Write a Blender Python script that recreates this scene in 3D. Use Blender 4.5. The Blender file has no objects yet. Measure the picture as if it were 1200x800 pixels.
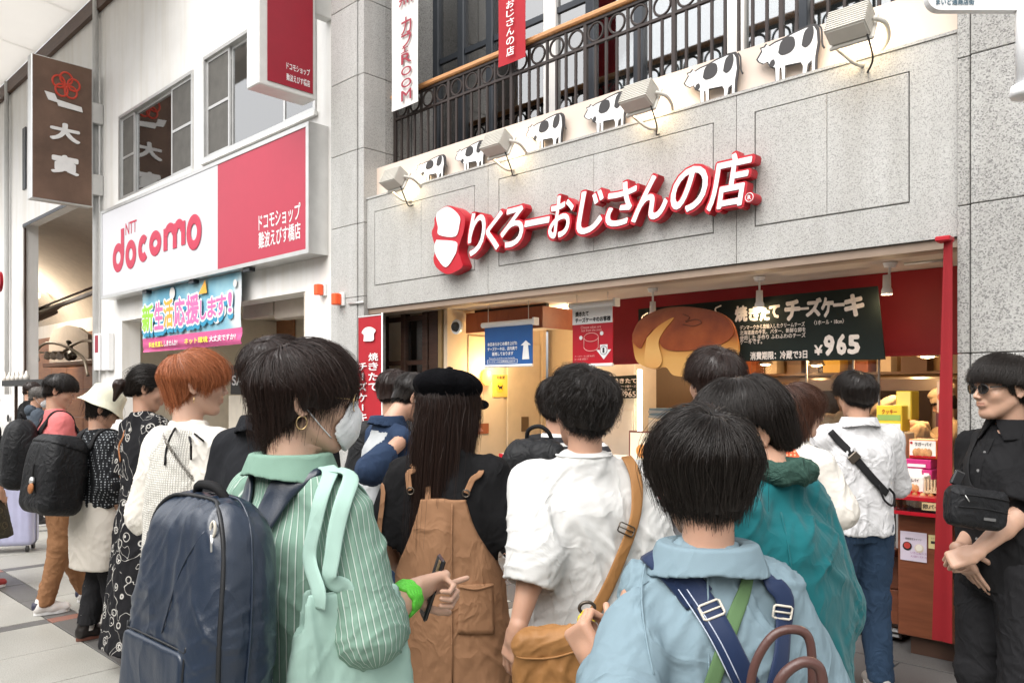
import bpy, math, random
import numpy as np
from mathutils import Vector, Matrix
random.seed(7); RNG = np.random.default_rng(7)
S = bpy.context.scene
COL = S.collection
R = math.radians
# ---------------------------------------------------------------- camera
CAM_YAW = R(46.2 - 90 + 87.6)      # 43.8 degrees from straight at the shopfront
CAM_H = 1.6
FPX = 929.0                        # focal length in pixels of a 1200 px wide picture
cd = bpy.data.cameras.new('camera'); cam = bpy.data.objects.new('camera', cd); COL.objects.link(cam)
cam.location = (0, 0, CAM_H); cam.rotation_euler = (R(90), 0, CAM_YAW)
cd.sensor_width = 36; cd.lens = FPX / 1200 * 36; cd.shift_y = 60 / 1200
cd.clip_start = 0.05; cd.clip_end = 500
S.camera = cam
# ---------------------------------------------------------------- sky, sun, exposure
SUN_EL, SUN_AZ = R(58), R(200)
w = bpy.data.worlds.new('World'); S.world = w; w.use_nodes = True
nt = w.node_tree; bg = nt.nodes['Background']
sky = nt.nodes.new('ShaderNodeTexSky'); sky.sky_type = 'NISHITA'; sky.sun_disc = False
sky.sun_elevation = SUN_EL; sky.sun_rotation = SUN_AZ; sky.dust_density = 4.0; sky.air_density = 1.0
hs = nt.nodes.new('ShaderNodeHueSaturation'); hs.inputs['Saturation'].default_value = 0.08
nt.links.new(sky.outputs[0], hs.inputs['Color']); nt.links.new(hs.outputs[0], bg.inputs[0])
bg.inputs[1].default_value = 0.15
sd = bpy.data.lights.new('sun', 'SUN'); sd.energy = 1.5; sd.angle = R(50); sd.color = (1, .95, .89)
sun = bpy.data.objects.new('sun', sd); COL.objects.link(sun)
# the diffuse light comes steeply down through the arcade roof, from the street side
sun.rotation_euler = (R(48), 0, R(25))
S.view_settings.view_transform = 'Standard'; S.view_settings.look = 'None'
S.view_settings.exposure = 1.0; S.view_settings.gamma = 1
S.cycles.max_bounces = 6; S.cycles.diffuse_bounces = 3; S.cycles.glossy_bounces = 3
S.cycles.transmission_bounces = 4; S.cycles.transparent_max_bounces = 8
S.cycles.use_denoising = True
S.cycles.caustics_reflective = False; S.cycles.caustics_refractive = False

# ---------------------------------------------------------------- projection helpers (photo pixel -> place)
FW = np.array([-math.sin(CAM_YAW), math.cos(CAM_YAW), 0]); RT = np.array([math.cos(CAM_YAW), math.sin(CAM_YAW), 0])
CAM = np.array([0, 0, CAM_H])
def ray(px, py): return FW + RT * ((px - 600) / FPX) + np.array([0, 0, 1]) * ((460 - py) / FPX)
def cam_at(px, py, t): return CAM + ray(px, py) * t
def on_y(px, py, Y): r = ray(px, py); return CAM + r * (Y / r[1])
def on_x(px, py, X): r = ray(px, py); return CAM + r * (X / r[0])
def ax(px, Y=5.0): return float(on_y(px, 460, Y)[0])
def az(px, py, Y=5.0): return float(on_y(px, py, Y)[2])

# ---------------------------------------------------------------- objects
def wloc(o):
    v = Vector((0, 0, 0))
    while o: v += o.location; o = o.parent
    return np.array(v)
def thing(name, label, cat, loc=(0, 0, 0), group=None, kind=None):
    o = bpy.data.objects.new(name, None); COL.objects.link(o); o.location = [float(c) for c in loc]
    o.empty_display_size = .1
    o['label'] = label; o['category'] = cat
    if group: o['group'] = group
    if kind: o['kind'] = kind
    return o
def tag(o, label, cat, group=None, kind=None):
    o['label'] = label; o['category'] = cat
    if group: o['group'] = group
    if kind: o['kind'] = kind
    return o
def link(name, data, parent=None, loc=None):
    o = bpy.data.objects.new(name, data); COL.objects.link(o)
    if parent is not None: o.parent = parent
    if loc is not None: o.location = [float(c) for c in loc]
    return o
def mk(name, V, F, mats, parent=None, smooth=False, mi=None, attrs=None, base=None):
    """one mesh object from world-space vertices"""
    V = np.asarray(V, dtype=float)
    if parent is not None: off = wloc(parent); loc = None
    elif base is not None: off = np.array(base, float); loc = off
    else: off = np.zeros(3); loc = None
    me = bpy.data.meshes.new(name)
    if isinstance(F, np.ndarray):
        n, k = F.shape
        me.vertices.add(len(V)); me.vertices.foreach_set('co', (V - off).ravel())
        me.loops.add(n * k); me.loops.foreach_set('vertex_index', F.ravel().astype(np.int32))
        me.polygons.add(n); me.polygons.foreach_set('loop_start', np.arange(0, n * k, k, dtype=np.int32))
        me.update(calc_edges=True)
    else:
        me.from_pydata((V - off).tolist(), [], [list(map(int, f)) for f in F])
    for m in (mats if isinstance(mats, (list, tuple)) else [mats]): me.materials.append(m)
    if mi is not None: me.polygons.foreach_set('material_index', np.asarray(mi, dtype=np.int32))
    if smooth: me.polygons.foreach_set('use_smooth', np.ones(len(me.polygons), dtype=bool))
    if attrs:
        for an, av in attrs.items():
            a = me.attributes.new(an, 'FLOAT', 'POINT'); a.data.foreach_set('value', np.asarray(av, dtype=np.float32))
    me.update()
    return link(name, me, parent, loc)
CUBE_F = [(0,1,3,2),(4,6,7,5),(0,4,5,1),(2,3,7,6),(0,2,6,4),(1,5,7,3)]
def box_vf(x0, x1, y0, y1, z0, z1, b=0):
    if b <= 0:
        V = [(x, y, z) for x in (x0, x1) for y in (y0, y1) for z in (z0, z1)]
        return V, CUBE_F
    V = []; idx = {}
    for i, x in enumerate((x0, x1)):
        for j, y in enumerate((y0, y1)):
            for k, z in enumerate((z0, z1)):
                sx, sy, sz = (1 - 2*i)*b, (1 - 2*j)*b, (1 - 2*k)*b
                idx[(i,j,k,0)] = len(V); V.append((x, y+sy, z+sz))
                idx[(i,j,k,1)] = len(V); V.append((x+sx, y, z+sz))
                idx[(i,j,k,2)] = len(V); V.append((x+sx, y+sy, z))
    F = []
    I = lambda i,j,k,a: idx[(i,j,k,a)]
    F += [(I(0,0,0,0),I(0,0,1,0),I(0,1,1,0),I(0,1,0,0)),(I(1,0,0,0),I(1,1,0,0),I(1,1,1,0),I(1,0,1,0))]
    F += [(I(0,0,0,1),I(1,0,0,1),I(1,0,1,1),I(0,0,1,1)),(I(0,1,0,1),I(0,1,1,1),I(1,1,1,1),I(1,1,0,1))]
    F += [(I(0,0,0,2),I(0,1,0,2),I(1,1,0,2),I(1,0,0,2)),(I(0,0,1,2),I(1,0,1,2),I(1,1,1,2),I(0,1,1,2))]
    for i in (0,1):
        for j in (0,1): F.append((I(i,j,0,0),I(i,j,0,1),I(i,j,1,1),I(i,j,1,0)) if (i+j)%2 else (I(i,j,0,0),I(i,j,1,0),I(i,j,1,1),I(i,j,0,1)))
        for k in (0,1): F.append((I(i,0,k,0),I(i,0,k,2),I(i,1,k,2),I(i,1,k,0)) if not (i+k)%2 else (I(i,0,k,0),I(i,1,k,0),I(i,1,k,2),I(i,0,k,2)))
    for j in (0,1):
        for k in (0,1): F.append((I(0,j,k,1),I(0,j,k,2),I(1,j,k,2),I(1,j,k,1)) if (j+k)%2 else (I(0,j,k,1),I(1,j,k,1),I(1,j,k,2),I(0,j,k,2)))
    for i in (0,1):
        for j in (0,1):
            for k in (0,1):
                f = (I(i,j,k,0),I(i,j,k,1),I(i,j,k,2)); F.append(f if (i+j+k)%2 == 0 else f[::-1])
    return V, F
def box(name, x0, x1, y0, y1, z0, z1, m, parent=None, b=0, base=None):
    V, F = box_vf(min(x0,x1), max(x0,x1), min(y0,y1), max(y0,y1), min(z0,z1), max(z0,z1), b)
    if parent is None and base is None: base = ((x0+x1)/2, (y0+y1)/2, min(z0, z1))
    return mk(name, V, F, m, parent, base=base)
def boxes(name, L, m, parent=None, b=0, base=None):
    V, F, n = [], [], 0
    for l in L:
        v, f = box_vf(*l, b); V += v; F += [tuple(i+n for i in q) for q in f]; n += len(v)
    return mk(name, V, F, m, parent, base=base)
def tube_vf(pts, r, n=8, closed=False, flat=None, caps=True, ups=None):
    """tube along pts; r scalar or list; flat=(w,h) -> ribbon-like section. ups: per point normal"""
    P = np.asarray(pts, float); m = len(P)
    rr = np.full(m, r, float) if np.isscalar(r) else np.asarray(r, float)
    T = np.gradient(P, axis=0) if not closed else np.roll(P, -1, 0) - np.roll(P, 1, 0)
    T /= np.linalg.norm(T, axis=1)[:, None] + 1e-12
    N = np.zeros_like(P)
    up = np.array([0, 0, 1.0]) if abs(T[0, 2]) < .9 else np.array([1.0, 0, 0])
    for i in range(m):
        u = ups[i] if ups is not None else up
        v = u - T[i] * np.dot(u, T[i]); l = np.linalg.norm(v)
        N[i] = v / l if l > 1e-6 else (N[i-1] if i else np.array([0, 1.0, 0])); up = N[i]
    B = np.cross(T, N)
    if flat is None:
        a = np.linspace(0, 2*np.pi, n, endpoint=False); cs, sn = np.cos(a), np.sin(a)
        V = P[:, None] + (N[:, None]*cs[None, :, None] + B[:, None]*sn[None, :, None]) * rr[:, None, None]
    else:
        wd, th = flat; q = .3
        sec = [(-1, 0), (-1+q*.4, -.8), (-.5, -1), (.5, -1), (1-q*.4, -.8), (1, 0), (1-q*.4, .8), (.5, 1), (-.5, 1), (-1+q*.4, .8)]
        n = len(sec)
        wv = rr if not np.isscalar(r) else np.full(m, 1.0)
        V = np.stack([P + B*(s[0]*wd/2*wv)[:, None] + N*(s[1]*th/2) for s in sec], 1)
    V = V.reshape(-1, 3); F = []
    for i in range(m if closed else m-1):
        j = (i+1) % m
        for k in range(n):
            l = (k+1) % n; F.append((i*n+k, i*n+l, j*n+l, j*n+k))
    if caps and not closed:
        F.append(tuple(range(n-1, -1, -1))); F.append(tuple((m-1)*n + k for k in range(n)))
    return V, F
def tube(name, pts, r, m, parent=None, n=8, closed=False, flat=None, ups=None, base=None):
    V, F = tube_vf(pts, r, n, closed, flat, ups=ups)
    if parent is None and base is None: base = np.asarray(pts[0])
    return mk(name, V, F, m, parent, smooth=True, base=base)
def cyl_vf(c, r0, r1, h, n=20, axis='z'):
    a = np.linspace(0, 2*np.pi, n, endpoint=False)
    A = np.stack([r0*np.cos(a), r0*np.sin(a), 0*a], 1); B = np.stack([r1*np.cos(a), r1*np.sin(a), 0*a+h], 1)
    V = np.vstack([A, B])
    if axis == 'y': V = V[:, [0, 2, 1]]
    if axis == 'x': V = V[:, [2, 0, 1]]
    F = [(i, (i+1) % n, n+(i+1) % n, n+i) for i in range(n)] + [tuple(range(n-1, -1, -1)), tuple(range(n, 2*n))]
    if axis == 'y': F = [f[::-1] for f in F]
    return V + np.asarray(c, float), F
def lathe_vf(c, prof, n=24):
    a = np.linspace(0, 2*np.pi, n, endpoint=False); V = []; F = []
    for r, z in prof: V += [(c[0]+r*math.cos(t), c[1]+r*math.sin(t), c[2]+z) for t in a]
    for i in range(len(prof)-1):
        for k in range(n): l = (k+1) % n; F.append((i*n+k, i*n+l, (i+1)*n+l, (i+1)*n+k))
    return V, F
def join_vf(L):
    V, F, n = [], [], 0
    for v, f in L:
        V.append(np.asarray(v, float)); F += [tuple(i+n for i in q) for q in f]; n += len(v)
    return np.vstack(V), F
def spline(pts, k=8):
    P = np.asarray(pts, float); Q = np.vstack([2*P[0]-P[1], P, 2*P[-1]-P[-2]]); out = []
    for i in range(1, len(Q)-2):
        for t in np.linspace(0, 1, k, endpoint=False):
            a, b, c, d = Q[i-1], Q[i], Q[i+1], Q[i+2]
            out.append(.5*((2*b) + (-a+c)*t + (2*a-5*b+4*c-d)*t*t + (-a+3*b-3*c+d)*t**3))
    out.append(P[-1]); return np.array(out)
def extrude_poly(pts2, y0, y1, X=lambda p: p):
    """polygon given as (x,z) pairs, extruded y0..y1"""
    n = len(pts2); V = [(x, y0, z) for x, z in pts2] + [(x, y1, z) for x, z in pts2]
    F = [tuple(range(n)), tuple(range(2*n-1, n-1, -1))] + [(i, n+i, n+(i+1) % n, (i+1) % n) for i in range(n)]
    return [X(v) for v in V], F

# ---------------------------------------------------------------- materials
class G:
    def __init__(s, name):
        s.m = bpy.data.materials.new(name); s.m.use_nodes = True; s.t = s.m.node_tree; s.b = s.t.nodes['Principled BSDF']; s.c = None
    def n(s, k, **kw):
        o = s.t.nodes.new(k)
        for a, v in kw.items():
            if a.startswith('_'): setattr(o, a[1:], v)
            else: o.inputs[a.replace('_', ' ')].default_value = v
        return o
    def l(s, a, b): s.t.links.new(a, b)
    def co(s, sc=(1, 1, 1), kind='Object'):
        tc = s.n('ShaderNodeTexCoord'); mp = s.n('ShaderNodeMapping'); mp.inputs['Scale'].default_value = sc
        s.l(tc.outputs[kind], mp.inputs['Vector']); return mp.outputs[0]
    def ramp(s, fac, stops):
        r = s.n('ShaderNodeValToRGB'); e = r.color_ramp.elements
        while len(e) < len(stops): e.new(.5)
        for x, (p, c) in zip(e, stops): x.position = p; x.color = (*c, 1) if len(c) == 3 else c
        s.l(fac, r.inputs[0]); return r.outputs[0]
    def mix(s, fac, a, b, mode='MIX'):
        m = s.n('ShaderNodeMix', _data_type='RGBA', _blend_type=mode)
        for i, v in ((0, fac), (6, a), (7, b)):
            if hasattr(v, 'links') or isinstance(v, bpy.types.NodeSocket): s.l(v, m.inputs[i])
            else: m.inputs[i].default_value = v if i == 0 else (*v, 1)
        return m.outputs[2]
    def math(s, op, a, b=0, c=None):
        m = s.n('ShaderNodeMath', _operation=op)
        for i, v in enumerate((a, b) if c is None else (a, b, c)):
            if isinstance(v, bpy.types.NodeSocket): s.l(v, m.inputs[i])
            else: m.inputs[i].default_value = v
        return m.outputs[0]
    def bump(s, h, dist=.01, strength=1.0, prev=None):
        b = s.n('ShaderNodeBump'); b.inputs['Strength'].default_value = strength; b.inputs['Distance'].default_value = dist
        s.l(h, b.inputs['Height'])
        if prev is not None: s.l(prev, b.inputs['Normal'])
        return b.outputs[0]
_mc = {}
def M(name, col, rough=.6, metal=0, spec=.5, var=.08, vs=6, bump=0, bs=60, emit=None, es=1, coat=0, alpha=None):
    """plain paint/plastic/metal with slight blotchy wear"""
    if name in _mc: return _mc[name]
    g = G(name); b = g.b
    nz = g.n('ShaderNodeTexNoise', Scale=vs, Detail=5, Roughness=.6); g.l(g.co(), nz.inputs['Vector'])
    dark = tuple(c*(1-var) for c in col); lite = tuple(min(1, c*(1+var*.6)) for c in col)
    g.l(g.ramp(nz.outputs[0], [(.3, dark), (.7, lite)]), b.inputs['Base Color'])
    b.inputs['Roughness'].default_value = rough; b.inputs['Metallic'].default_value = metal
    b.inputs['Specular IOR Level'].default_value = spec; b.inputs['Coat Weight'].default_value = coat
    if bump:
        n2 = g.n('ShaderNodeTexNoise', Scale=bs, Detail=4); g.l(g.co(), n2.inputs['Vector'])
        g.l(g.bump(n2.outputs[0], bump), b.inputs['Normal'])
    if emit: b.inputs['Emission Color'].default_value = (*emit, 1); b.inputs['Emission Strength'].default_value = es
    if alpha is not None: b.inputs['Alpha'].default_value = alpha
    _mc[name] = g.m; return g.m
def granite(name, lite, mid, dark, sc=130):
    if name in _mc: return _mc[name]
    g = G(name); tc = g.n('ShaderNodeTexCoord'); geo = g.n('ShaderNodeNewGeometry')
    vo = g.n('ShaderNodeTexVoronoi', Scale=sc); g.l(geo.outputs['Position'], vo.inputs['Vector'])
    sep = g.n('ShaderNodeSeparateColor'); g.l(vo.outputs['Color'], sep.inputs[0])
    c = g.ramp(sep.outputs[0], [(0, dark), (.16, dark), (.24, mid), (.55, mid), (.66, lite), (1, lite)])
    nz = g.n('ShaderNodeTexNoise', Scale=1.1, Detail=7, Roughness=.65); g.l(geo.outputs['Position'], nz.inputs['Vector'])
    c = g.mix(1, c, g.ramp(nz.outputs[0], [(.3, (.86, .85, .84)), (.7, (1, 1, .99))]), 'MULTIPLY')
    # rain streaks and grime under the joints
    mp = g.n('ShaderNodeMapping'); mp.inputs['Scale'].default_value = (5, 5, .6); g.l(geo.outputs['Position'], mp.inputs['Vector'])
    st = g.n('ShaderNodeTexNoise', Scale=1.5, Detail=6, Roughness=.7); g.l(mp.outputs[0], st.inputs['Vector'])
    c = g.mix(.6, c, g.ramp(st.outputs[0], [(.3, (.80, .79, .77)), (.6, (1, 1, 1))]), 'MULTIPLY')
    oi = g.n('ShaderNodeObjectInfo'); c = g.mix(1, c, g.ramp(oi.outputs['Random'], [(0, (.90, .895, .885)), (1, (1, 1, 1))]), 'MULTIPLY')
    g.l(c, g.b.inputs['Base Color']); g.b.inputs['Roughness'].default_value = .75
    g.l(g.bump(sep.outputs[1], .0012), g.b.inputs['Normal'])
    _mc[name] = g.m; return g.m
def wood(name, a, bcol, rough=.5, sc=(3, 3, 30)):
    if name in _mc: return _mc[name]
    g = G(name); nz = g.n('ShaderNodeTexNoise', Scale=1.6, Detail=8, Roughness=.6, Distortion=.6)
    g.l(g.co(sc), nz.inputs['Vector']); g.l(g.ramp(nz.outputs[0], [(.3, a), (.7, bcol)]), g.b.inputs['Base Color'])
    g.b.inputs['Roughness'].default_value = rough; g.l(g.bump(nz.outputs[0], .001), g.b.inputs['Normal'])
    _mc[name] = g.m; return g.m
def glass(name, tint=(.9, .95, .95), rough=.02, alpha=.25):
    """thin pane: mostly clear, with a mirror coat"""
    if name in _mc: return _mc[name]
    g = G(name); t = g.t; out = t.nodes['Material Output']
    tr = g.n('ShaderNodeBsdfTransparent'); tr.inputs[0].default_value = (*tint, 1)
    gl = g.n('ShaderNodeBsdfGlossy'); gl.inputs['Roughness'].default_value = rough
    fr = g.n('ShaderNodeFresnel'); fr.inputs[0].default_value = 1.5
    f2 = g.math('ADD', fr.outputs[0], alpha)
    mx = g.n('ShaderNodeMixShader'); g.l(f2, mx.inputs[0]); g.l(tr.outputs[0], mx.inputs[1]); g.l(gl.outputs[0], mx.inputs[2])
    g.l(mx.outputs[0], out.inputs[0]); _mc[name] = g.m; return g.m

# ---------------------------------------------------------------- lettering
def glyphs(body, offset=0.0, extrude=0.0, shear=0.0, res=4, spacing=1.0, align='LEFT', line=1.0):
    cu = bpy.data.curves.new('lettering', 'FONT'); cu.body = body; cu.offset = offset; cu.extrude = extrude
    cu.shear = shear; cu.resolution_u = res; cu.space_character = spacing; cu.align_x = align; cu.space_line = line
    o = bpy.data.objects.new('lettering', cu); COL.objects.link(o)
    bpy.context.view_layer.update(); dg = bpy.context.evaluated_depsgraph_get()
    me = bpy.data.meshes.new_from_object(o.evaluated_get(dg))
    V = np.zeros(len(me.vertices)*3); me.vertices.foreach_get('co', V); V = V.reshape(-1, 3)
    F = [tuple(p.vertices) for p in me.polygons]
    bpy.data.objects.remove(o); bpy.data.curves.remove(cu); bpy.data.meshes.remove(me)
    return V, F
def put_text(name, body, m, parent, O, U, W, w, h, offset=0.0, extrude=0.0, shear=0.0, depth=None, side=None, spacing=1.0, fit=True, align='LEFT', line=1.0, res=4):
    """lettering laid in the plane O + u*U + v*W (lower-left corner O, size w x h); extruded along the plane normal"""
    V, F = glyphs(body, offset if 0 < offset <= .012 else 0, 0 if depth is None else .5, shear, spacing=spacing, align=align, line=line, res=res if offset <= .012 or w > .16 else 2)
    if offset > .012:                      # heavier strokes: copies shifted round a small circle
        q = 8; a = np.arange(q)*2*np.pi/q; n = len(V); VV = [V]; FF = list(F)
        lo, hi = V.min(0), V.max(0)
        for k in range(q):
            VV.append(V + np.array([offset*math.cos(a[k]), offset*math.sin(a[k]), -.004*(k+1)])); FF += [tuple(i+n*(k+1) for i in f) for f in F]
        V = np.vstack(VV); F = FF
    lo, hi = V.min(0), V.max(0); s = hi - lo
    U = np.asarray(U, float); U = U/np.linalg.norm(U); W = np.asarray(W, float); W = W/np.linalg.norm(W); Nn = np.cross(U, W)
    if fit: kx, ky = w/max(s[0], 1e-6), h/max(s[1], 1e-6)
    else: kx = ky = min(w/s[0], h/s[1])
    u = (V[:, 0]-lo[0])*kx; v = (V[:, 1]-lo[1])*ky
    if align == 'CENTER' and not fit: u += (w - s[0]*kx)/2
    if not fit: v += (h - s[1]*ky)/2
    d = V[:, 2]*.05 if depth is None else (V[:, 2]+.5)*depth
    Q = np.asarray(O, float) + u[:, None]*U + v[:, None]*W + d[:, None]*Nn
    mi = None; mats = m
    if side is not None:
        mats = [m, side]; mi = []
        for f in F:
            zz = [V[i, 2] for i in f]; mi.append(0 if min(zz) > .45 else 1)
    return mk(name, Q, F, mats, parent, mi=mi)
XU, ZU = (1, 0, 0), (0, 0, 1)

# ---------------------------------------------------------------- numpy noise
_pt = np.random.default_rng(3).permutation(256); _pt = np.concatenate([_pt, _pt, _pt])
_gr = np.random.default_rng(4).normal(size=(256, 3)); _gr /= np.linalg.norm(_gr, axis=1)[:, None]
def noise(P):
    P = np.asarray(P, float); I = np.floor(P).astype(int); f = P - I; I &= 255; u = f*f*f*(f*(f*6-15)+10); out = 0
    for dx in (0, 1):
        wx = u[:, 0] if dx else 1-u[:, 0]
        for dy in (0, 1):
            wy = u[:, 1] if dy else 1-u[:, 1]
            for dz in (0, 1):
                wz = u[:, 2] if dz else 1-u[:, 2]
                h = _pt[_pt[_pt[I[:, 0]+dx]+I[:, 1]+dy]+I[:, 2]+dz]
                out = out + wx*wy*wz*((f - [dx, dy, dz])*_gr[h]).sum(1)
    return out * 1.6
# ---------------------------------------------------------------- signed distance shapes and surface nets
def sm(a, b, k):
    if a is None: return b
    h = np.clip(.5 + .5*(b-a)/k, 0, 1); return b + (a-b)*h - k*h*(1-h)
def smx(a, b, k): return -sm(-a, -b, k)
def rc(P, a, b, ra, rb):
    a = np.asarray(a, float); b = np.asarray(b, float); ab = b-a; t = np.clip(((P-a)@ab)/(ab@ab+1e-12), 0, 1)
    return np.linalg.norm(P-a-t[:, None]*ab, axis=1) - (ra + t*(rb-ra))
def el(P, c, r, rot=None):
    Q = P - np.asarray(c, float)
    if rot is not None: Q = Q @ rot
    r = np.asarray(r, float); k0 = np.linalg.norm(Q/r, axis=1); k1 = np.linalg.norm(Q/(r*r), axis=1) + 1e-9
    return k0*(k0-1)/k1
def rbox(P, c, hs_, r, rot=None):
    Q = P - np.asarray(c, float)
    if rot is not None: Q = Q @ rot
    q = np.abs(Q) - (np.asarray(hs_, float) - r)
    return np.linalg.norm(np.maximum(q, 0), axis=1) + np.minimum(q.max(1), 0) - r
def loft(P, lv, e=2.3, cap=.01):
    """lv: rows (z, cx, cy, rx, ry)"""
    L = np.asarray(lv, float); z = P[:, 2]; zz = np.clip(z, L[0, 0], L[-1, 0])
    i = np.clip(np.searchsorted(L[:, 0], zz) - 1, 0, len(L)-2); t = (zz - L[i, 0])/(L[i+1, 0]-L[i, 0])
    sl = np.gradient(L[:, 1:], L[:, 0], axis=0); hh = (L[i+1, 0]-L[i, 0])[:, None]; t = t[:, None]
    v = (2*t**3-3*t**2+1)*L[i, 1:] + (t**3-2*t**2+t)*hh*sl[i] + (-2*t**3+3*t**2)*L[i+1, 1:] + (t**3-t**2)*hh*sl[i+1]
    cx, cy, rx, ry = v.T; rx = np.maximum(rx, .004); ry = np.maximum(ry, .004)
    r = (np.abs((P[:, 0]-cx)/rx)**e + np.abs((P[:, 1]-cy)/ry)**e + 1e-12)**(1/e)
    d = (r-1)*np.minimum(rx, ry)
    return smx(d, np.maximum(L[0, 0]-z, z-L[-1, 0]), cap)
def nets(fn, lo, hi, h, lip=1.9):
    lo = np.asarray(lo, float); n = np.ceil((np.asarray(hi, float)-lo)/h/4).astype(int)*4 + 1
    nc = (n-1)//4 + 1
    ax_ = [lo[i] + np.arange(nc[i])*4*h for i in range(3)]
    Gc = np.stack(np.meshgrid(*ax_, indexing='ij'), -1).reshape(-1, 3)
    fc = fn(Gc).reshape(nc)
    near = np.abs(fc) < 4*h*lip
    cellm = np.zeros(nc-1, bool)
    for dx in (0, 1):
        for dy in (0, 1):
            for dz in (0, 1):
                cellm |= near[dx:nc[0]-1+dx, dy:nc[1]-1+dy, dz:nc[2]-1+dz]
    f = np.repeat(np.repeat(np.repeat(fc, 4, 0), 4, 1), 4, 2)[2:2+n[0], 2:2+n[1], 2:2+n[2]]
    pad = [(0, n[i]-f.shape[i]) for i in range(3)]; f = np.pad(f, pad, mode='edge').copy()
    pm = np.zeros(n, bool); cm = np.repeat(np.repeat(np.repeat(cellm, 4, 0), 4, 1), 4, 2)
    for dx in (0, 1):
        for dy in (0, 1):
            for dz in (0, 1): pm[dx:dx+cm.shape[0], dy:dy+cm.shape[1], dz:dz+cm.shape[2]] |= cm
    I = np.argwhere(pm); out = np.empty(len(I))
    for s in range(0, len(I), 400000): out[s:s+400000] = fn(lo + I[s:s+400000]*h)
    f[pm] = out
    ins = f < 0
    ins[0] = ins[-1] = False; ins[:, 0] = ins[:, -1] = False; ins[:, :, 0] = ins[:, :, -1] = False
    f = np.where(ins, np.minimum(f, -1e-9), np.maximum(f, 1e-9))
    m = n-1
    cnt = np.zeros(m, int)
    for dx in (0, 1):
        for dy in (0, 1):
            for dz in (0, 1): cnt += ins[dx:dx+m[0], dy:dy+m[1], dz:dz+m[2]]
    act = (cnt > 0) & (cnt < 8); C = np.argwhere(act)
    if len(C) == 0: return np.zeros((0, 3)), np.zeros((0, 4), int)
    idx = np.full(m, -1); idx[act] = np.arange(len(C))
    acc = np.zeros((len(C), 3)); k = np.zeros(len(C))
    cor = [(0,0,0),(1,0,0),(0,1,0),(1,1,0),(0,0,1),(1,0,1),(0,1,1),(1,1,1)]
    fv = [f[C[:, 0]+c[0], C[:, 1]+c[1], C[:, 2]+c[2]] for c in cor]
    for a, b in ((0,1),(2,3),(4,5),(6,7),(0,2),(1,3),(4,6),(5,7),(0,4),(1,5),(2,6),(3,7)):
        fa, fb = fv[a], fv[b]; x = (fa < 0) != (fb < 0); t = np.where(x, fa/(fa-fb+1e-30), 0)
        p = np.array(cor[a]) + t[:, None]*(np.array(cor[b]) - np.array(cor[a])); acc += np.where(x[:, None], p, 0); k += x
    V = lo + (C + acc/k[:, None])*h
    Q = []
    for d in range(3):
        e = [0, 0, 0]; e[d] = 1; A = ins[:n[0]-e[0], :n[1]-e[1], :n[2]-e[2]]; B = ins[e[0]:, e[1]:, e[2]:]
        X = np.argwhere(A != B); X = X[(X > 0).all(1) | True]
        u, v = (d+1) % 3, (d+2) % 3
        X = X[(X[:, u] > 0) & (X[:, v] > 0) & (X[:, u] < m[u]) & (X[:, v] < m[v])]
        s = A[X[:, 0], X[:, 1], X[:, 2]]
        o = []
        for du, dv in ((1, 1), (0, 1), (0, 0), (1, 0)):
            Y = X.copy(); Y[:, u] -= du; Y[:, v] -= dv; o.append(idx[Y[:, 0], Y[:, 1], Y[:, 2]])
        q = np.stack(o, 1); q[~s] = q[~s][:, ::-1]; Q.append(q)
    return V, np.vstack(Q)
def grad(fn, P, e=.002):
    g = np.stack([fn(P + np.eye(3)[i]*e) - fn(P - np.eye(3)[i]*e) for i in range(3)], 1)
    return g/(np.linalg.norm(g, axis=1)[:, None] + 1e-9)
def snap(fn, P, off=0.0, it=12):
    P = np.array(P, float)
    for _ in range(it): P -= grad(fn, P)*((fn(P) - off)*.8)[:, None]
    return P
def trace(fn, o, d, tmax=8, off=0.0, t0=.3):
    """sphere trace rays o + t d"""
    d = d/np.linalg.norm(d, axis=1)[:, None]; t = np.full(len(d), t0)
    for _ in range(160):
        v = fn(o + d*t[:, None]) - off; t = np.where(t < tmax, t + np.clip(v*.5, -.02, .1), t)
    return o + d*t[:, None]
# ================================================================ materials of the place
WHITE = M('white_render', (.86, .85, .83), .7, var=.05, vs=2, bump=.002, bs=30)
def grime(m, lo=.93):
    t = m.node_tree; b = t.nodes['Principled BSDF']; src = b.inputs['Base Color'].links[0].from_socket
    ge = t.nodes.new('ShaderNodeNewGeometry'); mp = t.nodes.new('ShaderNodeMapping'); mp.inputs['Scale'].default_value = (4, 4, .35); nz = t.nodes.new('ShaderNodeTexNoise'); nz.inputs['Scale'].default_value = 1.4; nz.inputs['Detail'].default_value = 7
    rp = t.nodes.new('ShaderNodeValToRGB'); rp.color_ramp.elements[0].position = .32; rp.color_ramp.elements[0].color = (lo, lo*.985, lo*.955, 1); rp.color_ramp.elements[1].position = .56; rp.color_ramp.elements[1].color = (1, 1, 1, 1)
    mx = t.nodes.new('ShaderNodeMix'); mx.data_type = 'RGBA'; mx.blend_type = 'MULTIPLY'; mx.inputs[0].default_value = 1
    t.links.new(ge.outputs[0], mp.inputs[0]); t.links.new(mp.outputs[0], nz.inputs[0]); t.links.new(nz.outputs[0], rp.inputs[0]); t.links.new(src, mx.inputs[6]); t.links.new(rp.outputs[0], mx.inputs[7]); t.links.new(mx.outputs[2], b.inputs['Base Color']); return m
grime(WHITE)
GRAN = granite('granite_pale', (.53, .53, .52), (.47, .47, .46), (.325, .325, .32), 190)
GRAN2 = granite('granite_coarse', (.47, .468, .455), (.38, .378, .368), (.215, .213, .21), 150)
CREAM = M('cream_render', (.66, .55, .47), .8, var=.04, vs=3)
IRON = M('black_iron', (.035, .025, .022), .45, metal=.3, var=.2)
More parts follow.
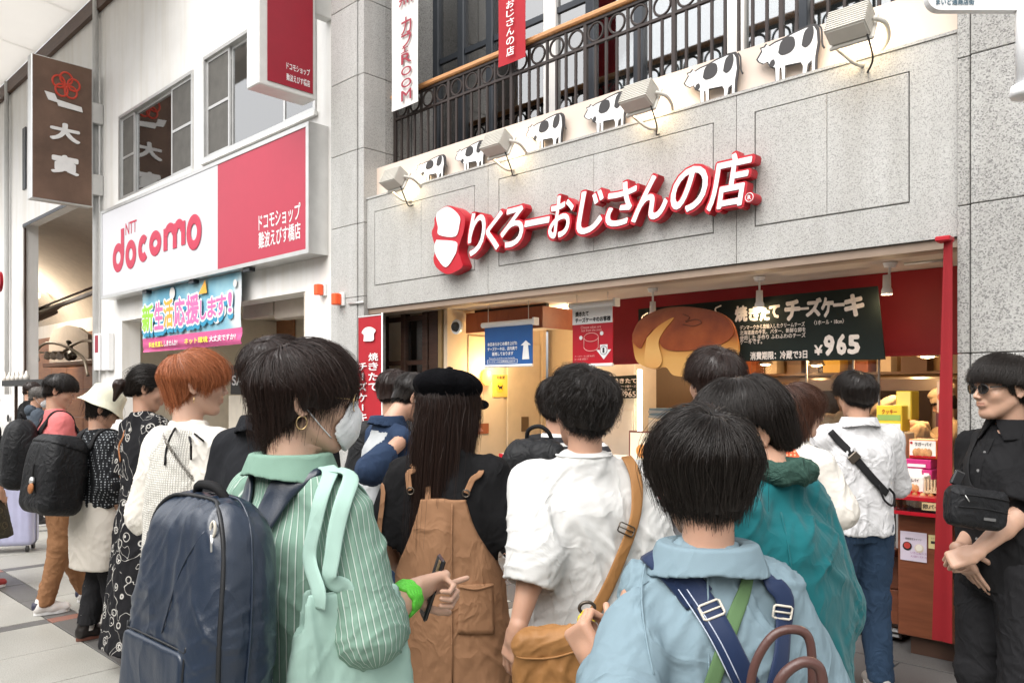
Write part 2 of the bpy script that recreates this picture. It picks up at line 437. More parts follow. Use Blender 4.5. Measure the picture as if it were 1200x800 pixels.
OAK = wood('oak_rail', (.42, .19, .07), (.60, .31, .13), .35)
RED = M('sign_red', (.44, .006, .018), .35, var=.05)
DRED = M('deep_red', (.27, .003, .008), .6, var=.06)
SIGNW = M('sign_white', (.80, .80, .80), .35, var=.02)
ALU = M('aluminium', (.62, .62, .61), .35, metal=.7, var=.08)
DFRAME = M('dark_window_frame', (.03, .036, .045), .4, metal=.2)
GLASS = glass('window_glass'); GLASSM = glass('mirror_window_glass', (.75, .8, .82), .03, .32)
BLACK = M('black_paint', (.018, .018, .018), .5, var=.2)
CHALK = M('chalkboard_green', (.004, .010, .008), .9, var=.25)
CHALKW = M('chalk_white', (.78, .70, .64), .9, var=.15, vs=40)
PLASTIC = M('ivory_plastic', (.60, .58, .53), .4, var=.06, vs=8)
BROWNP = M('brown_lintel', (.27, .20, .15), .6, var=.1)
CEILW = M('ceiling_cream', (.60, .52, .44), .7, var=.04)
COUNTERW = wood('counter_redwood', (.15, .045, .02), (.23, .075, .034), .35, (2, 2, 14))
DWOOD = wood('dark_wood', (.035, .018, .012), (.07, .036, .024), .45)
ENTRYW = M('entry_wall_cream', (.60, .48, .34), .6, var=.04)
REDWOOD = wood('beam_redwood', (.24, .055, .02), (.34, .09, .035), .4, (8, 3, 3))

# ================================================================ ground
def tile_mat(name, a, b, sp):
    g = G(name); geo = g.n('ShaderNodeNewGeometry')
    n1 = g.n('ShaderNodeTexNoise', Scale=1.3, Detail=8, Roughness=.7); n2 = g.n('ShaderNodeTexNoise', Scale=160, Detail=2)
    g.l(geo.outputs[0], n1.inputs['Vector']); g.l(geo.outputs[0], n2.inputs['Vector'])
    oi = g.n('ShaderNodeObjectInfo')
    c = g.ramp(n1.outputs[0], [(.3, a), (.7, b)]); c = g.mix(sp, c, g.ramp(n2.outputs[0], [(.35, (.35, .34, .32)), (.55, (1, 1, 1))]), 'MULTIPLY')
    c = g.mix(.5, c, g.ramp(oi.outputs['Random'], [(0, (.78, .78, .77)), (1, (1, 1, 1))]), 'MULTIPLY')
    g.l(c, g.b.inputs['Base Color']); g.b.inputs['Roughness'].default_value = .45
    g.l(g.ramp(n1.outputs[0], [(.3, (.35,)*3), (.7, (.6,)*3)]), g.b.inputs['Roughness'])
    g.l(g.bump(n2.outputs[0], .0006), g.b.inputs['Normal']); return g.m
TILE = tile_mat('pale_street_tile', (.33, .325, .29), (.43, .42, .385), .45)
TILED = tile_mat('dark_street_tile', (.10, .098, .092), (.15, .145, .14), .5)
TILER = tile_mat('red_street_tile', (.22, .10, .07), (.28, .13, .10), .5)
JOINT = M('joint_mortar', (.09, .085, .08), .9)
g0 = box('street_ground', -60, 30, -30, 40, -.30, -.012, JOINT, base=(0, 0, 0)); g0['kind'] = 'structure'
pave = bpy.data.objects.new('street_paving', None); COL.objects.link(pave); pave['kind'] = 'structure'
_tm = {}
def slab(x0, x1, y0, y1, m, dz=0):
    k = (round(x1-x0, 3), round(y1-y0, 3), m.name)
    if k not in _tm:
        v, f = box_vf(-(x1-x0)/2, (x1-x0)/2, -(y1-y0)/2, (y1-y0)/2, -.05, 0, .003)
        me = bpy.data.meshes.new('paving_tile'); me.from_pydata(v, [], f); me.materials.append(m); _tm[k] = me
    link('paving_tile', _tm[k], pave, ((x0+x1)/2, (y0+y1)/2, random.uniform(-.0012, .0012)+dz))
gp = .004
band_y = (1.77, 1.98)
xs = [-6.27 - 2.05*k for k in range(-2, 5)]            # dark cross bands
for bx in xs:
    x0 = bx + .13
    for (ya, yb) in ((1.98, 2.88), (2.88, 3.78), (.87, 1.77), (-.03, .87), (3.78, 4.4)):
        slab(bx+gp, bx+.13-gp, ya+gp, yb-gp, TILED)
        for k in range(3): slab(x0+.64*k+gp, x0+.64*(k+1)-gp, ya+gp, yb-gp, TILE)
    slab(bx+gp, bx+.13-gp, 1.77+gp, 1.98-gp, TILER)
    for k in range(3): slab(x0+.64*k+gp, x0+.64*(k+1)-gp, 1.77+gp, 1.98-gp, TILED)
# far and near stretches, beyond where single tiles can be told apart
mV = []
for k in range(24):
    for j in range(8):
        x0 = -16.52 - .9*k; y0 = -2.4 + .9*j
        mV.append(box_vf(x0-.895, x0-.003, y0+.003, y0+.895, -.05, -.001))
V, F = join_vf(mV); o = mk('far_paving', V, F, TILE, pave); o['kind'] = 'stuff'
mV = []
for k in range(6):
    for j in range(8): mV.append(box_vf(-.04+.64*k+.003, -.04+.64*(k+1)-.003, -2.7+.9*j+.003, -2.7+.9*(j+1)-.003, -.05, 0))
for k in range(26):
    for j in range(3): mV.append(box_vf(-.04-.64*(k+1)+.003, -.04-.64*k-.003, -2.73+.9*j+.003, -2.73+.9*(j+1)-.003, -.05, 0))
V, F = join_vf(mV); o = mk('near_paving', V, F, TILE, pave); o['kind'] = 'stuff'
SHOPF = tile_mat('dark_shop_floor', (.085, .08, .078), (.14, .135, .13), .4)
xx = -16.0
while xx < 2.5:
    slab(xx+gp, xx+.6-gp, 4.4+gp, 5.0-gp, SHOPF); xx += .6
o = box('shop_floor', -15.5, 4, 5.0, 10.5, -.05, .004, SHOPF, base=(0, 5, 0)); o['kind'] = 'structure'

# ================================================================ bakery building
bk = thing('bakery_building', 'grey speckled granite shopfront building with balcony above open bakery', 'building', (-4, 5, 0))
def panel(x0, x1, z0, z1, y0=4.95, y1=5.25, m=GRAN, par=bk, nm='granite_panel'):
    return box(nm, x0+.0025, x1-.0025, y0, y1, z0+.0025, z1-.0025, m, par, b=.004)
XL0, XL1, XR0, XR1 = -7.53, -6.925, -1.285, -1.213
# left pillar: lower courses are one face thick, above the fascia it shows its return
zj = [0, .25, 1.04, 1.83, 2.62, 3.40, 4.19, 4.98, 5.77, 6.56, 7.4]
for a, b_ in zip(zj, zj[1:]):
    panel(XL0, XL1-.11, a, b_, 4.95); panel(XL1-.105, XL1, a, b_, 4.96)
    if b_ > 3.6: box('granite_panel', XL1-.3, XL1-.004, 5.252, 5.60, a+.003, b_-.003, GRAN2, bk, b=.003)
# right pillar
zr = [-.01, .16, .99, 1.82, 2.65, 3.48, 4.31, 5.14, 6]
for a, b_ in zip(zr, zr[1:]):
    panel(XR0, XR1-.003, a, b_, 4.965, 5.5, GRAN2)
    panel(XR1, -.45, a, b_, 4.95, 5.5, GRAN2); panel(-.45, .4, a, b_, 4.95, 5.5, GRAN2)
# fascia slabs, each with a sunk groove round an inner panel
ZB, ZT = 2.485, 3.64
secs = [(XL1, -5.093, .16, .12), (-5.093, -2.658, .10, .75), (-2.658, XR0, .10, .13)]
for i, (a, b_, ml, mr) in enumerate(secs):
    x0, x1, z0, z1 = a+.0025, b_-.0025, ZB+.003, ZT
    il, ir, ib, it = a+.14, b_-(.18 if i < 2 else .10), ZB+.24, ZT-.15
    if i == 2: ir = -1.55
    g_ = .007
    fr = [(x0, il-g_, 5.0, 5.28, z0, z1), (ir+g_, x1, 5.0, 5.28, z0, z1), (il-g_, ir+g_, 5.0, 5.28, z0, ib-g_), (il-g_, ir+g_, 5.0, 5.28, it+g_, z1)]
    boxes('granite_frame', fr, GRAN, bk)
    box('groove_back', il-.02, ir+.02, 5.022, 5.27, ib-.02, it+.02, GRAN2, bk)
    mid = (il+ir)/2
    for (p, q) in ((il, mid), (mid, ir)):
        box('granite_panel', p+.001, q-.001, 4.998, 5.2, ib, it, GRAN, bk, b=.004)
box('granite_cap', XL1, XR0, 4.992, 5.125, ZT+.002, ZT+.02, GRAN, bk)
# lintel under the fascia: two brown steps, then the ceiling
box('lintel', XL1, XR0, 5.02, 5.10, 2.43, 2.483, BROWNP, bk); box('lintel', XL1, XR0, 5.102, 5.28, 2.445, 2.48, M('bronze_trim', (.36, .28, .21), .5), bk)
box('shop_ceiling', -7.4, 1.5, 5.282, 10.4, 2.46, 2.56, CEILW, bk)
box('upper_floor_slab', -7.4, 1.5, 5.29, 10.4, 2.6, 3.55, WHITE, bk)
# cream parapet behind the cows
box('cream_parapet', -7.0, 1.6, 5.13, 5.30, 3.60, 4.0, CREAM, bk); box('parapet_coping', -7.0, 1.6, 5.302, 5.62, 3.9, 3.99, CREAM, bk)
# balcony railing
rl = link('balcony_railing', None, bk, (-4+4-6.93+4, .38, 4.0))
RY = 5.36
XA, XB = -6.90, -1.0
def rad(n, V, F, m=IRON): return mk(n, V, F, m, rl)
box('handrail', XA-.05, XB, RY-.045, RY+.045, 4.785, 4.835, OAK, rl, b=.012)
for z in (4.755, 4.555, 4.02): box('rail_bar', XA, XB, RY-.016, RY+.016, z, z+.022, IRON, rl)
bm_ = bpy.data.meshes.new('baluster'); v, f = box_vf(-.011, .011, -.011, .011, 0, .60, .002); bm_.from_pydata(v, [], f); bm_.materials.append(IRON)
pm_ = bpy.data.meshes.new('rail_post'); v, f = box_vf(-.017, .017, -.017, .017, 0, .80, .002); pm_.from_pydata(v, [], f); pm_.materials.append(IRON)
rm_ = bpy.data.meshes.new('ring'); a_ = np.linspace(0, 2*np.pi, 20, endpoint=False)
v, f = tube_vf(np.stack([.078*np.cos(a_), 0*a_, .078*np.sin(a_)], 1), .011, 6, closed=True); rm_.from_pydata(v.tolist(), [], f); rm_.materials.append(IRON)
ro = wloc(rl); x = XA; k = 0
while x < XB:
    if k % 2 == 0: link('rail_post' if k % 8 == 0 else 'baluster', pm_ if k % 8 == 0 else bm_, rl, np.array([x, RY, 3.96]) - ro)
    else: link('baluster', bm_, rl, np.array([x, RY, 3.96]) - ro)
    if k % 2 == 0:
        link('ring', rm_, rl, np.array([x+.11, RY, 4.666]) - ro)
        if k % 8: link('baluster', bpy.data.meshes.get('short_bar') or (lambda me: (me.from_pydata(*(lambda vf: (vf[0], [], vf[1]))(box_vf(-.011, .011, -.011, .011, 0, .18))), me.materials.append(IRON), me)[-1])(bpy.data.meshes.new('short_bar')), rl, np.array([x, RY, 4.575]) - ro)
    x += .11; k += 1
# glazed upper front: dark frames, panes, blinds behind
WY = 5.95
INW = M('upper_room_wall', (.55, .47, .40), .8); BLIND = M('window_blind', (.55, .53, .50), .7)
box('upper_wall', -7.2, 1.6, 6.9, 7.0, 3.6, 6.4, INW, bk)
box('upper_side_wall', -7.2, -6.91, 5.62, 6.9, 3.6, 6.4, GRAN2, bk)
box('upper_ceiling', -7.2, 1.6, 6.0, 6.9, 5.75, 5.85, INW, bk)
posts = [-6.9, -6.45, -6.0, -5.15, -4.65, -4.1, -3.15, -2.6, -1.9, -1.2, -.3, .6]
for i, x in enumerate(posts):
    ww = .10 if i % 3 else .16
    box('window_post', x-ww/2, x+ww/2, WY-.05, WY+.05, 3.6, 6.2, DFRAME if i not in (3, 6) else WHITE, bk, b=.006)
for a, b_ in zip(posts, posts[1:]):
    wn = box('window', a+.06, b_-.06, WY-.02, WY+.02, 3.62, 3.72, DFRAME, bk)
    box('pane', a+.05, b_-.05, WY-.006, WY, 3.72, 6.2, GLASSM, wn)
    box('frame', a+.05, b_-.05, WY-.025, WY+.025, 5.32, 5.38, DFRAME, wn)
for (a, b_) in ((-5.1, -4.2), (-3.1, -2.7), (-2.5, -2.0)):
    bl = boxes('blind', [(a+.08, b_-.05, WY+.08, WY+.10, 3.72+.06*k, 3.765+.06*k) for k in range(26)], BLIND, bk)
cur = M('beige_curtain', (.42, .35, .29), .9, var=.15, vs=3)
for (a, b_) in ((-6.85, -6.5), (-6.4, -6.05), (-4.05, -3.75), (-1.85, -1.4)):
    xs_ = np.linspace(a, b_, 30); V = [(x, WY+.16+.02*math.sin(i*1.3), z) for z in (3.7, 5.7) for i, x in enumerate(xs_)]
    mk('curtain', V, [(i, i+1, 31+i, 30+i) for i in range(29)], cur, bk, smooth=True)
ul = thing('ceiling_lamp', 'round glowing lamp behind the upstairs window above railing', 'lamp', on_y(543, 40, 6.4))
LGLOW = M('warm_lamp_glow', (1, .9, .7), .5, emit=(1, .82, .5), es=5)
V, F = lathe_vf(wloc(ul), [(0.001, -.02), (.10, -.02), (.12, .01), (.10, .04), (.001, .04)], 20); mk('diffuser', V, F, LGLOW, ul, smooth=True)

# ================================================================ red sign letters
ss = thing('shop_sign', 'raised white and red letters of the bakery on granite fascia', 'sign', (-3.9, 5, 2.85))
xsL = [545, 577, 603, 642, 672, 708, 738, 762, 800, 845]; 
LET = [('り', 547, 568, 250, 300), ('く', 568, 588, 249, 294), ('ろ', 585, 612, 244, 290), ('ー', 613, 643, 257, 266), ('お', 641, 671, 230, 279),
       ('じ', 674, 706, 224, 274), ('さ', 708, 745, 215, 265), ('ん', 738, 781, 207, 259), ('の', 784, 828, 197, 249), ('店', 826, 880, 182, 245)]
for ch, a, b_, t_, bt in LET:
    mx = (a+b_)/2; X0, X1 = ax(a, 4.87), ax(b_, 4.87); Z0, Z1 = az(mx, bt, 4.87), az(mx, t_, 4.87)
    if ch == 'ー': Z0 += .01
    lo = put_text('letter', ch, RED, ss, (X0-.012, 4.965, Z0-.012), XU, ZU, X1-X0+.04, Z1-Z0+.035, offset=.045, shear=.22, depth=.085)
    put_text('face', ch, SIGNW, lo, (X0+.01, 4.8785, Z0+.006), XU, ZU, X1-X0-.004, Z1-Z0, offset=.018, shear=.22, depth=.004)
# small registered mark on a red disc
c = on_y(880, 232, 4.9); V, F = cyl_vf((c[0], 4.88, c[2]), .037, .037, .1, 20, 'y'); lo = mk('mark_disc', V, F, RED, ss)
a_ = np.linspace(0, 2*np.pi, 24, endpoint=False)
tube('mark_ring', np.stack([c[0]+.028*np.cos(a_), 0*a_+4.877, c[2]+.028*np.sin(a_)], 1), .0028, SIGNW, lo, 5, closed=True)
put_text('mark_letter', 'R', SIGNW, lo, (c[0]-.012, 4.8765, c[2]-.015), XU, ZU, .024, .03, offset=.02)
# emblem: white chef hat over a plain white shape on a red plate (no face)
def px_poly(pts, Y): return [(ax(x, Y), az(x, y, Y)) for x, y in pts]
plate = [(508,256),(515,246),(523,241),(533,243),(541,250),(544,258),(542,272),(538,284),(536,294),(539,303),(541,312),(533,318),(524,321),(516,318),(509,311),(507,302),(510,290),(507,282),(505,272),(508,264)]
em = thing('emblem_sign', 'red plate with plain white chef hat shape left of letters', 'sign', (-5.75, 5, 2.8))
def smooth_poly(p, k=4): q = spline(p + [p[0]], k)[:-1]; return [tuple(t) for t in q]
V, F = extrude_poly(smooth_poly(px_poly(plate, 4.87)), 4.88, 4.995); mk('plate', V, F, RED, em)
hat = [(512,249),(522,242.5),(530,245),(538,254),(538,263),(533,277),(514,275),(513,266),(511,256)]
V, F = extrude_poly(smooth_poly(px_poly(hat, 4.87)), 4.872, 4.879); mk('hat_shape', V, F, SIGNW, em)
fc = [(511,281),(533,283),(535,291),(532,300),(522,313),(511.5,301),(509,289)]
V, F = extrude_poly(smooth_poly(px_poly(fc, 4.87)), 4.872, 4.879); mk('white_shape', V, F, SIGNW, em)

# ================================================================ cows and floodlights on the ledge
BLOT = M('cow_black', (.03, .027, .028), .5); COWW = M('cow_white', (.82, .82, .82), .6, var=.02)
cow_out = [(0,.62),(.03,.56),(.10,.50),(.17,.52),(.22,.40),(.30,.34),(.31,.0),(.36,.0),(.37,.30),(.40,.32),(.42,.02),(.46,.02),(.46,.33),(.72,.30),(.76,.20),(.75,0),(.80,0),(.83,.22),(.90,.28),(.90,.02),(.94,.02),(.95,.34),(.985,.60),(.97,.85),(.93,.95),(.80,.965),(.60,.93),(.45,.88),(.30,.86),(.20,.82),(.16,.88),(.12,.83),(.06,.83),(.08,.76)]
cow_b1 = [(.36,.62),(.42,.55),(.55,.56),(.62,.66),(.60,.82),(.50,.86),(.40,.80)]
cow_b2 = [(.72,.62),(.78,.56),(.86,.62),(.90,.78),(.88,.92),(.78,.88),(.74,.76)]
cow_b3 = [(.22,.42),(.27,.38),(.31,.44),(.29,.52),(.24,.5)]
COWS = [(487,522,186,214,'smallest black and white cow cutout beside the leftmost floodlight'),(533,569,169,200,'black and white cow cutout directly left of the second floodlight'),
        (616,661,138,176,'black and white cow cutout directly right of the second floodlight'),(684,735,113,154,'black and white cow cutout just left of the third floodlight'),
        (801,867,69,117,'black and white cow cutout right of the third floodlight'),(886,962,37,92,'largest black and white cow cutout beside the rightmost floodlight')]
for i, (a, b_, t_, bt, lb) in enumerate(COWS):
    Y = 5.07; X0, X1 = ax(a, Y), ax(b_, Y); Z0, Z1 = 3.655, az((a+b_)/2, t_-2, Y); W_, H_ = X1-X0, Z1-Z0
    cw = thing('cow_cutout', lb, 'cow figure', ((X0+X1)/2, Y, Z0), 'cow cutouts along the granite ledge')
    T = lambda p: [(X0+u*W_, Z0+v*H_) for u, v in p]
    V, F = extrude_poly(T(cow_out), Y, Y+.012); body = mk('outline', V, F, BLOT, cw)
    ins = np.array(cow_out); c_ = ins.mean(0); 
    V, F = extrude_poly([(X0+(.5+(u-.5)*.93)*W_, Z0+(.5+(v-.5)*.90)*H_) for u, v in cow_out], Y-.004, Y-.0005); mk('body', V, F, COWW, cw)
    for bp in (cow_b1, cow_b2, cow_b3): V, F = extrude_poly(smooth_poly(T(bp), 3), Y-.007, Y-.0045); mk('blotch', V, F, BLOT, cw)
    tp = spline([(X0+.97*W_, Y, Z0+.9*H_), (X0+1.01*W_, Y, Z0+.8*H_), (X0+1.02*W_, Y, Z0+.55*H_), (X0+1.05*W_, Y, Z0+.45*H_)], 4); tube('tail', tp, .006, BLOT, cw, 6)
FL = [(447,482,190,228,'ivory floodlight at the left end of the granite ledge'),(565,605,148,188,'second ivory floodlight from the left on the granite ledge'),(727,777,88,138,'third ivory floodlight from the left, between two cows'),(968,1030,0,56,'large ivory floodlight at the right end of the ledge')]
BULB = M('floodlight_glass', (1, .95, .85), .3, emit=(1, .80, .52), es=9)
for i, (a, b_, t_, bt, lb) in enumerate(FL):
    t = 4.80/ray((a+b_)/2, 460)[1]; c = cam_at((a+b_)/2-3, (t_+bt)/2, t)
    sz = .245
    fl = thing('floodlight', lb, 'floodlight', c + [0, .2, -.2], 'floodlights over the granite ledge')
    # housing: wedge box tilted back to the wall; local x right, y to wall, z up
    rot = np.array(Matrix.Rotation(R(-28), 3, 'X') @ Matrix.Rotation(R(0), 3, 'Z'))*.84
    def hb(x0, x1, y0, y1, z0, z1, bb=.01):
        v, f = box_vf(x0, x1, y0, y1, z0, z1, bb); return np.array(v) @ rot.T + c, f
    v, f = hb(-.14, .14, -.07, .07, -.10, .10, .012); v = np.array(v)
    mk('housing', v, f, PLASTIC, fl)
    V, F = join_vf([hb(-.143, .143, -.078, .055, -.095+.022*k, -.087+.022*k, .001) for k in range(9)]); mk('cooling_ribs', V, F, PLASTIC, fl)
    v, f = hb(-.155, .155, .07, .10, -.115, .115, .008); mk('front_rim', v, f, PLASTIC, fl)
    v, f = hb(-.125, .125, .101, .106, -.09, .09, .002); mk('lamp_glass', v, f, BULB, fl)
    arm = spline([c + [-.10, .05, -.10], c + [-.02, .14, -.19], c + [.0, .24, -.17], c + [0, .33, -.12]], 6); tube('arm', arm, .012, PLASTIC, fl, 8)
    arm = spline([c + [.13, .02, .0], c + [.17, .10, -.02], c + [.14, .22, -.07], c + [0.02, .33, -.12]], 6); tube('bracket', arm, .014, PLASTIC, fl, 8)
    tube('cable', spline([c + [.10, 0, -.09], c + [.11, .06, -.22], c + [.04, .17, -.25], c + [.02, .33, -.15]], 6), .006, BLACK, fl, 6)
    ld = bpy.data.lights.new('floodlight_beam', 'SPOT'); ld.energy = 6; ld.color = (1, .78, .5); ld.spot_size = R(120); ld.spot_blend = .8; ld.shadow_soft_size = .06
    lo = link('beam', ld, fl); lo.location = Vector(c + np.array([0, .11, .02])) - Vector(wloc(fl)); lo.rotation_euler = (R(90-20), 0, 0)

# ================================================================ hanging banners
def cloth(name, x0, x1, z0, z1, Y, m, parent=None, amp=.012, nx=14, nz=30, tilt=0, th=.002, seed=0, skew=0):
    V = []; 
    for j in range(nz+1):
        for i in range(nx+1):
            u, v = i/nx, j/nz; f_ = (1-v)
            V.append((x0+(x1-x0)*u + skew*f_, Y + tilt*f_ + amp*f_*math.sin(u*4+seed+v*3) + amp*.5*math.sin(v*9+seed*2+u*2)*f_, z0+(z1-z0)*v))
    F = [(j*(nx+1)+i, j*(nx+1)+i+1, (j+1)*(nx+1)+i+1, (j+1)*(nx+1)+i) for j in range(nz) for i in range(nx)]
    n = len(V); V2 = V + [(x, y+th, z) for x, y, z in V]
    F2 = F + [tuple(n+k for k in q[::-1]) for q in F]
    return mk(name, V2, F2, m, parent, smooth=True)
def vtext(prefix, s, m, par, xc, ztop, ch, Y, w=None, gap=1.06, off=.01, tall=1.0, rot=False):
    z = ztop
    for c_ in s:
        if c_ == ' ': z -= ch*.5; continue
        if c_ == 'ー': put_text(prefix, 'ー', m, par, (xc+.07*ch, Y, z-ch*.95), (0, 0, 1), (-1, 0, 0), ch*.8, ch*.14, offset=off); z -= ch*gap; continue
        k = .55 if c_ in 'ェぇ' else .9
        put_text(prefix, c_, m, par, (xc-(w or ch)*k/2, Y, z-ch*k*tall), XU, ZU, (w or ch)*k, ch*k*tall, offset=off); z -= ch*gap
INKR = M('banner_ink_maroon', (.30, .03, .05), .7)
CLW = M('banner_white_cloth', (.70, .68, .66), .8, var=.04, vs=5); CLR = M('banner_red_cloth', (.36, .005, .014), .75, var=.06)
Yb = 5.2
cb = thing('cafe_banner', 'white vertical cloth banner with maroon cafe lettering by the pillar', 'banner', (ax(475, Yb), Yb, 5.3))
cloth('banner_cloth', ax(459, Yb), ax(490, Yb), az(475, 125, Yb), az(475, -90, Yb), Yb, CLW, cb, amp=.004)
Xc = ax(475.5, Yb-.02); ch = .27
zt = az(475, 22, Yb-.02)
vtext('lettering', '窯', INKR, cb, Xc, az(472, -6, Yb)+.1, .26, Yb-.022)
hts = (az(475, 18, Yb) - az(475, 46, Yb))
yy = [(('カ'), 20, 42), ('フ', 40, 57), ('ェ', 55, 63), ('R', 62, 76), ('O', 78, 90), ('O', 92, 104), ('M', 105, 119)]
for c_, a, b_ in yy: put_text('lettering', c_, INKR, cb, (Xc-.08, Yb-.02, az(475, b_, Yb)), XU, ZU, .17 if c_ != 'ェ' else .12, az(475, a, Yb)-az(475, b_, Yb)-.015, offset=.014)
rb = thing('red_banner', 'red vertical cloth banner with white lettering in front of the handrail', 'banner', (ax(600, 5.28), 5.28, 5.3))
Y = 5.26; cloth('banner_cloth', ax(584, Y), ax(616, Y), az(600, 73, Y), az(600, -90, Y), Y, CLR, rb, amp=.004)
yy = [('お', 0, 10), ('じ', 11, 20), ('さ', 21, 31), ('ん', 32, 42), ('の', 43, 53), ('店', 54, 66)]
for c_, a, b_ in yy: put_text('lettering', c_, SIGNW, rb, (ax(600, Y)-.055, Y-.02, az(600, b_, Y)), XU, ZU, .10, az(600, a, Y)-az(600, b_, Y)-.01, offset=.01)
# red banner by the entrance
nb = thing('entrance_banner', 'tall red banner with white cheesecake lettering standing beside the granite pillar', 'banner', (ax(434, 4.85), 4.85, .3))
Y = 4.85; x0, x1 = ax(420, Y), ax(447, Y)
cloth('banner_cloth', x0, x1, .45, az(434, 371, Y), Y, CLR, nb, amp=.006)
tube('pole', [(x1+.012, Y, .02), (x1+.012, Y, az(434, 369, Y)+.01)], .008, SIGNW, nb, 8); tube('cross_bar', [(x0, Y, az(434, 370, Y)), (x1+.012, Y, az(434, 370, Y))], .006, SIGNW, nb, 6)
box('banner_foot', x1-.16, x1+.16, Y-.14, Y+.14, 0.003, .05, SIGNW, nb, b=.01)
def u_(f): return x0+(x1-x0)*f
hat2 = [(.28,.9),(.3,.62),(.2,.5),(.35,.3),(.6,.28),(.8,.45),(.72,.62),(.7,.9)]
zt, zb = az(434, 376, Y), az(434, 402, Y)
V, F = extrude_poly(smooth_poly([(u_(a), zt+(zb-zt)*b_) for a, b_ in hat2], 3), Y-.016, Y-.013); mk('hat_shape', V, F, SIGNW, nb)
col1 = [('焼', 413, 423), ('き', 424, 434), ('た', 436, 446), ('て', 448, 458)]; col2 = [('チ', 424, 434), ('|', 436, 445), ('ズ', 447, 458), ('ケ', 460, 471), ('|', 473, 481), ('キ', 483, 494)]
for L, f0, f1 in ((col1, .5, .92), (col2, .06, .44)):
    for c_, a, b_ in L:
        Xa, Xb_ = u_(f0), u_(f1)
        if c_ == '|': Xa, Xb_ = u_(f0+.16), u_(f0+.22)
        put_text('lettering', c_, SIGNW, nb, (Xa, Y-.018, az(434, b_, Y)), XU, ZU, Xb_-Xa, az(434, a, Y)-az(434, b_, Y)-.005, offset=.02)

# ================================================================ entrance part of the shop
er = thing('entrance_room', 'dark framed doorway and cream entry walls at left inside the bakery', 'shop interior', (-6.2, 5.4, 0))
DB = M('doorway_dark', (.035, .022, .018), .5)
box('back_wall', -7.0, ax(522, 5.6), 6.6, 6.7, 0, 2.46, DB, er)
for a, b_ in ((446, 452), (472, 477), (497, 503), (505, 515)):
    box('door_frame', ax(a, 5.45), ax(b_, 5.45), 5.42, 5.5, .005, 2.455, DWOOD, er, b=.004)
for z in (2.38, 1.9, .9): box('door_rail', ax(448, 5.45), ax(512, 5.45), 5.44, 5.48, z, z+.05, DWOOD, er)
box('pane', ax(477, 5.45), ax(497, 5.45), 5.465, 5.47, .9, 2.4, GLASS, er)
box('gold_post', ax(515, 5.4), ax(519, 5.4), 5.38, 5.44, .005, 2.455, M('brass_trim', (.45, .32, .16), .4, metal=.6), er)
box('side_wall', ax(520, 5.4), ax(522, 5.4)+.03, 5.4, 6.9, .005, 2.458, ENTRYW, er)
box('cream_wall', ax(522, 5.4), ax(752, 7.0), 7.0, 7.1, .005, 2.458, ENTRYW, er)
SW = ax(522, 5.4)+.03
def oy(px): return float(on_x(px, 460, SW)[1])
box('wall_panel', SW+.001, SW+.012, oy(548), oy(590), .1, 2.2, ENTRYW, er, b=.003)
dr = box('door', SW+.001, SW+.025, oy(593), oy(631), .01, 2.15, M('entry_door', (.56, .46, .33), .5), er, b=.005)
box('handle', SW+.026, SW+.06, oy(597), oy(599), .95, 1.05, M('brass_dull', (.2, .15, .1), .4, metal=.8), dr)
box('switch_plate', SW+.026, SW+.034, oy(609), oy(617), float(on_x(613, 505, SW)[2]), float(on_x(613, 488, SW)[2]), M('brass_dull', (.2, .15, .1)), dr)
box('wall_corner', SW-.02, SW+.05, oy(632), oy(632)+.06, .005, 2.455, ENTRYW, er)
box('locker', ax(688, 6.6), ax(744, 6.6), 6.6, 6.99, .01, 1.95, M('beige_metal', (.62, .55, .48), .45), er, b=.008)
box('locker_door', ax(690, 6.6), ax(742, 6.6), 6.585, 6.598, .4, az(716, 480, 6.6), M('beige_metal', (.62, .55, .48)), er, b=.004)
STRIP = M('strip_light', (1, .95, .8), .5, emit=(1, .86, .6), es=7)
sl = thing('light_strip', 'thin vertical glowing strip light at the kitchen doorway edge', 'lamp', on_y(749, 512, 6.5))
box('tube_light', ax(747.5, 6.5), ax(751, 6.5), 6.49, 6.52, az(749, 512, 6.5), az(749, 433, 6.5), STRIP, sl)
# brown hanging beam
bmx = thing('hanging_beam', 'red brown boxed beam hanging under the entry ceiling behind blue sign', 'beam', (ax(590, 5.7), 5.9, 2.2))
Y1 = 5.62; z0, z1 = az(590, 387, Y1), 2.455
Y2 = float(on_x(672, 460, ax(636, Y1))[1]); 
box('beam_face', ax(546, Y1), ax(636, Y1), Y1, Y1+.03, z0, az(590, 363, Y1), REDWOOD, bmx); box('beam_side', ax(636, Y1)-.03, ax(636, Y1), Y1+.031, Y2, z0, az(590, 363, Y1), REDWOOD, bmx)
box('beam_soffit', ax(546, Y1)+.01, ax(636, Y1)-.032, Y1+.032, Y2, z0+.02, z0+.04, CEILW, bmx)
boxes('beam_track', [(ax(548, Y1), ax(632, Y1), Y1+.1, Y1+.14, az(590, 363, Y1), 2.458)], BLACK, bmx)
# security camera dome
sc = thing('camera_dome', 'round white security camera with dark lens beside the hanging beam', 'camera', on_y(537, 390, 5.39))
V, F = cyl_vf(wloc(sc) + [0, -.03, .06], .075, .07, .03, 24, 'y'); mk('mount', V, F, SIGNW, sc)
V, F = lathe_vf((0, 0, 0), [(.05, 0), (.045, .025), (.025, .045), (.001, .05)], 20); V = np.array(V)[:, [0, 2, 1]]*[1, -1, 1]; mk('lens', V + wloc(sc) + [0, -.03, .06], [f[::-1] for f in F], BLACK, sc, smooth=True)
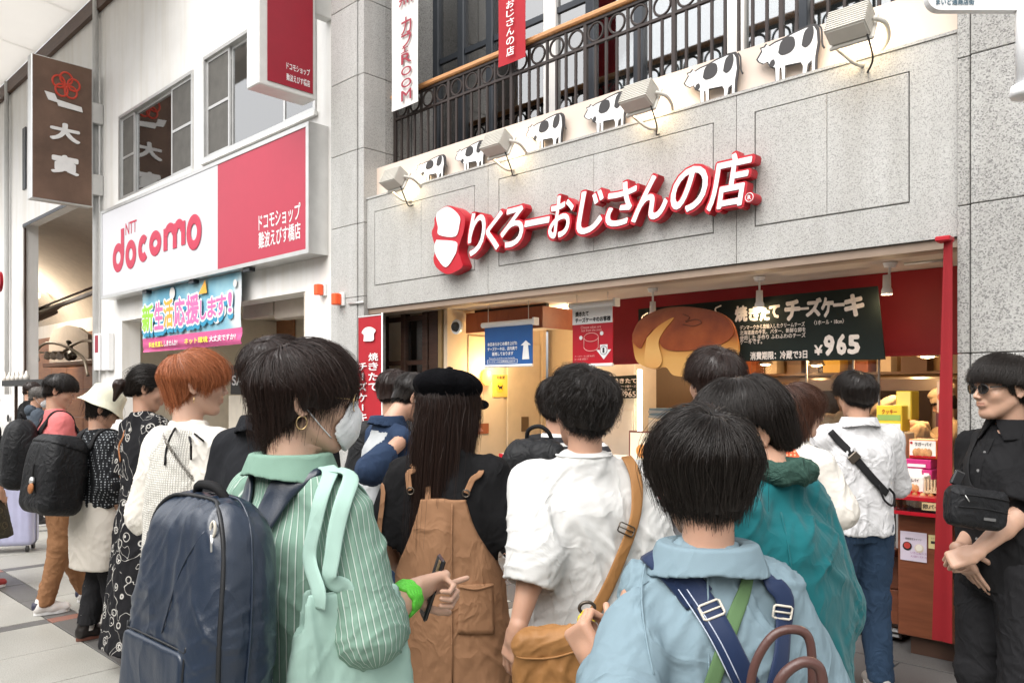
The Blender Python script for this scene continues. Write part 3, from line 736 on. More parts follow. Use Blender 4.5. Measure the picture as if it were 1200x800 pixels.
# roll signs
BLUEP = M('sign_blue', (.012, .09, .30), .5)
def roll(nm, lb, a, b_, ytop, ybot, m, Y=5.42, lean=0):
    t = thing(nm, lb, 'sign', (ax((a+b_)/2, Y), Y, az((a+b_)/2, ybot, Y)))
    x0, x1, z1, z0 = ax(a, Y), ax(b_, Y), az((a+b_)/2, ytop, Y), az((a+b_)/2, ybot, Y)
    o = box('sheet', x0, x1, Y, Y+.006, z0, z1, m, t)
    V, F = cyl_vf((x0-.03, Y, z1+.025), .027, .027, x1-x0+.06, 16, 'x'); mk('roller', V, F, SIGNW, t, smooth=False)
    box('end_cap', x1+.028, x1+.05, Y-.035, Y+.035, z1-.01, z1+.06, SIGNW, t); V, F = cyl_vf((x0, Y, z0-.012), .014, .014, x1-x0, 12, 'x'); mk('bottom_rod', V, F, SIGNW, t)
    for q in (x0+.05, x1-.05): tube('hanger', [(q, Y, z1+.04), (q, Y, 2.455)], .004, ALU, t, 5)
    return t, x0, x1, z0, z1
bs, x0, x1, z0, z1 = roll('roll_sign', 'blue hanging roll sign with white lettering and upward arrow', 568, 624, 382, 427, BLUEP)
W_, H_ = x1-x0, z1-z0; Yf = 5.416
for k, s_ in enumerate(('本日あらかじめ焼き上げた', 'チーズケーキは、店内奥で', '販売しております')):
    put_text('lettering', s_, SIGNW, bs, (x0+W_*(.07+.1*(k == 2)), Yf-.002, z0+H_*(.50-.13*k)), XU, ZU, W_*(.63-.18*(k == 2)), H_*.10, offset=.035)
put_text('lettering', 'Those who would like to eat cheesecake', SIGNW, bs, (x0+W_*.1, Yf, z0+H_*.155), XU, ZU, W_*.55, H_*.04)
boxes('outline_box', [(x0+W_*.06, x0+W_*.70, Yf, Yf+.003, z0+H_*a, z0+H_*b_) for a, b_ in ((.035, .043), (.128, .136))] + [(x0+W_*a, x0+W_*b_, Yf+.0005, Yf+.0035, z0+H_*.043, z0+H_*.128) for a, b_ in ((.06, .066), (.694, .70))], SIGNW, bs)
put_text('lettering', 'チーズケーキの消費期限は当日中', SIGNW, bs, (x0+W_*.09, Yf, z0+H_*.06), XU, ZU, W_*.57, H_*.05, offset=.01)
V, F = extrude_poly([(x0+W_*a, z0+H_*b_) for a, b_ in ((.80, .12), (.94, .12), (.915, .48), (.97, .48), (.87, .60), (.77, .48), (.825, .48))], Yf, Yf+.003); mk('arrow', V, F, SIGNW, bs)
rs, x0, x1, z0, z1 = roll('roll_sign', 'red hanging roll sign with cake drawing and number one arrow', 671, 718, 360, 426, RED)
W_, H_ = x1-x0, z1-z0
box('white_band', x0+.001, x1-.001, Yf+.001, Yf+.0035, z0+H_*.71, z1-.002, SIGNW, rs); INK = M('print_black', (.02, .02, .02), .6)
put_text('lettering', '焼きたて', INK, rs, (x0+W_*.08, Yf-.002, z0+H_*.85), XU, ZU, W_*.34, H_*.095, offset=.045)
put_text('lettering', 'チーズケーキのお客様', INK, rs, (x0+W_*.08, Yf-.002, z0+H_*.74), XU, ZU, W_*.88, H_*.09, offset=.045)
PINK = M('print_pink', (.85, .45, .42), .6)
put_text('lettering', 'Cheese cakes are', PINK, rs, (x0+W_*.22, Yf, z0+H_*.63), XU, ZU, W_*.5, H_*.045); put_text('lettering', 'hot from the oven', PINK, rs, (x0+W_*.24, Yf, z0+H_*.575), XU, ZU, W_*.5, H_*.045)
def ell(cx, cz, rx, rz, n=24, a0=0, a1=2*np.pi): a = np.linspace(a0, a1, n); return np.stack([cx+rx*np.cos(a), 0*a+Yf, cz+rz*np.sin(a)], 1)
for c_, a0, a1 in ((.47, 0, 6.283), (.30, 3.14, 6.283)): tube('cake_outline', ell(x0+W_*.48, z0+H_*c_, W_*.18, H_*.075, a0=a0, a1=a1), .003, PINK, rs, 5)
for s_ in (-1, 1): tube('cake_outline', [(x0+W_*(.48+.18*s_), Yf, z0+H_*.47), (x0+W_*(.48+.18*s_), Yf, z0+H_*.30)], .003, PINK, rs, 5); V, F = cyl_vf((x0+W_*(.48+.26*s_), Yf-.001, z0+H_*(.50+.03*s_)), .018, .018, .003, 14, 'y'); mk('steam_dot', V, F, SIGNW, rs)
V, F = extrude_poly([(x0+W_*a, z0+H_*b_) for a, b_ in ((.70, .33), (.88, .33), (.88, .24), (.97, .24), (.79, .07), (.61, .24), (.70, .24))], Yf, Yf+.003); mk('arrow', V, F[:], SIGNW, rs)
tube('number_ring', ell(x0+W_*.79, z0+H_*.23, W_*.085, H_*.075) + [0, -.002, 0], .002, INK, rs, 5); put_text('lettering', '1', INK, rs, (x0+W_*.765, Yf-.003, z0+H_*.185), XU, ZU, W_*.045, H_*.09, offset=.01)
put_text('lettering', 'チーズケーキ 1個 965円', PINK, rs, (x0+W_*.06, Yf, z0+H_*.12), XU, ZU, W_*.5, H_*.035); put_text('lettering', 'お一人様 10個まで', PINK, rs, (x0+W_*.06, Yf, z0+H_*.07), XU, ZU, W_*.35, H_*.035)
# framed notices on the lit wall
YEL = M('notice_yellow', (.75, .5, .10), .6)
XW = SW+.014; YU = (0, 1, 0)
def wz(px, py): return float(on_x(px, py, XW)[2])
wn = thing('wall_notice', 'yellow notice card with black cat emblem on the lit cream wall', 'notice', on_x(586, 465, XW))
box('card', XW, XW+.008, oy(576), oy(595), wz(586, 465), wz(586, 439), YEL, wn)
c = on_x(586, 454, XW+.011); V, F = cyl_vf(tuple(c), .055, .055, .002, 20, 'x'); mk('emblem_disc', V, F, M('emblem_yellow', (.8, .5, .04)), wn)
pp = [(c[0]+.004, c[1]+a*.04, c[2]+b_*.035) for a, b_ in ((-1, .4), (-.6, .9), (-.3, .3), (.5, .5), (1, .9), (.8, -.1), (.9, -.8), (.6, -.6), (.2, -.2), (-.3, -.8), (-.4, -.1))]; n = len(pp); mk('emblem_animal', pp + [(x-.0015, y, z) for x, y, z in pp], [tuple(range(n)), tuple(range(2*n-1, n-1, -1))], INK, wn)
put_text('lettering', '宅急便', INK, wn, (XW+.01, oy(580), wz(586, 444)), YU, ZU, .13, .035, offset=.02)
sb = thing('shop_notice', 'small red brown notice card beside the masked cap wearer', 'notice', on_x(562, 509, XW)); box('card', XW, XW+.01, oy(555), oy(571), wz(563, 508), wz(563, 496), M('notice_brown', (.28, .08, .03)), sb)
put_text('lettering', '日通し', PINK, sb, (XW+.012, oy(557), wz(563, 505)), YU, ZU, .09, .035, offset=.02)

# ================================================================ red valance, chalkboards, cake board, spotlights
vb = thing('red_valance', 'deep red boarding over the serving opening under the ceiling', 'valance', (-3, 5.95, 1.86))
box('boarding', ax(716, 5.95), -.95, 5.95, 6.0, 1.86, 2.457, DRED, vb)
box('boarding_lip', ax(716, 5.95), -.95, 5.935, 5.948, 1.86, 1.885, DRED, vb)
Yc = 5.55
def chalkb(lb, quad, Y):
    """board whose corners are given as X,Z pairs"""
    t = thing('chalkboard', lb, 'chalkboard', (sum(q[0] for q in quad)/4, Y, min(q[1] for q in quad)))
    V, F = extrude_poly(quad, Y, Y+.018); mk('board', V, F, CHALK, t); return t
B = lambda x, y: (ax(x, Yc), az(x, y, Yc))
cbd = chalkb('large dark chalkboard with handwritten cheesecake price under red boarding', [B(748, 425), B(1037, 421), B(1028, 335), B(748, 362)], Yc)
def ct(s_, a, b_, t_, bt, off=.03, par=cbd, Y=None, ang=0, nm='lettering'):
    Y = (Y or Yc)-.004; mx = (a+b_)/2; sl = (az(b_, (t_+bt)/2, Y)-az(a, (t_+bt)/2, Y))
    put_text(nm, s_, CHALKW, par, (ax(a, Y), Y, az(mx, bt, Y)), XU, ZU, ax(b_, Y)-ax(a, Y), az(mx, t_, Y)-az(mx, bt, Y), offset=off)
for c_, a, b_, t_, bt in (('焼', 861, 876, 358, 377), ('き', 877, 890, 359, 376), ('た', 890, 902, 358, 376), ('て', 901, 914, 357, 373), ('チ', 919, 938, 351, 376), ('ー', 936, 948, 360, 363), ('ズ', 944, 963, 349, 371), ('ケ', 962, 977, 348, 372), ('ー', 976, 990, 355, 359), ('キ', 989, 1013, 344, 371)): ct(c_, a, b_, t_, bt, .055)
ct('〈1ホール・18cm〉', 954, 989, 374, 380, .01)
for k, (s_, b_) in enumerate((('デンマークから直輸入したクリームチーズ', 943), ('北海道産の牛乳、バター、新鮮な卵を', 944), ('使用した 手作り ふわふわのチーズ', 944), ('ケーキです。', 893))): ct(s_, 867, b_, 379-k*1.2+k*7.4, 384.6-k*1.2+k*7.4, .013)
ct('消費期限：冷蔵で3日', 879, 946, 411, 421, .03); ct('¥', 954, 964, 404, 416, .03); ct('9', 965, 978, 392, 417, .05); ct('6', 980, 992, 391, 416, .05); ct('5', 993, 1008, 392, 415, .05)
for p in (((845, 358), (838, 362), (842, 370), (848, 378)), ((852, 372), (850, 380), (856, 388)), ((759, 366), (752, 372), (756, 380))):
    tube('steam_line', spline([on_y(x, y, Yc-.006) for x, y in p], 4), .006, CHALKW, cbd, 5)
# cake board: printed cutout
def cake_mat():
    g = G('cake_print_top'); n1 = g.n('ShaderNodeTexNoise', Scale=5, Detail=6); g.l(g.co(), n1.inputs['Vector'])
    g.l(g.ramp(n1.outputs[0], [(.3, (.16, .028, .008)), (.55, (.25, .055, .014)), (.78, (.36, .11, .03))]), g.b.inputs['Base Color']); g.b.inputs['Roughness'].default_value = .3; return g.m
CKT = cake_mat()
def print_grad(name, z0, z1, stops):
    g = G(name); ge = g.n('ShaderNodeNewGeometry'); sp = g.n('ShaderNodeSeparateXYZ'); g.l(ge.outputs[0], sp.inputs[0]); nz = g.n('ShaderNodeTexNoise', Scale=7, Detail=5); g.l(ge.outputs[0], nz.inputs[0])
    f = g.math('ADD', g.math('DIVIDE', g.math('SUBTRACT', sp.outputs[2], z0), z1-z0), g.math('MULTIPLY', g.math('SUBTRACT', nz.outputs[0], .5), .25)); g.l(g.ramp(f, stops), g.b.inputs['Base Color']); g.b.inputs['Roughness'].default_value = .35; return g.m
_zb, _zt = az(800, 438, 5.43), az(800, 395, 5.43)
CKS = print_grad('cake_print_side', _zb, _zt, [(0, (.50, .27, .085)), (.45, (.52, .28, .08)), (.8, (.42, .16, .03)), (1, (.24, .06, .014))]); CKL = print_grad('cake_print_crumb', _zb, _zt+.1, [(0, (.50, .24, .07)), (.5, (.60, .34, .11)), (1, (.55, .24, .05))])
ck = thing('cake_board', 'large printed cheesecake cutout with a lifted slice over the counter', 'sign', (ax(800, 5.45), 5.45, 1.85))
K = lambda pts: smooth_poly([(ax(x, 5.42), az(x, y, 5.42)) for x, y in pts], 5)
V, F = extrude_poly(K([(740, 392), (748, 376), (770, 363), (800, 359), (835, 364), (855, 375), (863, 395), (864, 415), (852, 432), (820, 440), (790, 440), (779, 430), (765, 432), (746, 424), (741, 405)]), 5.43, 5.45); mk('side_print', V, F, CKS, ck)
V, F = extrude_poly(K([(762, 380), (780, 364), (803, 360), (835, 365), (853, 376), (859, 392), (840, 405), (800, 411), (778, 408), (770, 395)]), 5.421, 5.4285); mk('top_print', V, F, CKT, ck)
V, F = extrude_poly(K([(740, 400), (746, 382), (760, 372), (780, 368), (768, 382), (757, 396), (750, 408)]), 5.423, 5.4285); mk('slice_top_print', V, F, CKT, ck)
V, F = extrude_poly(K([(758, 396), (772, 382), (790, 372), (778, 388), (772, 402), (776, 422), (770, 431), (756, 426)]), 5.415, 5.420); mk('crumb_print', V, F, CKL, ck)
bl = spline([on_y(x, y, 5.418) for x, y in ((800, 368), (808, 372), (803, 377), (815, 374), (822, 378), (812, 382), (800, 380))], 4); tube('brand_line', bl, .004, M('cake_burn', (.12, .03, .01)), ck, 5)
sbd = chalkb('small chalkboard with white handwriting and price on the beige locker', [(ax(a, 6.5), az(a, b_, 6.5)) for a, b_ in ((716, 467), (748, 466), (748, 439), (716, 441))], 6.5)
ct('焼きたて', 718, 746, 443, 449, .03, sbd, 6.5); ct('デンマーク産チーズ', 722, 745, 451, 454, .01, sbd, 6.5); ct('ふわふわ', 722, 740, 455, 457.5, .01, sbd, 6.5); ct('¥965', 726, 745, 458, 465, .02, sbd, 6.5)
SPOTG = M('spot_glow', (1, .9, .7), .5, emit=(1, .78, .45), es=14)
def spotlight(lb, px, py0, py1, Y=5.5, tilt=(0, 0)):
    t = thing('spotlight', lb, 'spotlight', (ax(px, Y), Y, 2.455), 'small white spotlights under the shop ceiling')
    X = ax(px, Y); z1 = az(px, py1, Y)
    V, F = cyl_vf((X, Y, 2.425), .035, .045, .03, 16); mk('ceiling_plate', V, F, SIGNW, t)
    tube('stem', [(X, Y, 2.43), (X+tilt[0]*.3, Y, z1+.13)], .008, SIGNW, t, 8)
    V, F = lathe_vf((X+tilt[0], Y, z1), [(.001, .13), (.024, .13), (.026, .05), (.034, .03), (.036, 0), (.03, .002), (.028, .03), (.001, .035)], 18); mk('lamp_head', V, F, SIGNW, t, smooth=True)
    V, F = cyl_vf((X+tilt[0], Y, z1+.004), .027, .027, .008, 16); mk('bulb', V, F, SPOTG, t)
    ld = bpy.data.lights.new('spot_beam', 'POINT'); ld.energy = 1.0; ld.color = (1, .72, .42); ld.shadow_soft_size = .03; lo = link('beam', ld, t); lo.location = Vector((X+tilt[0], Y, z1-.03)) - Vector(wloc(t))
spotlight('white spotlight hanging in front of the cheesecake cutout', 765, 345, 372)
spotlight('white spotlight above the first letters of the large chalkboard', 890, 325, 361)
spotlight('white spotlight against plain red boarding near the right pillar', 1043, 308, 345, tilt=(-.02, 0))
tube('ceiling_rail', [(ax(1060, 5.6), 5.6, 2.452), (ax(1110, 5.6), 5.6, 2.452)], .01, ALU, bk, 6)

# ================================================================ kitchen behind
kt = thing('kitchen_room', 'warm lit kitchen with shelving and ovens behind the serving counter', 'shop interior', (-2.5, 8, 0))
KW = M('kitchen_wall', (.50, .33, .18), .7, var=.1); STEEL = M('steel', (.45, .40, .35), .3, metal=.9, var=.1); KD = M('kitchen_dark', (.08, .04, .025), .5)
box('back_wall', -8.2, 2.2, 9.6, 9.7, 0, 2.46, KW, kt); box('side_wall', 2.1, 2.2, 5.5, 9.6, 0, 2.46, KW, kt); box('partition', ax(752, 7.0), ax(752, 7.0)+.08, 7.0, 9.6, 0, 2.46, M('partition_brown', (.10, .055, .03), .6), kt)
box('brown_column', ax(752, 7.6), ax(778, 7.6), 7.6, 7.8, .005, 2.455, wood('column_wood', (.05, .025, .014), (.085, .045, .025)), kt)
rr_ = random.Random(5)
for i in range(3):
    zz = .9 + i*.45
    sh = box('shelf', -5.0, -.6, 9.1, 9.55, zz, zz+.03, STEEL if i < 2 else KD, kt)
    x = -4.9
    while x < -.8:
        w_ = rr_.uniform(.10, .3); h_ = rr_.uniform(.08, .3)
        box('shelf_item', x, x+w_, 9.15, 9.15+rr_.uniform(.1, .3), zz+.032, zz+.032+h_, rr_.choice([KD, STEEL, YEL, M('terracotta', (.35, .10, .04)), M('pale_item', (.6, .5, .38)), KD]), sh); x += w_ + rr_.uniform(.02, .15)
ov = box('oven', -3.6, -2.2, 8.1, 8.9, .01, 1.75, STEEL, kt, b=.02)
for k in range(3): box('oven_door', -3.5, -2.3, 8.07, 8.098, .35+.45*k, .72+.45*k, M('oven_glass', (.03, .02, .015), .1), ov, b=.01)
box('wood_cabinet', ax(778, 8), ax(800, 8), 8, 8.4, .005, 1.52, COUNTERW, kt)
box('work_table', -3.9, -.2, 7.1, 7.7, .82, .87, STEEL, kt); boxes('work_table_base', [(-3.85, -.25, 7.15, 7.65, .01, .80)], KD, kt)
# plastic splash curtain strips and glass divider
gd = thing('glass_screen', 'tall clear glass screen hanging between counter and kitchen staff', 'screen', (ax(1000, 6.05), 6.05, 1.03))
GL2 = glass('clear_screen', (.96, .95, .93), .05, .05)
for a, b_ in ((880, 945), (947, 1000), (1002, 1030)):
    box('pane', ax(a, 6.05)+.005, ax(b_, 6.05)-.005, 6.05, 6.056, 1.03, 1.9, GL2, gd); box('frame', ax(b_, 6.05)-.006, ax(b_, 6.05)+.006, 6.045, 6.06, 1.03, 1.9, ALU, gd)
for i, (px, py, Y, lb) in enumerate(((735, 434, 7.4, 'warm ceiling lamp beside the cake cutout left edge'), (957, 428, 8.2, 'warm kitchen lamp under the chalkboard middle'), (897, 427, 8.6, 'warm kitchen lamp under the chalkboard left half'), (1050, 410, 7.0, 'white bell pendant lamp right of the chalkboard'), (1087, 418, 7.4, 'warm pendant lamp close to the red curtain'), (1072, 412, 8.2, 'dim pendant lamp between two others near curtain'))):
    c = on_y(px, py, Y); t = thing('pendant_lamp', lb, 'lamp', c, 'warm lamps hanging in the kitchen')
    V, F = lathe_vf(c, [(.02, .10), (.04, .085), (.07, .03), (.085, 0), (.08, 0), (.06, .03), (.02, .08)], 20); mk('lamp_shade', V, F, SIGNW if i == 3 else STEEL, t, smooth=True)
    V, F = lathe_vf(c, [(.001, -.012), (.045, -.008), (.06, .006), (.045, .02), (.001, .02)], 16); mk('bulb', V, F, SPOTG, t, smooth=True)
    tube('cord', [c + [0, 0, .09], (c[0], c[1], 2.455)], .005, BLACK, t, 5)
    ld = bpy.data.lights.new('pendant_light', 'POINT'); ld.energy = 9; ld.color = (1, .62, .30); ld.shadow_soft_size = .06; lo = link('glow', ld, t); lo.location = (0, 0, -.06)
# wall washer in the entrance (the glow on the cream wall)
el_ = thing('wall_lamp', 'small orange lit wall lamp behind the black cap', 'lamp', on_x(571, 441, SW+.07))
V, F = lathe_vf(wloc(el_), [(.02, -.09), (.05, -.05), (.055, .0), (.045, .05), (.02, .08), (.001, .085)], 16); mk('lamp_shade', V, F, M('orange_lamp', (1, .5, .08), .5, emit=(1, .45, .06), es=2.2), el_, smooth=True)
ld = bpy.data.lights.new('wall_lamp_light', 'POINT'); ld.energy = 9; ld.color = (1, .70, .34); ld.shadow_soft_size = .05; lo = link('glow', ld, el_); lo.location = (.16, -.02, .10)
# downlights in the entrance
for i, (x, y) in enumerate(((-5.2, 6.2), (-4.2, 6.3))):
    t = thing('downlight', ('recessed round downlight in the entry ceiling near the blue sign', 'recessed round downlight in the entry ceiling near the red sign')[i], 'lamp', (x, y, 2.44)); V, F = cyl_vf((x, y, 2.445), .05, .05, .012, 18); mk('lens', V, F, SPOTG, t)
    ld = bpy.data.lights.new('downlight_light', 'POINT'); ld.energy = 7; ld.color = (1, .74, .44); ld.shadow_soft_size = .05; lo = link('glow', ld, t); lo.location = (0, 0, -.08)

# ================================================================ serving counter
ct_ = thing('serving_counter', 'glass topped redwood serving counter with display case along the opening', 'counter', (-2.4, 5.5, 0))
Yk = 5.35
xa, xb = ax(590, Yk), ax(1054, Yk)
for i in range(4):
    p, q = xa + (xb-xa)*i/4, xa+(xb-xa)*(i+1)/4
    for z0, z1 in ((.12, .34), (.345, .56)): box('front_panel', p+.004, q-.004, Yk, Yk+.04, z0, z1, COUNTERW, ct_, b=.006)
box('counter_shelf', xa, xb, Yk-.14, Yk+.04, .565, .615, COUNTERW, ct_, b=.008)
box('carcass', xa, xb, Yk+.045, Yk+.6, .02, .56, KD, ct_)
for z in (.045, .075): box('metal_strip', xa, xb, Yk-.01, Yk+.03, z, z+.014, ALU, ct_)
box('glass_front', xa, xb, Yk-.02, Yk-.012, .62, 1.0, GLASS, ct_)
box('case_floor', xa, xb, Yk, Yk+.6, .62, .65, SIGNW, ct_); box('case_shelf', xa, xb, Yk+.03, Yk+.55, .80, .812, GLASS, ct_)
for f_ in np.linspace(0, 1, 5): box('case_post', xa+(xb-xa)*f_-.012, xa+(xb-xa)*f_+.012, Yk-.03, Yk+.0, .617, 1.0, ALU, ct_)
box('counter_top', xa, xb, Yk-.05, Yk+.62, 1.002, 1.03, SIGNW, ct_, b=.006)
box('red_edge', xa, xb, Yk-.062, Yk-.051, .985, 1.03, RED, ct_)
_pk = random.Random(11); _pc = [M('packet_red', (.45, .03, .03)), M('packet_cream', (.66, .54, .36)), M('packet_brown', (.25, .10, .04)), M('packet_yellow', (.70, .45, .05)), M('packet_white', (.75, .72, .68))]
for lv_, zz_ in enumerate((.652, .814)):
    x = xa + .03; col_n = 0
    while x < xb - .1:
        w_ = _pk.uniform(.06, .12); h_ = _pk.uniform(.05, .11); o = box('packet', x, x+w_, Yk+.06, Yk+.06+_pk.uniform(.08, .2), zz_, zz_+h_, _pk.choice(_pc), b=.004)
        tag(o, 'small packaged pastry standing behind the counter glass', 'packet', 'packaged pastries in the glass counter'); x += w_+_pk.uniform(.008, .03)
for i, (px_, m_) in enumerate(((1012, 0), (1020, 3), (960, 1), (945, 4), (800, 3), (815, 0))):
    X = ax(px_, 5.62); o = box('card_stand', X, X+.09, 5.6, 5.62, 1.031, 1.031+.12, _pc[m_], b=.003); tag(o, ('red card by the white shirt elbow', 'yellow card by the white shirt elbow', 'cream card left of the white shirt head', 'white card behind the brown haired person', 'yellow card behind the spiky hair', 'red card behind the spiky hair')[i] + ' on counter', 'card', 'small cards on the counter top')
# right cabinet of plain redwood
Yq = 5.16
cx0, cx1 = ax(1052, Yq), -1.29
box('cabinet_panel', cx0, cx1, Yq, Yq+.7, .12, .86, COUNTERW, ct_, b=.006); box('cabinet_plinth', cx0+.06, cx1, Yq+.05, Yq+.6, .005, .118, KD, ct_)
bc = thing('bread_case', 'clear bread case with red rims on top of the redwood cabinet', 'display case', ((cx0+cx1)/2, Yq, .865))
X0, X1 = ax(1041, Yq-.08), -1.30; z0, z1 = .868, az(1075, 582, Yq-.08)
for z in (z0, z1-.022): box('rim', X0, X1, Yq-.09, Yq+.5, z, z+.022, RED, bc)
box('glass_front', X0+.004, X1-.004, Yq-.085, Yq-.08, z0+.022, z1-.023, GLASS, bc); box('price_card', ax(1080, Yq-.1), ax(1104, Yq-.1), Yq-.096, Yq-.092, z0+.04, z0+.085, M('card_beige', (.65, .48, .25)), bc)
put_text('lettering', '卵パイ', INK, bc, (ax(1081, Yq-.1), Yq-.099, z0+.047), XU, ZU, .09, .03, offset=.02)
BRD = M('bread_crust', (.40, .15, .04), .6, var=.4, vs=30, bump=.004, bs=40); BRD2 = M('bread_pale', (.55, .32, .13), .6, var=.3, vs=30)
k = 0
for r_ in range(2):
    x = X0+.03
    while x < X1-.04:
        V, F = lathe_vf((x, Yq+.02+.1*r_, z0+.024), [(.001, 0), (.018, .005), (.021, .04), (.019, .085), (.012, .10), (.001, .105)], 10)
        o = mk('bread_stick', V, F, (BRD, BRD2)[k % 2], None, smooth=True, base=(x, Yq+.02+.1*r_, z0+.024)); tag(o, 'upright brown baked stick standing inside the clear bread case', 'pastry', 'baked sticks in the clear bread case'); x += .045; k += 1
# posters on the cabinet
po = thing('product_poster', 'lilac poster with round dishes taped on the redwood cabinet', 'poster', on_y(1070, 660, Yq-.01))
Yp = Yq-.006; LIL = M('poster_lilac', (.68, .60, .70), .6)
X0, X1 = ax(1055, Yp), ax(1086, Yp); z0, z1 = az(1070, 657, Yp), az(1070, 623, Yp)
box('sheet', X0, X1, Yp, Yp+.003, z0, z1, LIL, po)
for i, (u, v, c_) in enumerate(((.27, .50, BLACK), (.72, .46, M('dish_cream', (.7, .6, .5))))):
    V, F = cyl_vf((X0+(X1-X0)*u, Yp-.003, z0+(z1-z0)*v), .026, .026, .003, 20, 'y'); mk('dish', V, F, c_, po)
    V, F = cyl_vf((X0+(X1-X0)*u, Yp-.005, z0+(z1-z0)*(v+.02)), .019, .019, .002, 20, 'y'); mk('dish_food', V, F, (M('food_red', (.5, .05, .04)), M('food_white', (.8, .75, .65)))[i], po)
for k, s_ in enumerate(('いちごムース', '大人気チーズケーキ')): put_text('lettering', s_, M('print_purple', (.35, .05, .3)), po, (X0+.06, Yp-.002, z0+.045-.022*k), XU, ZU, .09, .014)
put_text('lettering', '期間限定スイーツ', INK, po, (X0+.03, Yp-.002, z1-.05), XU, ZU, .09, .014)
pn = thing('price_note', 'small yellow note with dark line on the redwood cabinet', 'note', on_y(1096, 642, Yp)); box('card', ax(1088, Yp), ax(1107, Yp), Yp, Yp+.003, az(1096, 643, Yp), az(1096, 627, Yp), M('note_yellow', (.72, .62, .30)), pn); box('dark_line', ax(1091, Yp), ax(1103, Yp), Yp-.002, Yp-.0005, az(1096, 637, Yp), az(1096, 634, Yp), INK, pn)
put_text('lettering', 'カトラリー', INK, pn, (ax(1091, Yp), Yp-.002, az(1096, 632, Yp)), XU, ZU, .05, .012)
# boxes on the counter
PIE = M('pie_print', (.62, .30, .12), .5, var=.5, vs=25); MAG = M('magenta_card', (.50, .02, .16), .5); WCARD = M('white_card', (.82, .78, .72), .5); ORG = M('orange_card', (.75, .16, .03), .5); YCARD = M('yellow_card', (.82, .58, .04), .5); GRN = M('green_print', (.28, .42, .10), .5)
def gift(lb, a, b_, t_, bt, Y, m, front, txt=None, dep=.16, tint=INK, food=True, label_band=None, grp=None):
    X0, X1 = ax(a, Y), ax(b_, Y); z0, z1 = az((a+b_)/2, bt, Y), az((a+b_)/2, t_, Y)
    t = thing('gift_box', lb, 'box', ((X0+X1)/2, Y+dep/2, z0), grp); box('carton', X0, X1, Y, Y+dep, z0, z1, m, t, b=.004)
    if front is not None: box('front_print', X0+.006, X1-.006, Y-.003, Y-.0005, z0+.006, z1-.006, front, t)
    h = z1-z0; w_ = X1-X0
    if food:
        for k in range(5):
            c_ = (X0+w_*(.25+.12*k), Y-.004, z0+h*(.32+.03*(k % 2)))
            V, F = lathe_vf((0, 0, 0), [(.001, -.02*1.0), (.012, -.012), (.014, 0), (.012, .012), (.001, .02)], 10); V = np.array(V)*[1, .3, 1]*(h/.09); mk('pastry_print', V + c_, F, PIE, t, smooth=True)
        box('red_band', X0+.006, X1-.006, Y-.005, Y-.0032, z0+.006, z0+.006+h*.1, RED, t); V, F = cyl_vf((X0+w_*.1, Y-.006, z0+h*.82), .008, .008, .003, 12, 'y'); mk('logo_dot', V, F, RED, t)
    if txt: put_text('lettering', txt, tint, t, (X0+w_*.22, Y-.006, z0+h*.66), XU, ZU, w_*.6, h*.2, offset=.02)
    return t, X0, X1, z0, z1
gift('white and orange apple pie box on top of magenta boxes', 1065, 1098, 515, 537, 5.42, ORG, WCARD, 'ラガーパイ')
t, X0, X1, z0, z1 = gift('upper magenta gift box under the white and orange pie box', 1060, 1091, 538, 549, 5.40, MAG, None, food=False, grp='magenta gift boxes')
box('white_strip', X0+.02, X1-.03, 5.394, 5.398, z0+.012, z0+.03, WCARD, t)
t, X0, X1, z0, z1 = gift('lower magenta gift box with a white square panel', 1063, 1092, 550, 562, 5.38, MAG, None, food=False, grp='magenta gift boxes')
box('white_strip', X0+.10, X0+.13, 5.374, 5.378, z0+.015, z0+.045, WCARD, t)
gift('white pie box with red lower band at the counter edge', 1050, 1083, 557, 578, 5.25, WCARD, WCARD, 'アップルパイ')
gift('second white pie box standing behind another at the counter', 1056, 1080, 549, 560, 5.37, WCARD, None, food=False)
t, X0, X1, z0, z1 = gift('yellow and green cookie box stacked above the counter by the staff', 1027, 1057, 475, 505, 5.5, YCARD, YCARD, 'クッキー', food=False, tint=RED)
for a, m in ((.42, GRN), (.08, WCARD)): box('print_band', X0+.008, X1-.008, 5.494, 5.4965, z0+(z1-z0)*a, z0+(z1-z0)*(a+.22), m, t)
t, X0, X1, z0, z1 = gift('bright yellow box tilted upward beside the yellow and green box', 1050, 1068, 458, 492, 5.62, YCARD, M('pale_yellow', (.85, .72, .18)), None, food=False)
bst = thing('box_stand', 'cream display carton under the yellow and green cookie box', 'stand', on_y(1043, 545, 5.55)); box('carton', ax(1029, 5.5), ax(1060, 5.5), 5.51, 5.7, 1.031, az(1043, 507, 5.5), M('stand_cream', (.70, .58, .38)), bst, b=.005); put_text('lettering', 'りんごパイ', INK, bst, on_y(1042, 525, 5.505), XU, ZU, .08, .02)
tr = thing('cream_tray', 'ribbed cream plastic tray lying on the counter beside pie box', 'tray', on_y(1096, 575, 5.2)); X0, X1 = ax(1083, 5.2), -1.30
box('tray_base', X0, X1, 5.2, 5.45, az(1096, 578, 5.2), az(1096, 576, 5.2), M('tray_cream', (.66, .50, .30)), tr); boxes('tray_ribs', [(X0+.018*k, X0+.018*k+.008, 5.2, 5.21, az(1096, 576, 5.2), az(1096, 562, 5.2)) for k in range(int((X1-X0)/.018))], M('tray_cream', (.66, .50, .30)), tr)
hp = thing('hanging_poster', 'narrow cream and brown apple poster hanging beside the red curtain', 'poster', on_y(1105, 500, 5.3)); Y = 5.3
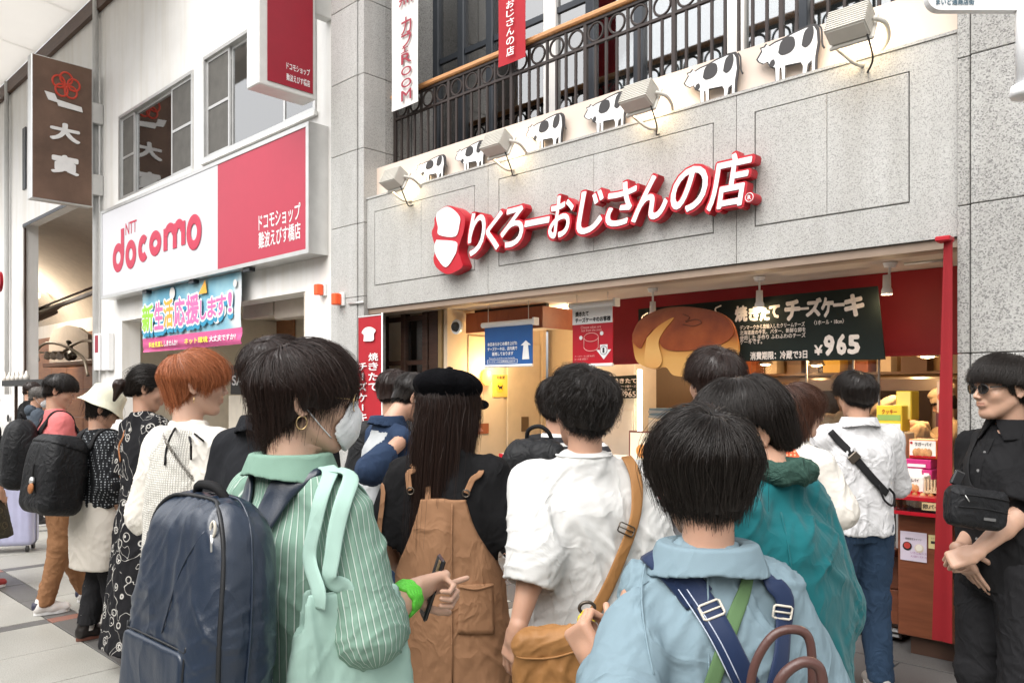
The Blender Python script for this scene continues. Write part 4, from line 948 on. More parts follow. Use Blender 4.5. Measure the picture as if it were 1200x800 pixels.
box('sheet', ax(1098, Y), ax(1112, Y), Y, Y+.004, az(1105, 483, Y), az(1105, 447, Y), M('poster_cream', (.72, .48, .30)), hp); box('brown_band', ax(1097, Y), ax(1112, Y), Y-.002, Y+.005, az(1105, 500, Y), az(1105, 484, Y), M('poster_brown', (.12, .02, .015)), hp)
put_text('lettering', 'りんご', WCARD, hp, (ax(1100, Y), Y-.004, az(1105, 494, Y)), XU, ZU, .06, .03, offset=.02); V, F = cyl_vf((ax(1104.5, Y), Y-.004, az(1104, 465, Y)), .028, .028, .003, 16, 'y'); mk('apple_print', V, F, M('apple_print', (.62, .16, .05)), hp)
# framed cake poster and crate near the middle of the counter
fp = thing('framed_poster', 'brown framed cake poster standing on the counter behind the tan strap', 'poster', on_y(756, 560, 5.4)); Y = 5.45
X0, X1, z0, z1 = ax(737, Y), ax(777, Y), az(757, 560, Y), az(757, 505, Y)
box('frame', X0, X1, Y, Y+.02, z0, z1, M('frame_brown', (.14, .04, .025)), fp); box('print', X0+.015, X1-.015, Y-.002, Y-.0005, z0+.015, z1-.015, M('print_cream', (.75, .65, .48)), fp)
V, F = cyl_vf((X0+.13, Y-.005, z0+.22), .055, .055, .003, 24, 'y'); mk('cake_print', V, F, M('cake_orange', (.65, .26, .06)), fp); box('dark_base', X0+.016, X1-.016, Y-.006, Y-.0025, z0+.016, z0+.09, INK, fp)
put_text('lettering', 'チーズケーキ', WCARD, fp, (X0+.04, Y-.008, z0+.04), XU, ZU, .2, .03)
cup = thing('dessert_cup', 'pink rimmed white dessert cup beside the framed cake poster', 'cup', on_y(769, 540, 5.3)); V, F = lathe_vf(wloc(cup), [(.001, 0), (.04, 0), (.055, .05), (.06, .09), (.05, .085), (.001, .07)], 20); mk('bowl', V, F, WCARD, cup, smooth=True)
V, F = lathe_vf(wloc(cup) + [0, 0, .088], [(.06, 0), (.066, .008), (.06, .016), (.052, .008), (.06, 0)], 20); mk('rim', V, F, M('rim_pink', (.6, .10, .2)), cup, smooth=True)
cr = thing('folded_stack', 'stack of blue grey folded cartons on a cream crate behind counter', 'stack', on_y(780, 505, 6.3)); Y = 6.3
X0, X1 = ax(759, Y), ax(803, Y); box('cream_crate', X0, X1, Y, Y+.3, az(780, 506, Y), az(780, 491, Y), M('crate_cream', (.62, .54, .42)), cr, b=.01)
for k in range(4): box('folded_carton', X0+.0+.01*(k % 2), X1-.02*(k % 3), Y+.01, Y+.28, az(780, 490-3*k, Y), az(780, 487.4-3*k, Y), M('carton_blue', (.13, .20, .24)) if k % 2 else M('carton_grey', (.3, .33, .33)), cr)
# red curtain strip at the right pillar
rcn = thing('red_curtain', 'narrow deep red curtain hanging from ceiling at the right pillar', 'curtain', (-1.33, 4.9, .2))
V = []; nz, nx = 40, 16
for j in range(nz+1):
    v = j/nz; zt = az(1119, 281, 4.93); z = .2 + (zt-.2)*v; w_ = .105*(1-v)+.045*v
    for i in range(nx+1):
        u = i/nx; V.append((XR0-.005-w_*(1-u), 4.90+.006*math.sin(u*5+v*1.5)*(1-v*.4), z))
F = [(j*(nx+1)+i, j*(nx+1)+i+1, (j+1)*(nx+1)+i+1, (j+1)*(nx+1)+i) for j in range(nz) for i in range(nx)]
mk('curtain_cloth', V + [(a, b_+.006, c_) for a, b_, c_ in V], F + [tuple(len(V)+k for k in q[::-1]) for q in F], M('curtain_red', (.25, .003, .008), .8), rcn, smooth=True)
box('curtain_box', XR0-.085, XR0-.006, 4.86, 4.95, az(1119, 283, 4.93), az(1119, 277, 4.93), RED, rcn, b=.006)
# queue barrier: red belts between posts
qb = thing('queue_barrier', 'red belt queue barrier on thin posts in front of the counter', 'barrier', (-3.6, 4.4, 0))
pA, pB, pC = cam_at(455, 632, 4.5), cam_at(601, 668, 4.2), cam_at(792, 616, 4.6); 
pA, pB, pC = np.array([-4.95, 4.2, .86]), np.array([-3.35, 3.85, .86]), np.array([-2.55, 4.55, .86])
for p in (pA, pB, pC):
    tube('post', [(p[0], p[1], .02), (p[0], p[1], .93)], .022, STEEL, qb, 14); V, F = lathe_vf((p[0], p[1], 0), [(.001, .03), (.15, .018), (.16, .004), (.001, .003)][::-1], 24); mk('post_base', V, F, STEEL, qb, smooth=True)
    V, F = cyl_vf((p[0], p[1], .82), .032, .032, .09, 16); mk('belt_head', V, F, BLACK, qb)
for a, b_ in ((pA, pB), (pB, pC)):
    q = [a + (b_-a)*t + np.array([0, 0, -.012*math.sin(math.pi*t)]) for t in np.linspace(0.02, .98, 12)]
    V = [tuple(p + [0, 0, s]) for p in q for s in (-.025, .025)]; F = [(2*i, 2*i+2, 2*i+3, 2*i+1) for i in range(len(q)-1)]
    V2 = V + [(x+.002, y+.003, z) for x, y, z in V]; mk('belt', V2, F + [tuple(len(V)+k for k in f[::-1]) for f in F], RED, qb)

# ================================================================ phone shop building
db = thing('phone_shop_building', 'white building with sliding windows and open phone shop below', 'building', (-11, 5, 0))
Y = 5.1; DL, DR = -14.75, -7.535
ox0, ox1 = ax(143, Y), ax(358, Y); oz = az(358, 341, Y)   # shop opening
w0, w1, w2, w3 = ax(140, Y), ax(227, Y), ax(239, Y), ax(371, Y); zb, zt = az(140, 237, Y), az(140, 137, Y)
zb2, zt2 = az(239, 190, Y), az(239, 68, Y)
wall = [(DL, ox0, Y, Y+.3, 0, oz), (ox1, DR-.003, Y, Y+.3, 0, oz), (DL, DR-.003, Y, Y+.3, oz, zb), (DL, w0, Y, Y+.3, zb, zt), (w1, w2, Y, Y+.3, zb, zt), (w3, DR-.003, Y, Y+.3, zb, zt2), (DL, w2-.0, Y, Y+.3, zt, 9.5), (w2, w3, Y, Y+.3, zt2, 9.5), (w3, DR-.003, Y, Y+.3, zt2, 9.5)]
boxes('wall', wall, WHITE, db)
def slide_window(a, b_, z0, z1, splits, lb):
    wn = box('window', a+.002, b_-.002, Y-.02, Y+.10, z0+.002, z0+.05, ALU, db)
    boxes('frame', [(a+.002, b_-.002, Y-.02, Y+.1, z1-.05, z1-.002), (a+.002, a+.05, Y-.021, Y+.1, z0+.051, z1-.051), (b_-.05, b_-.002, Y-.021, Y+.1, z0+.051, z1-.051)], ALU, wn)
    W_ = b_-a
    for k, (p, q, dark) in enumerate(splits):
        xa_, xb_ = a+.05+(W_-.1)*p, a+.05+(W_-.1)*q; yo = Y+.02+.03*(k % 2)
        boxes('sash', [(xa_, xa_+.04, yo, yo+.025, z0+.05, z1-.05), (xb_-.04, xb_, yo, yo+.025, z0+.05, z1-.05), (xa_+.04, xb_-.04, yo, yo+.025, z0+.05, z0+.09), (xa_+.04, xb_-.04, yo, yo+.025, z1-.09, z1-.05)] + ([(xa_+.04, xb_-.04, yo, yo+.025, (z0+z1)/2-.02, (z0+z1)/2+.02)] if dark else []), ALU, wn)
        box('pane', xa_+.04, xb_-.04, yo+.01, yo+.014, z0+.09, z1-.09, M('dark_screen', (.10, .095, .085), .6, var=.2) if dark else GLASSM, wn)
    box('room_back', a+.01, b_-.01, Y+.28, Y+.29, z0+.01, z1-.01, M('dim_room', (.20, .19, .17), .9), wn)
    box('sill', a-.03, b_+.03, Y-.05, Y-.002, z0-.05, z0-.002, WHITE, wn)
    return wn
slide_window(w0, w1, zb, zt, [(0, .2, 1), (.2, .72, 0), (.72, 1, 1)], '')
slide_window(w2, w3, zb2, zt2, [(0, .24, 1), (.24, .74, 0), (.74, 1, 0)], '')
# lit reveal, shop ceiling, shutter boxes
SHW = M('phone_shop_wall', (.66, .60, .50), .7); SHC = M('phone_shop_ceiling', (.70, .64, .54), .7)
box('shop_back_wall', DL, ox1+.2, 8.4, 8.5, 0, 4.6, SHW, db); box('shop_ceiling', DL, DR-.01, Y+.301, 8.4, oz+.25, oz+.35, SHC, db); box('shop_side_wall', ox1+.12, ox1+.2, Y+.301, 8.4, 0, oz+.24, SHW, db); box('shop_side_wall', DL, DL+.1, Y+.301, 8.4, 0, oz+.24, SHW, db)
box('reveal', ox1-.05, ox1-.001, Y+.01, Y+.32, .01, oz-.002, M('reveal_beige', (.62, .56, .48)), db)
for a, b_ in ((283, 319), (320, 357)): box('shutter_box', ax(a, Y+.3)+.01, ax(b_, Y+.3)-.01, Y+.31, Y+.5, az((a+b_)/2, 372, Y+.3), oz+.24, M('shutter_beige', (.48, .42, .36)), db, b=.01)
pb = thing('posterboard_wall', 'pale inner wall with door seams inside the phone shop', 'wall', (-13.5, 6.2, 0)); box('wall_face', ax(150, 6.2), ax(186, 6.2), 6.2, 6.3, .005, oz+.2, WHITE, pb); box('door_seam', ax(166, 6.2), ax(167, 6.2), 6.19, 6.199, .01, 2.6, ALU, pb); V, F = cyl_vf(on_y(164, 430, 6.18), .06, .06, .01, 16, 'y'); mk('red_dot', V, F, RED, pb)
box('inner_post', ax(153, 5.7), ax(155, 5.7), 5.65, 5.72, .01, oz+.2, DWOOD, db)
sb = thing('brand_display', 'black display board with partly hidden white maker name', 'sign', on_y(285, 462, 6.0)); Y6 = 6.0
box('board', ax(270, Y6), ax(330, Y6), Y6, Y6+.1, az(285, 462, Y6), az(285, 427, Y6), BLACK, sb, b=.005); put_text('lettering', 'SAMSUNG', SIGNW, sb, (ax(272, Y6), Y6-.004, az(272, 451.5, Y6)), XU, ZU, ax(328, Y6)-ax(272, Y6), .16, offset=.02)
box('counter_base', ax(268, Y6), ax(330, Y6), Y6, Y6+.3, .005, az(285, 463, Y6), SHW, sb)
hp2 = thing('hanging_notice', 'yellowish hanging notice behind orange hair in the phone shop', 'sign', on_y(213, 440, 6.1)); box('card', ax(196, 6.1), ax(203, 6.1), 6.1, 6.12, az(200, 432, 6.1), az(200, 415, 6.1), M('notice_tan', (.5, .3, .15)), hp2)
cl_ = thing('added_ceiling_light', 'added unseen glowing ceiling panel that brightens the phone shop', 'lamp', (-10.5, 6.8, oz+.2)); box('diffuser', -11.6, -9.4, 6.5, 7.1, oz+.2, oz+.245, M('added_panel_glow', (1, .95, .88), .5, emit=(1, .92, .8), es=7), cl_)  # unseen glowing panel, added to brighten the dark phone shop interior
# phone shop sign
ds = thing('phone_shop_sign', 'long white and pink lightbox sign reading docomo over the shop', 'sign', (-11, 4.8, 3.3))
Ys = 4.85; sx0, sx1, sxm = ax(120, Ys), ax(359, Ys), ax(255, Ys); sz0, sz1 = az(120, 347, Ys), az(120, 251, Ys)
PNK = M('sign_pink', (.40, .022, .052), .4, var=.03, emit=(.40, .022, .052), es=.05); WLIT = M('lightbox_white', (.58, .58, .61), .4, var=.015, emit=(.58, .58, .61), es=.05)
boxes('case', [(sx0-.06, sx1+.06, Ys+.012, Y-.003, sz0-.05, sz1+.05)], ALU, ds)
box('face_white', sx0, sxm, Ys, Ys+.01, sz0, sz1, WLIT, ds); box('face_pink', sxm+.002, sx1, Ys, Ys+.01, sz0, sz1, PNK, ds)
boxes('frame', [(sx0-.06, sx1+.06, Ys-.01, Ys+.011, sz0-.05, sz0-.001), (sx0-.06, sx1+.06, Ys-.01, Ys+.011, sz1+.001, sz1+.05), (sx0-.06, sx0-.001, Ys-.01, Ys+.011, sz0, sz1), (sx1+.001, sx1+.06, Ys-.01, Ys+.011, sz0, sz1)], ALU, ds)
DOC = M('logo_pink', (.52, .03, .075), .5); Yt = Ys-.004
# docomo: strokes as rounded tubes flattened
_dk = [0]
def _yt(): _dk[0] += 1; return Yt - .0006*_dk[0]
def stroke(pts, wdt, par=ds, nm='letter', m=DOC):
    P = np.array([(ax(x, Yt), _yt_, az(x, y, Yt)) for _yt_ in [_yt()] for x, y in pts]); Q = spline(P, 6); V, F = tube_vf(Q, 1.0, flat=(wdt, .006), ups=[(0, -1, 0)]*len(Q)); mk(nm, V, F, m, par, smooth=False)
def ring_l(x0, x1, y0, y1, wdt, a0=0, a1=360, nm='letter'):
    Xa, Xb_ = ax(x0, Yt), ax(x1, Yt); mxp = (x0+x1)/2; Za, Zb_ = az(mxp, y1, Yt), az(mxp, y0, Yt); cx, cz, rx, rz = (Xa+Xb_)/2, (Za+Zb_)/2, (Xb_-Xa)/2-wdt/2, (Zb_-Za)/2-wdt/2
    a = np.radians(np.linspace(a0, a1, 40)); P = np.stack([cx+rx*np.cos(a), 0*a+_yt(), cz+rz*np.sin(a)], 1); cl = a1-a0 == 360
    V, F = tube_vf(P[:-1] if cl else P, 1.0, flat=(wdt, .006), closed=cl, ups=[(0, -1, 0)]*40); mk(nm, V, F, DOC, ds)
wd = .135
ring_l(132, 145, 285, 319, wd); stroke([(143.5, 268), (143.5, 290), (143.5, 300)], wd)
ring_l(147, 159.5, 281, 315, wd); ring_l(162, 174, 275, 307, wd, 45, 315); ring_l(175, 189, 270, 300, wd)
for xx, y0, y1 in ((194, 265, 294), (205, 259, 291), (215, 256, 287)): stroke([(xx, y0+3), (xx, (y0+y1)/2), (xx, y1)], wd)
ring_l(192.5, 206.5, 261, 291, wd, 0, 180); ring_l(203.5, 216.5, 256.5, 287, wd, 0, 180); ring_l(219, 236.5, 251, 293, wd)
put_text('lettering', 'NTT', DOC, ds, (ax(147, Yt), Yt, az(147, 276, Yt)), XU, ZU, ax(160, Yt)-ax(147, Yt), .19, offset=.01)
put_text('lettering', 'ドコモショップ', SIGNW, ds, (ax(303, Yt), Yt, az(303, 271, Yt)), XU, ZU, ax(352, Yt)-ax(303, Yt), .20, offset=.015)
put_text('lettering', '難波えびす橋店', SIGNW, ds, (ax(303, Yt), Yt, az(303, 292, Yt)), XU, ZU, ax(352, Yt)-ax(303, Yt), .20, offset=.015)
for px_ in (165, 219, 283): box('bracket', ax(px_, Ys), ax(px_, Ys)+.16, Ys+.02, Ys+.1, sz0-.10, sz0-.052, DFRAME, ds)
# campaign banner below it
bn = thing('campaign_banner', 'light blue and pink cloth banner hanging under the docomo sign', 'banner', (ax(225, 4.95), 4.95, 2.6))
Yn = 4.95; bx0, bx1 = ax(167, Yn), ax(283, Yn); bz1 = sz0-.06; bz0 = az(167, 413, Yn)
def ban_mat():
    g = G('banner_sky_print'); n1 = g.n('ShaderNodeTexNoise', Scale=1.1, Detail=3); g.l(g.co(), n1.inputs['Vector'])
    g.l(g.ramp(n1.outputs[0], [(.4, (.13, .36, .50)), (.55, (.30, .52, .60)), (.62, (.60, .64, .66))]), g.b.inputs['Base Color']); g.b.inputs['Roughness'].default_value = .7; return g.m
BPK = M('banner_pink', (.58, .10, .26), .7)
hz = bz0+(bz1-bz0)*.23
cloth('banner_sky', bx0, bx1, hz, bz1, Yn, ban_mat(), bn, amp=.012, nx=24); cloth('banner_band', bx0, bx1+.02, bz0, hz-.001, Yn+.0, BPK, bn, amp=.02, nx=24)
Yt2 = Yn-.035; W_ = bx1-bx0
cols = {'g': M('print_green', (.30, .62, .05)), 'p': M('print_magenta', (.72, .16, .40)), 'o': M('print_orange', (.85, .40, .05))}
TB = M('print_teal', (.03, .28, .46))
chars = [('新', .02, .155, 'g', 0), ('生', .165, .27, 'p', .04), ('活', .27, .375, 'o', .10), ('応', .385, .50, 'p', .06), ('援', .51, .64, 'p', .10), ('し', .65, .71, 'p', .26), ('ま', .72, .80, 'p', .30), ('す', .80, .89, 'p', .36), ('!', .905, .94, 'p', .44)]
Hs = bz1-hz
for c_, a, b_, k, up in chars:
    zz = hz + Hs*(.13+up*.35); hh = Hs*(.58 - .2*(up > .2))
    put_text('lettering_shadow', c_, TB, bn, (bx0+W_*a-.02, Yt2+.006, zz-.09), XU, ZU, W_*(b_-a)+.05, hh+.06, offset=.10)
    put_text('lettering_outline', c_, SIGNW, bn, (bx0+W_*a-.03, Yt2+.003, zz-.03), XU, ZU, W_*(b_-a)+.06, hh+.06, offset=.09)
    put_text('lettering', c_, cols[k], bn, (bx0+W_*a, Yt2, zz), XU, ZU, W_*(b_-a), hh, offset=.03)
YLL = M('print_yellow', (.88, .78, .08)); Hb = hz-bz0
for s_, a, b_, m in (('料金見直し', .10, .27, YLL), ('しませんか?', .275, .42, SIGNW), ('ネット環境', .49, .72, YLL), ('大丈夫ですか?', .735, .97, SIGNW)): put_text('lettering', s_, m, bn, (bx0+W_*a, Yt2+.004, bz0+Hb*.28), XU, ZU, W_*(b_-a), Hb*.40, offset=.03)
V, F = extrude_poly([(bx0+W_*a, hz+Hs*b_) for a, b_ in ((.635, .72), (.715, .72), (.70, .98))], Yt2, Yt2+.004); mk('cone_print', V, F, cols['o'], bn)
for u, v, r_ in ((.36, .85, .09), (.96, .80, .05), (.80, .28, .12), (.86, .34, .08)): V, F = cyl_vf((bx0+W_*u, Yt2+.01, hz+Hs*v), r_, r_, .003, 20, 'y'); mk('dot_print', V, F, CLW, bn)
tube('banner_cord', [(bx1, Yn, bz1), (bx1+.02, Yn, bz1+.12)], .006, SIGNW, bn, 5)
# projecting red lightbox
pj = thing('projecting_sign', 'tall deep red projecting lightbox with white frame on the white building', 'sign', (-7.7, 4.5, 4.8))
Xf = -7.66; yA, yB = float(on_x(303, 460, Xf)[1]), float(on_x(370, 460, Xf)[1]); yb_, zb_ = yA, az(303, 105, yA)
zb_ = float(on_x(370, 118, Xf)[2])
box('case', Xf-.26, Xf-.002, yA, yB, zb_, 8.2, M('lightbox_frame', (.66, .66, .64), .4), pj, b=.012)
box('face', Xf, Xf+.008, yA+.10, yB-.04, zb_+.06, 8.1, M('face_deep_red', (.27, .004, .018), .4, emit=(.27, .004, .018), es=.04), pj)
for k, s_ in enumerate(('ドコモショップ', '難波えびす橋店')): put_text('lettering', s_, SIGNW, pj, (Xf+.010, yA+.32, zb_+.24-.12*k), (0, 1, 0), ZU, yB-yA-.40, .075, offset=.012)
for z in (zb_+1.0,): box('bracket', Xf-.18, Xf-.06, yB+.001, Y-.002, z, z+.42, M('bracket_white', (.6, .6, .58)), pj, b=.008)
# orange alarm lamps
for i, (px_, py_) in enumerate(((380, 340), (401, 351))):
    Yz = Y-.002 if i == 0 else 4.948; c = on_y(px_, py_, Yz)
    t = thing('alarm_lamp', ('orange alarm lamp on the white wall below docomo sign', 'orange alarm lamp on the grey granite pillar')[i], 'alarm', c); box('base', c[0]-.05, c[0]+.06, Yz-.03, Yz, c[2]-.07, c[2]+.07, SIGNW, t, b=.004); box('lens', c[0]-.055, c[0]+.035, Yz-.11, Yz-.031, c[2]-.062, c[2]+.062, M('orange_lens', (.85, .10, .02), .3), t, b=.01)
tube('conduit', [on_y(409, 356, 4.94), on_y(426, 354, 4.94)], .012, ALU, bk, 6)

# ================================================================ left building with brown sign
lb_ = thing('sweets_shop_building', 'white building with vaulted open wooden shop at far left', 'building', (-18, 5.1, 0))
Y = 5.1; LX1 = -14.76; rx0, rx1 = ax(27, Y), ax(112, Y); rz = az(27, 263, Y)
boxes('wall', [(-30, rx0, Y, Y+.3, 0, 8.62), (rx0, rx1, Y, Y+.3, rz, 8.62), (rx1, LX1, Y, Y+.3, 0, 8.62)], WHITE, lb_)
for px_ in (8, 112): tube('downpipe', [(ax(px_, 5.02), 5.02, .05), (ax(px_, 5.02), 5.02, 8.6)], .05, M('pipe_grey', (.5, .5, .49)), lb_, 12)
box('opening_trim', rx0, rx1, Y-.012, Y-.002, rz-.07, rz, DFRAME, lb_); box('opening_post', rx0-.01, rx0+.03, Y+.02, Y+.05, .01, rz-.075, DWOOD, lb_)
box('window', ax(28, Y), ax(31.5, Y), Y-.03, Y-.002, az(30, 222, Y), az(30, 150, Y), DFRAME, lb_)
box('cornice_strip', -40, -12, Y-.08, Y+.32, 8.35, 8.62, wood('cornice_brown', (.05, .025, .015), (.12, .06, .035)), lb_)
# vault: curved pale ceiling inside
n = 24; V = []
for i in range(n+1):
    a = math.pi*i/n*.5; yy_, zz_ = Y+.3 + 3.2*math.sin(a), 3.0 + (rz+.2-3.0)*math.cos(a)
    for X in (-37, LX1-.05): V.append((X, yy_, zz_))
mk('vault', V, [(2*i, 2*i+1, 2*i+3, 2*i+2) for i in range(n)], M('vault_cream', (.62, .56, .49), .8), lb_, smooth=True)
box('inner_side_wall', LX1-.06, LX1-.0, Y+.301, 8.6, 0, 5.6, WHITE, lb_)
TW = wood('tan_panel', (.26, .11, .05), (.36, .17, .08), .45, (2, 2, 9))
for i in range(15):
    x0 = -36.5 + i*1.5
    box('wall_upper', x0, x0+1.5, 8.4, 8.5, az(60, 395, 8.4), 5.5, WHITE, lb_)
    for k, (z0, z1) in enumerate(((.01, .85), (.86, 1.7), (1.71, az(60, 395, 8.4)-.01))): box('wood_panel', x0+.01, x0+1.49, 8.34, 8.398, z0, z1, TW, lb_, b=.01)
aw = thing('curved_awning', 'grey curved awning with dark top edge inside the left shop', 'awning', on_y(85, 375, 6.4)); p = [on_y(x, y, 6.4) for x, y in ((52, 372), (56, 363), (75, 356), (112, 342))]; Q = spline(p, 6)
V, F = tube_vf(Q, 1.0, flat=(.9, .10), ups=[(0, -.5, 1)]*len(Q)); mk('awning_shell', V, F, M('awning_grey', (.38, .34, .31)), aw, smooth=True)
V, F = tube_vf(Q + [0, -.1, .08], 1.0, flat=(.5, .05), ups=[(0, -.5, 1)]*len(Q)); mk('awning_edge', V, F, DWOOD, aw, smooth=True)
ns = thing('arched_niche', 'pale arched wall niche lit from behind over the wooden shelf', 'niche', on_y(85, 430, 7.6)); pts = [(58, 425), (57, 400), (62, 387), (78, 381), (92, 384), (103, 392), (104, 425)]
V, F = extrude_poly([(ax(x, 7.6), az(x, y, 7.6)) for x, y in pts], 7.6, 7.7); mk('niche_face', V, F, M('niche_grey', (.55, .50, .46)), ns)
wl2 = thing('wall_lamp', 'round white lit wall lamp on the white side wall at left', 'lamp', on_y(42, 346, 7.4)); V, F = cyl_vf(wloc(wl2), .10, .08, .1, 16, 'y'); mk('lens', V, F, LGLOW, wl2)
ld = bpy.data.lights.new('wall_lamp_light', 'POINT'); ld.energy = 130; ld.color = (1, .86, .68); ld.shadow_soft_size = .3; lo = link('glow', ld, wl2); lo.location = (.3, -.9, .0)
shf = thing('wooden_shelf', 'red brown wooden wall shelf under the arched niche', 'shelf', on_y(80, 426, 6.9)); box('board', ax(50, 6.9), ax(108, 6.9), 6.9, 7.5, az(80, 428, 6.9), az(80, 423, 6.9), COUNTERW, shf, b=.01)
stt = thing('black_ornament', 'black carved ornament sitting on the red brown wall shelf', 'ornament', on_y(82, 422, 7.1))
def orn(P):
    c = wloc(stt); d = el(P, c + [0, 0, .12], (.32, .12, .13)); d = sm(d, rc(P, c + [-.05, 0, .2], c + [-.1, 0, .48], .11, .06), .05); d = sm(d, rc(P, c + [.1, 0, .2], c + [.4, 0, .1], .08, .05), .05)
    return d + .05*noise(P*7)
c = wloc(stt); V, F = nets(orn, c - .62, c + .65, .03); mk('carving', V, F, M('carved_black', (.02, .018, .016), .4), stt, smooth=True)
lp = thing('branch_lamp', 'curved brown pipe lamp with four white bulbs at left shop', 'lamp', on_y(100, 425, 6.3)); PW = M('pipe_tan', (.30, .25, .19), .4, metal=.4)
tube('arm', spline([on_y(x, y, 6.3) for x, y in ((103, 440), (96, 418), (72, 404), (55, 402), (45, 408), (41, 418))], 6), .035, PW, lp, 8); tube('arm', spline([on_y(x, y, 6.35) for x, y in ((70, 416), (84, 405), (98, 399), (108, 400))], 6), .035, PW, lp, 8)
BL2 = M('frosted_bulb', (.85, .83, .78), .2)
for i, px_ in enumerate((42, 56, 63, 70)):
    c = on_y(px_, 420+(-3*(i > 0)), 6.3); V, F = lathe_vf(c, [(.04, .12), (.05, .08), (.09, .0), (.08, -.07), (.001, -.1)][::-1], 14); mk('bulb', V, F, BL2, lp, smooth=True)
tube('cross_pipe', [on_y(44, 413, 6.3), on_y(74, 413, 6.3)], .025, PW, lp, 6)
ic = thing('intercom_box', 'white wall box with dark red display on the white column', 'intercom', on_y(117, 430, 5.0)); box('case', ax(110, 5.0), ax(118, 5.0), 4.98, 5.095, az(114, 434, 5.0), az(114, 391, 5.0), SIGNW, ic, b=.01); box('display', ax(111.5, 4.98), ax(115, 4.98), 4.974, 4.979, az(113, 413, 4.98), az(113, 393, 4.98), INKR, ic)
box('side_case', ax(119, 5.0), ax(127, 5.0), 5.0, 5.095, az(122, 434, 5.0), az(122, 390, 5.0), SIGNW, ic, b=.01)
# brown projecting sign
bs2 = thing('brown_sign', 'tall brown metal projecting sign with white brush characters and red blossom', 'sign', (-14.8, 4.4, 4.8))
Xs = -14.8; yA, yB = float(on_x(37, 460, Xs)[1]), float(on_x(109, 460, Xs)[1]); sz0, sz1 = float(on_x(109, 243, Xs)[2]), float(on_x(109, 81, Xs)[2])
BR = M('weathered_bronze', (.165, .098, .068), .55, metal=.2, var=.35, vs=1.5, bump=.002)
box('case', Xs-.22, Xs-.012, yA, yB, sz0, sz1, ALU, bs2, b=.01); box('face', Xs-.01, Xs, yA+.02, yB-.02, sz0+.02, sz1-.02, BR, bs2)
WB = M('brush_white', (.82, .81, .80), .5); W_ = yB-yA; H_ = sz1-sz0
O = lambda u, v: (Xs+.003, yA+W_*u, sz0+H_*v)
sp = [O(.20, .755), O(.36, .75), O(.40, .715), O(.80, .70), O(.82, .665), O(.42, .672), O(.40, .695), O(.26, .70)]
V = [p for p in sp] + [(p[0]+.02, p[1], p[2]) for p in sp]; n = len(sp); mk('brush_stroke', V, [tuple(range(2*n-1, n-1, -1)), tuple(range(n))] + [(i, (i+1) % n, n+(i+1) % n, n+i) for i in range(n)], WB, bs2)
for ch, v0, v1, u0, u1 in (('大', .43, .56, .28, .78), ('寅', .20, .335, .30, .76)): put_text('lettering', ch, WB, bs2, O(u0, v0), (0, 1, 0), ZU, W_*(u1-u0), H_*(v1-v0), offset=.045, depth=.02)
RB = M('blossom_red', (.62, .06, .03), .5)
for k in range(5):
    a0 = R(90+72*k); cy, cz = .55+.13*math.cos(a0), .83+.05*math.sin(a0)
    aa = np.linspace(0, 2*np.pi, 16, endpoint=False); tube('petal', [O(cy+.10*math.cos(a), cz+.042*math.sin(a)) for a in aa], .018, RB, bs2, 6, closed=True)
tube('stamen', [O(.50, .80), O(.56, .84), O(.62, .80)], .015, RB, bs2, 6)
for v in (.10, .62): box('bracket', Xs-.18, Xs-.05, yB+.001, Y-.002, sz0+H_*v, sz0+H_*v+.36, ALU, bs2, b=.01)
# eaves of the arcade
ea = thing('arcade_eaves', 'pale sloping arcade soffit along the top of the buildings', 'arcade roof', (-24, 4, 8.6))
PAN = M('soffit_pale', (.80, .78, .75), .8, var=.06, vs=1)
_t = PAN.node_tree; _tr = _t.nodes.new('ShaderNodeBsdfTranslucent'); _tr.inputs[0].default_value = (.9, .88, .85, 1); _mx = _t.nodes.new('ShaderNodeMixShader'); _mx.inputs[0].default_value = .6
_t.links.new(_t.nodes['Principled BSDF'].outputs[0], _mx.inputs[1]); _t.links.new(_tr.outputs[0], _mx.inputs[2]); _t.links.new(_mx.outputs[0], _t.nodes['Material Output'].inputs[0])
for k in range(12):
    x0 = -40 + 2.4*k
    V, F = box_vf(x0+.006, x0+2.394, 2.6, 5.016, 8.62, 8.72, .01); V = [(x, y, z+(5.016-y)*.10) for x, y, z in V]; mk('soffit_panel', V, F, PAN, ea)
box('arcade_beam', -40, -11.2, 2.0, 2.6, 8.3, 9.3, M('beam_grey', (.50, .48, .45), .7, var=.08, vs=1), ea, b=.03)
# market stall goods at far left
st = thing('goods_stand', 'dark topped goods stand in front of the far left shop', 'stand', on_y(25, 520, 4.3)); Yg = 4.3
box('dark_top', ax(2, Yg), ax(53, Yg), Yg, Yg+.5, az(25, 452, Yg), az(25, 445, Yg), BLACK, st); box('stand_base', ax(-30, Yg), ax(50, Yg), Yg+.1, Yg+.5, .005, .9, TW, st, b=.01)
for px_ in (3, 51): box('stand_post', ax(px_, Yg), ax(px_, Yg)+.05, Yg+.2, Yg+.25, .9, az(25, 452, Yg), DWOOD, st)
for i in range(6):
    px_ = 6+i*5; X = ax(px_, Yg+.25); z = az(25, 445, Yg)+.002; V, F = lathe_vf((X, Yg+.25, z), [(.001, 0), (.05, .0), (.055, .08), (.03, .12), (.015, .18), (.001, .19)], 10); o = mk('white_jar', V, F, WCARD, None, smooth=True, base=(X, Yg+.25, z)); tag(o, 'small white jar in a row on the dark topped stand', 'jar', 'white jars on the dark stand top')
nbn = thing('hanging_flag', 'white hanging flag with black emblem at far left edge', 'flag', on_y(8, 520, 4.2)); cloth('flag_cloth', ax(-6, 4.2), ax(14, 4.2), az(5, 515, 4.2), az(5, 462, 4.2), 4.2, CLW, nbn, amp=.03); V, F = cyl_vf(on_y(9, 490, 4.14), .07, .07, .01, 14, 'y'); mk('emblem', V, F, INK, nbn)
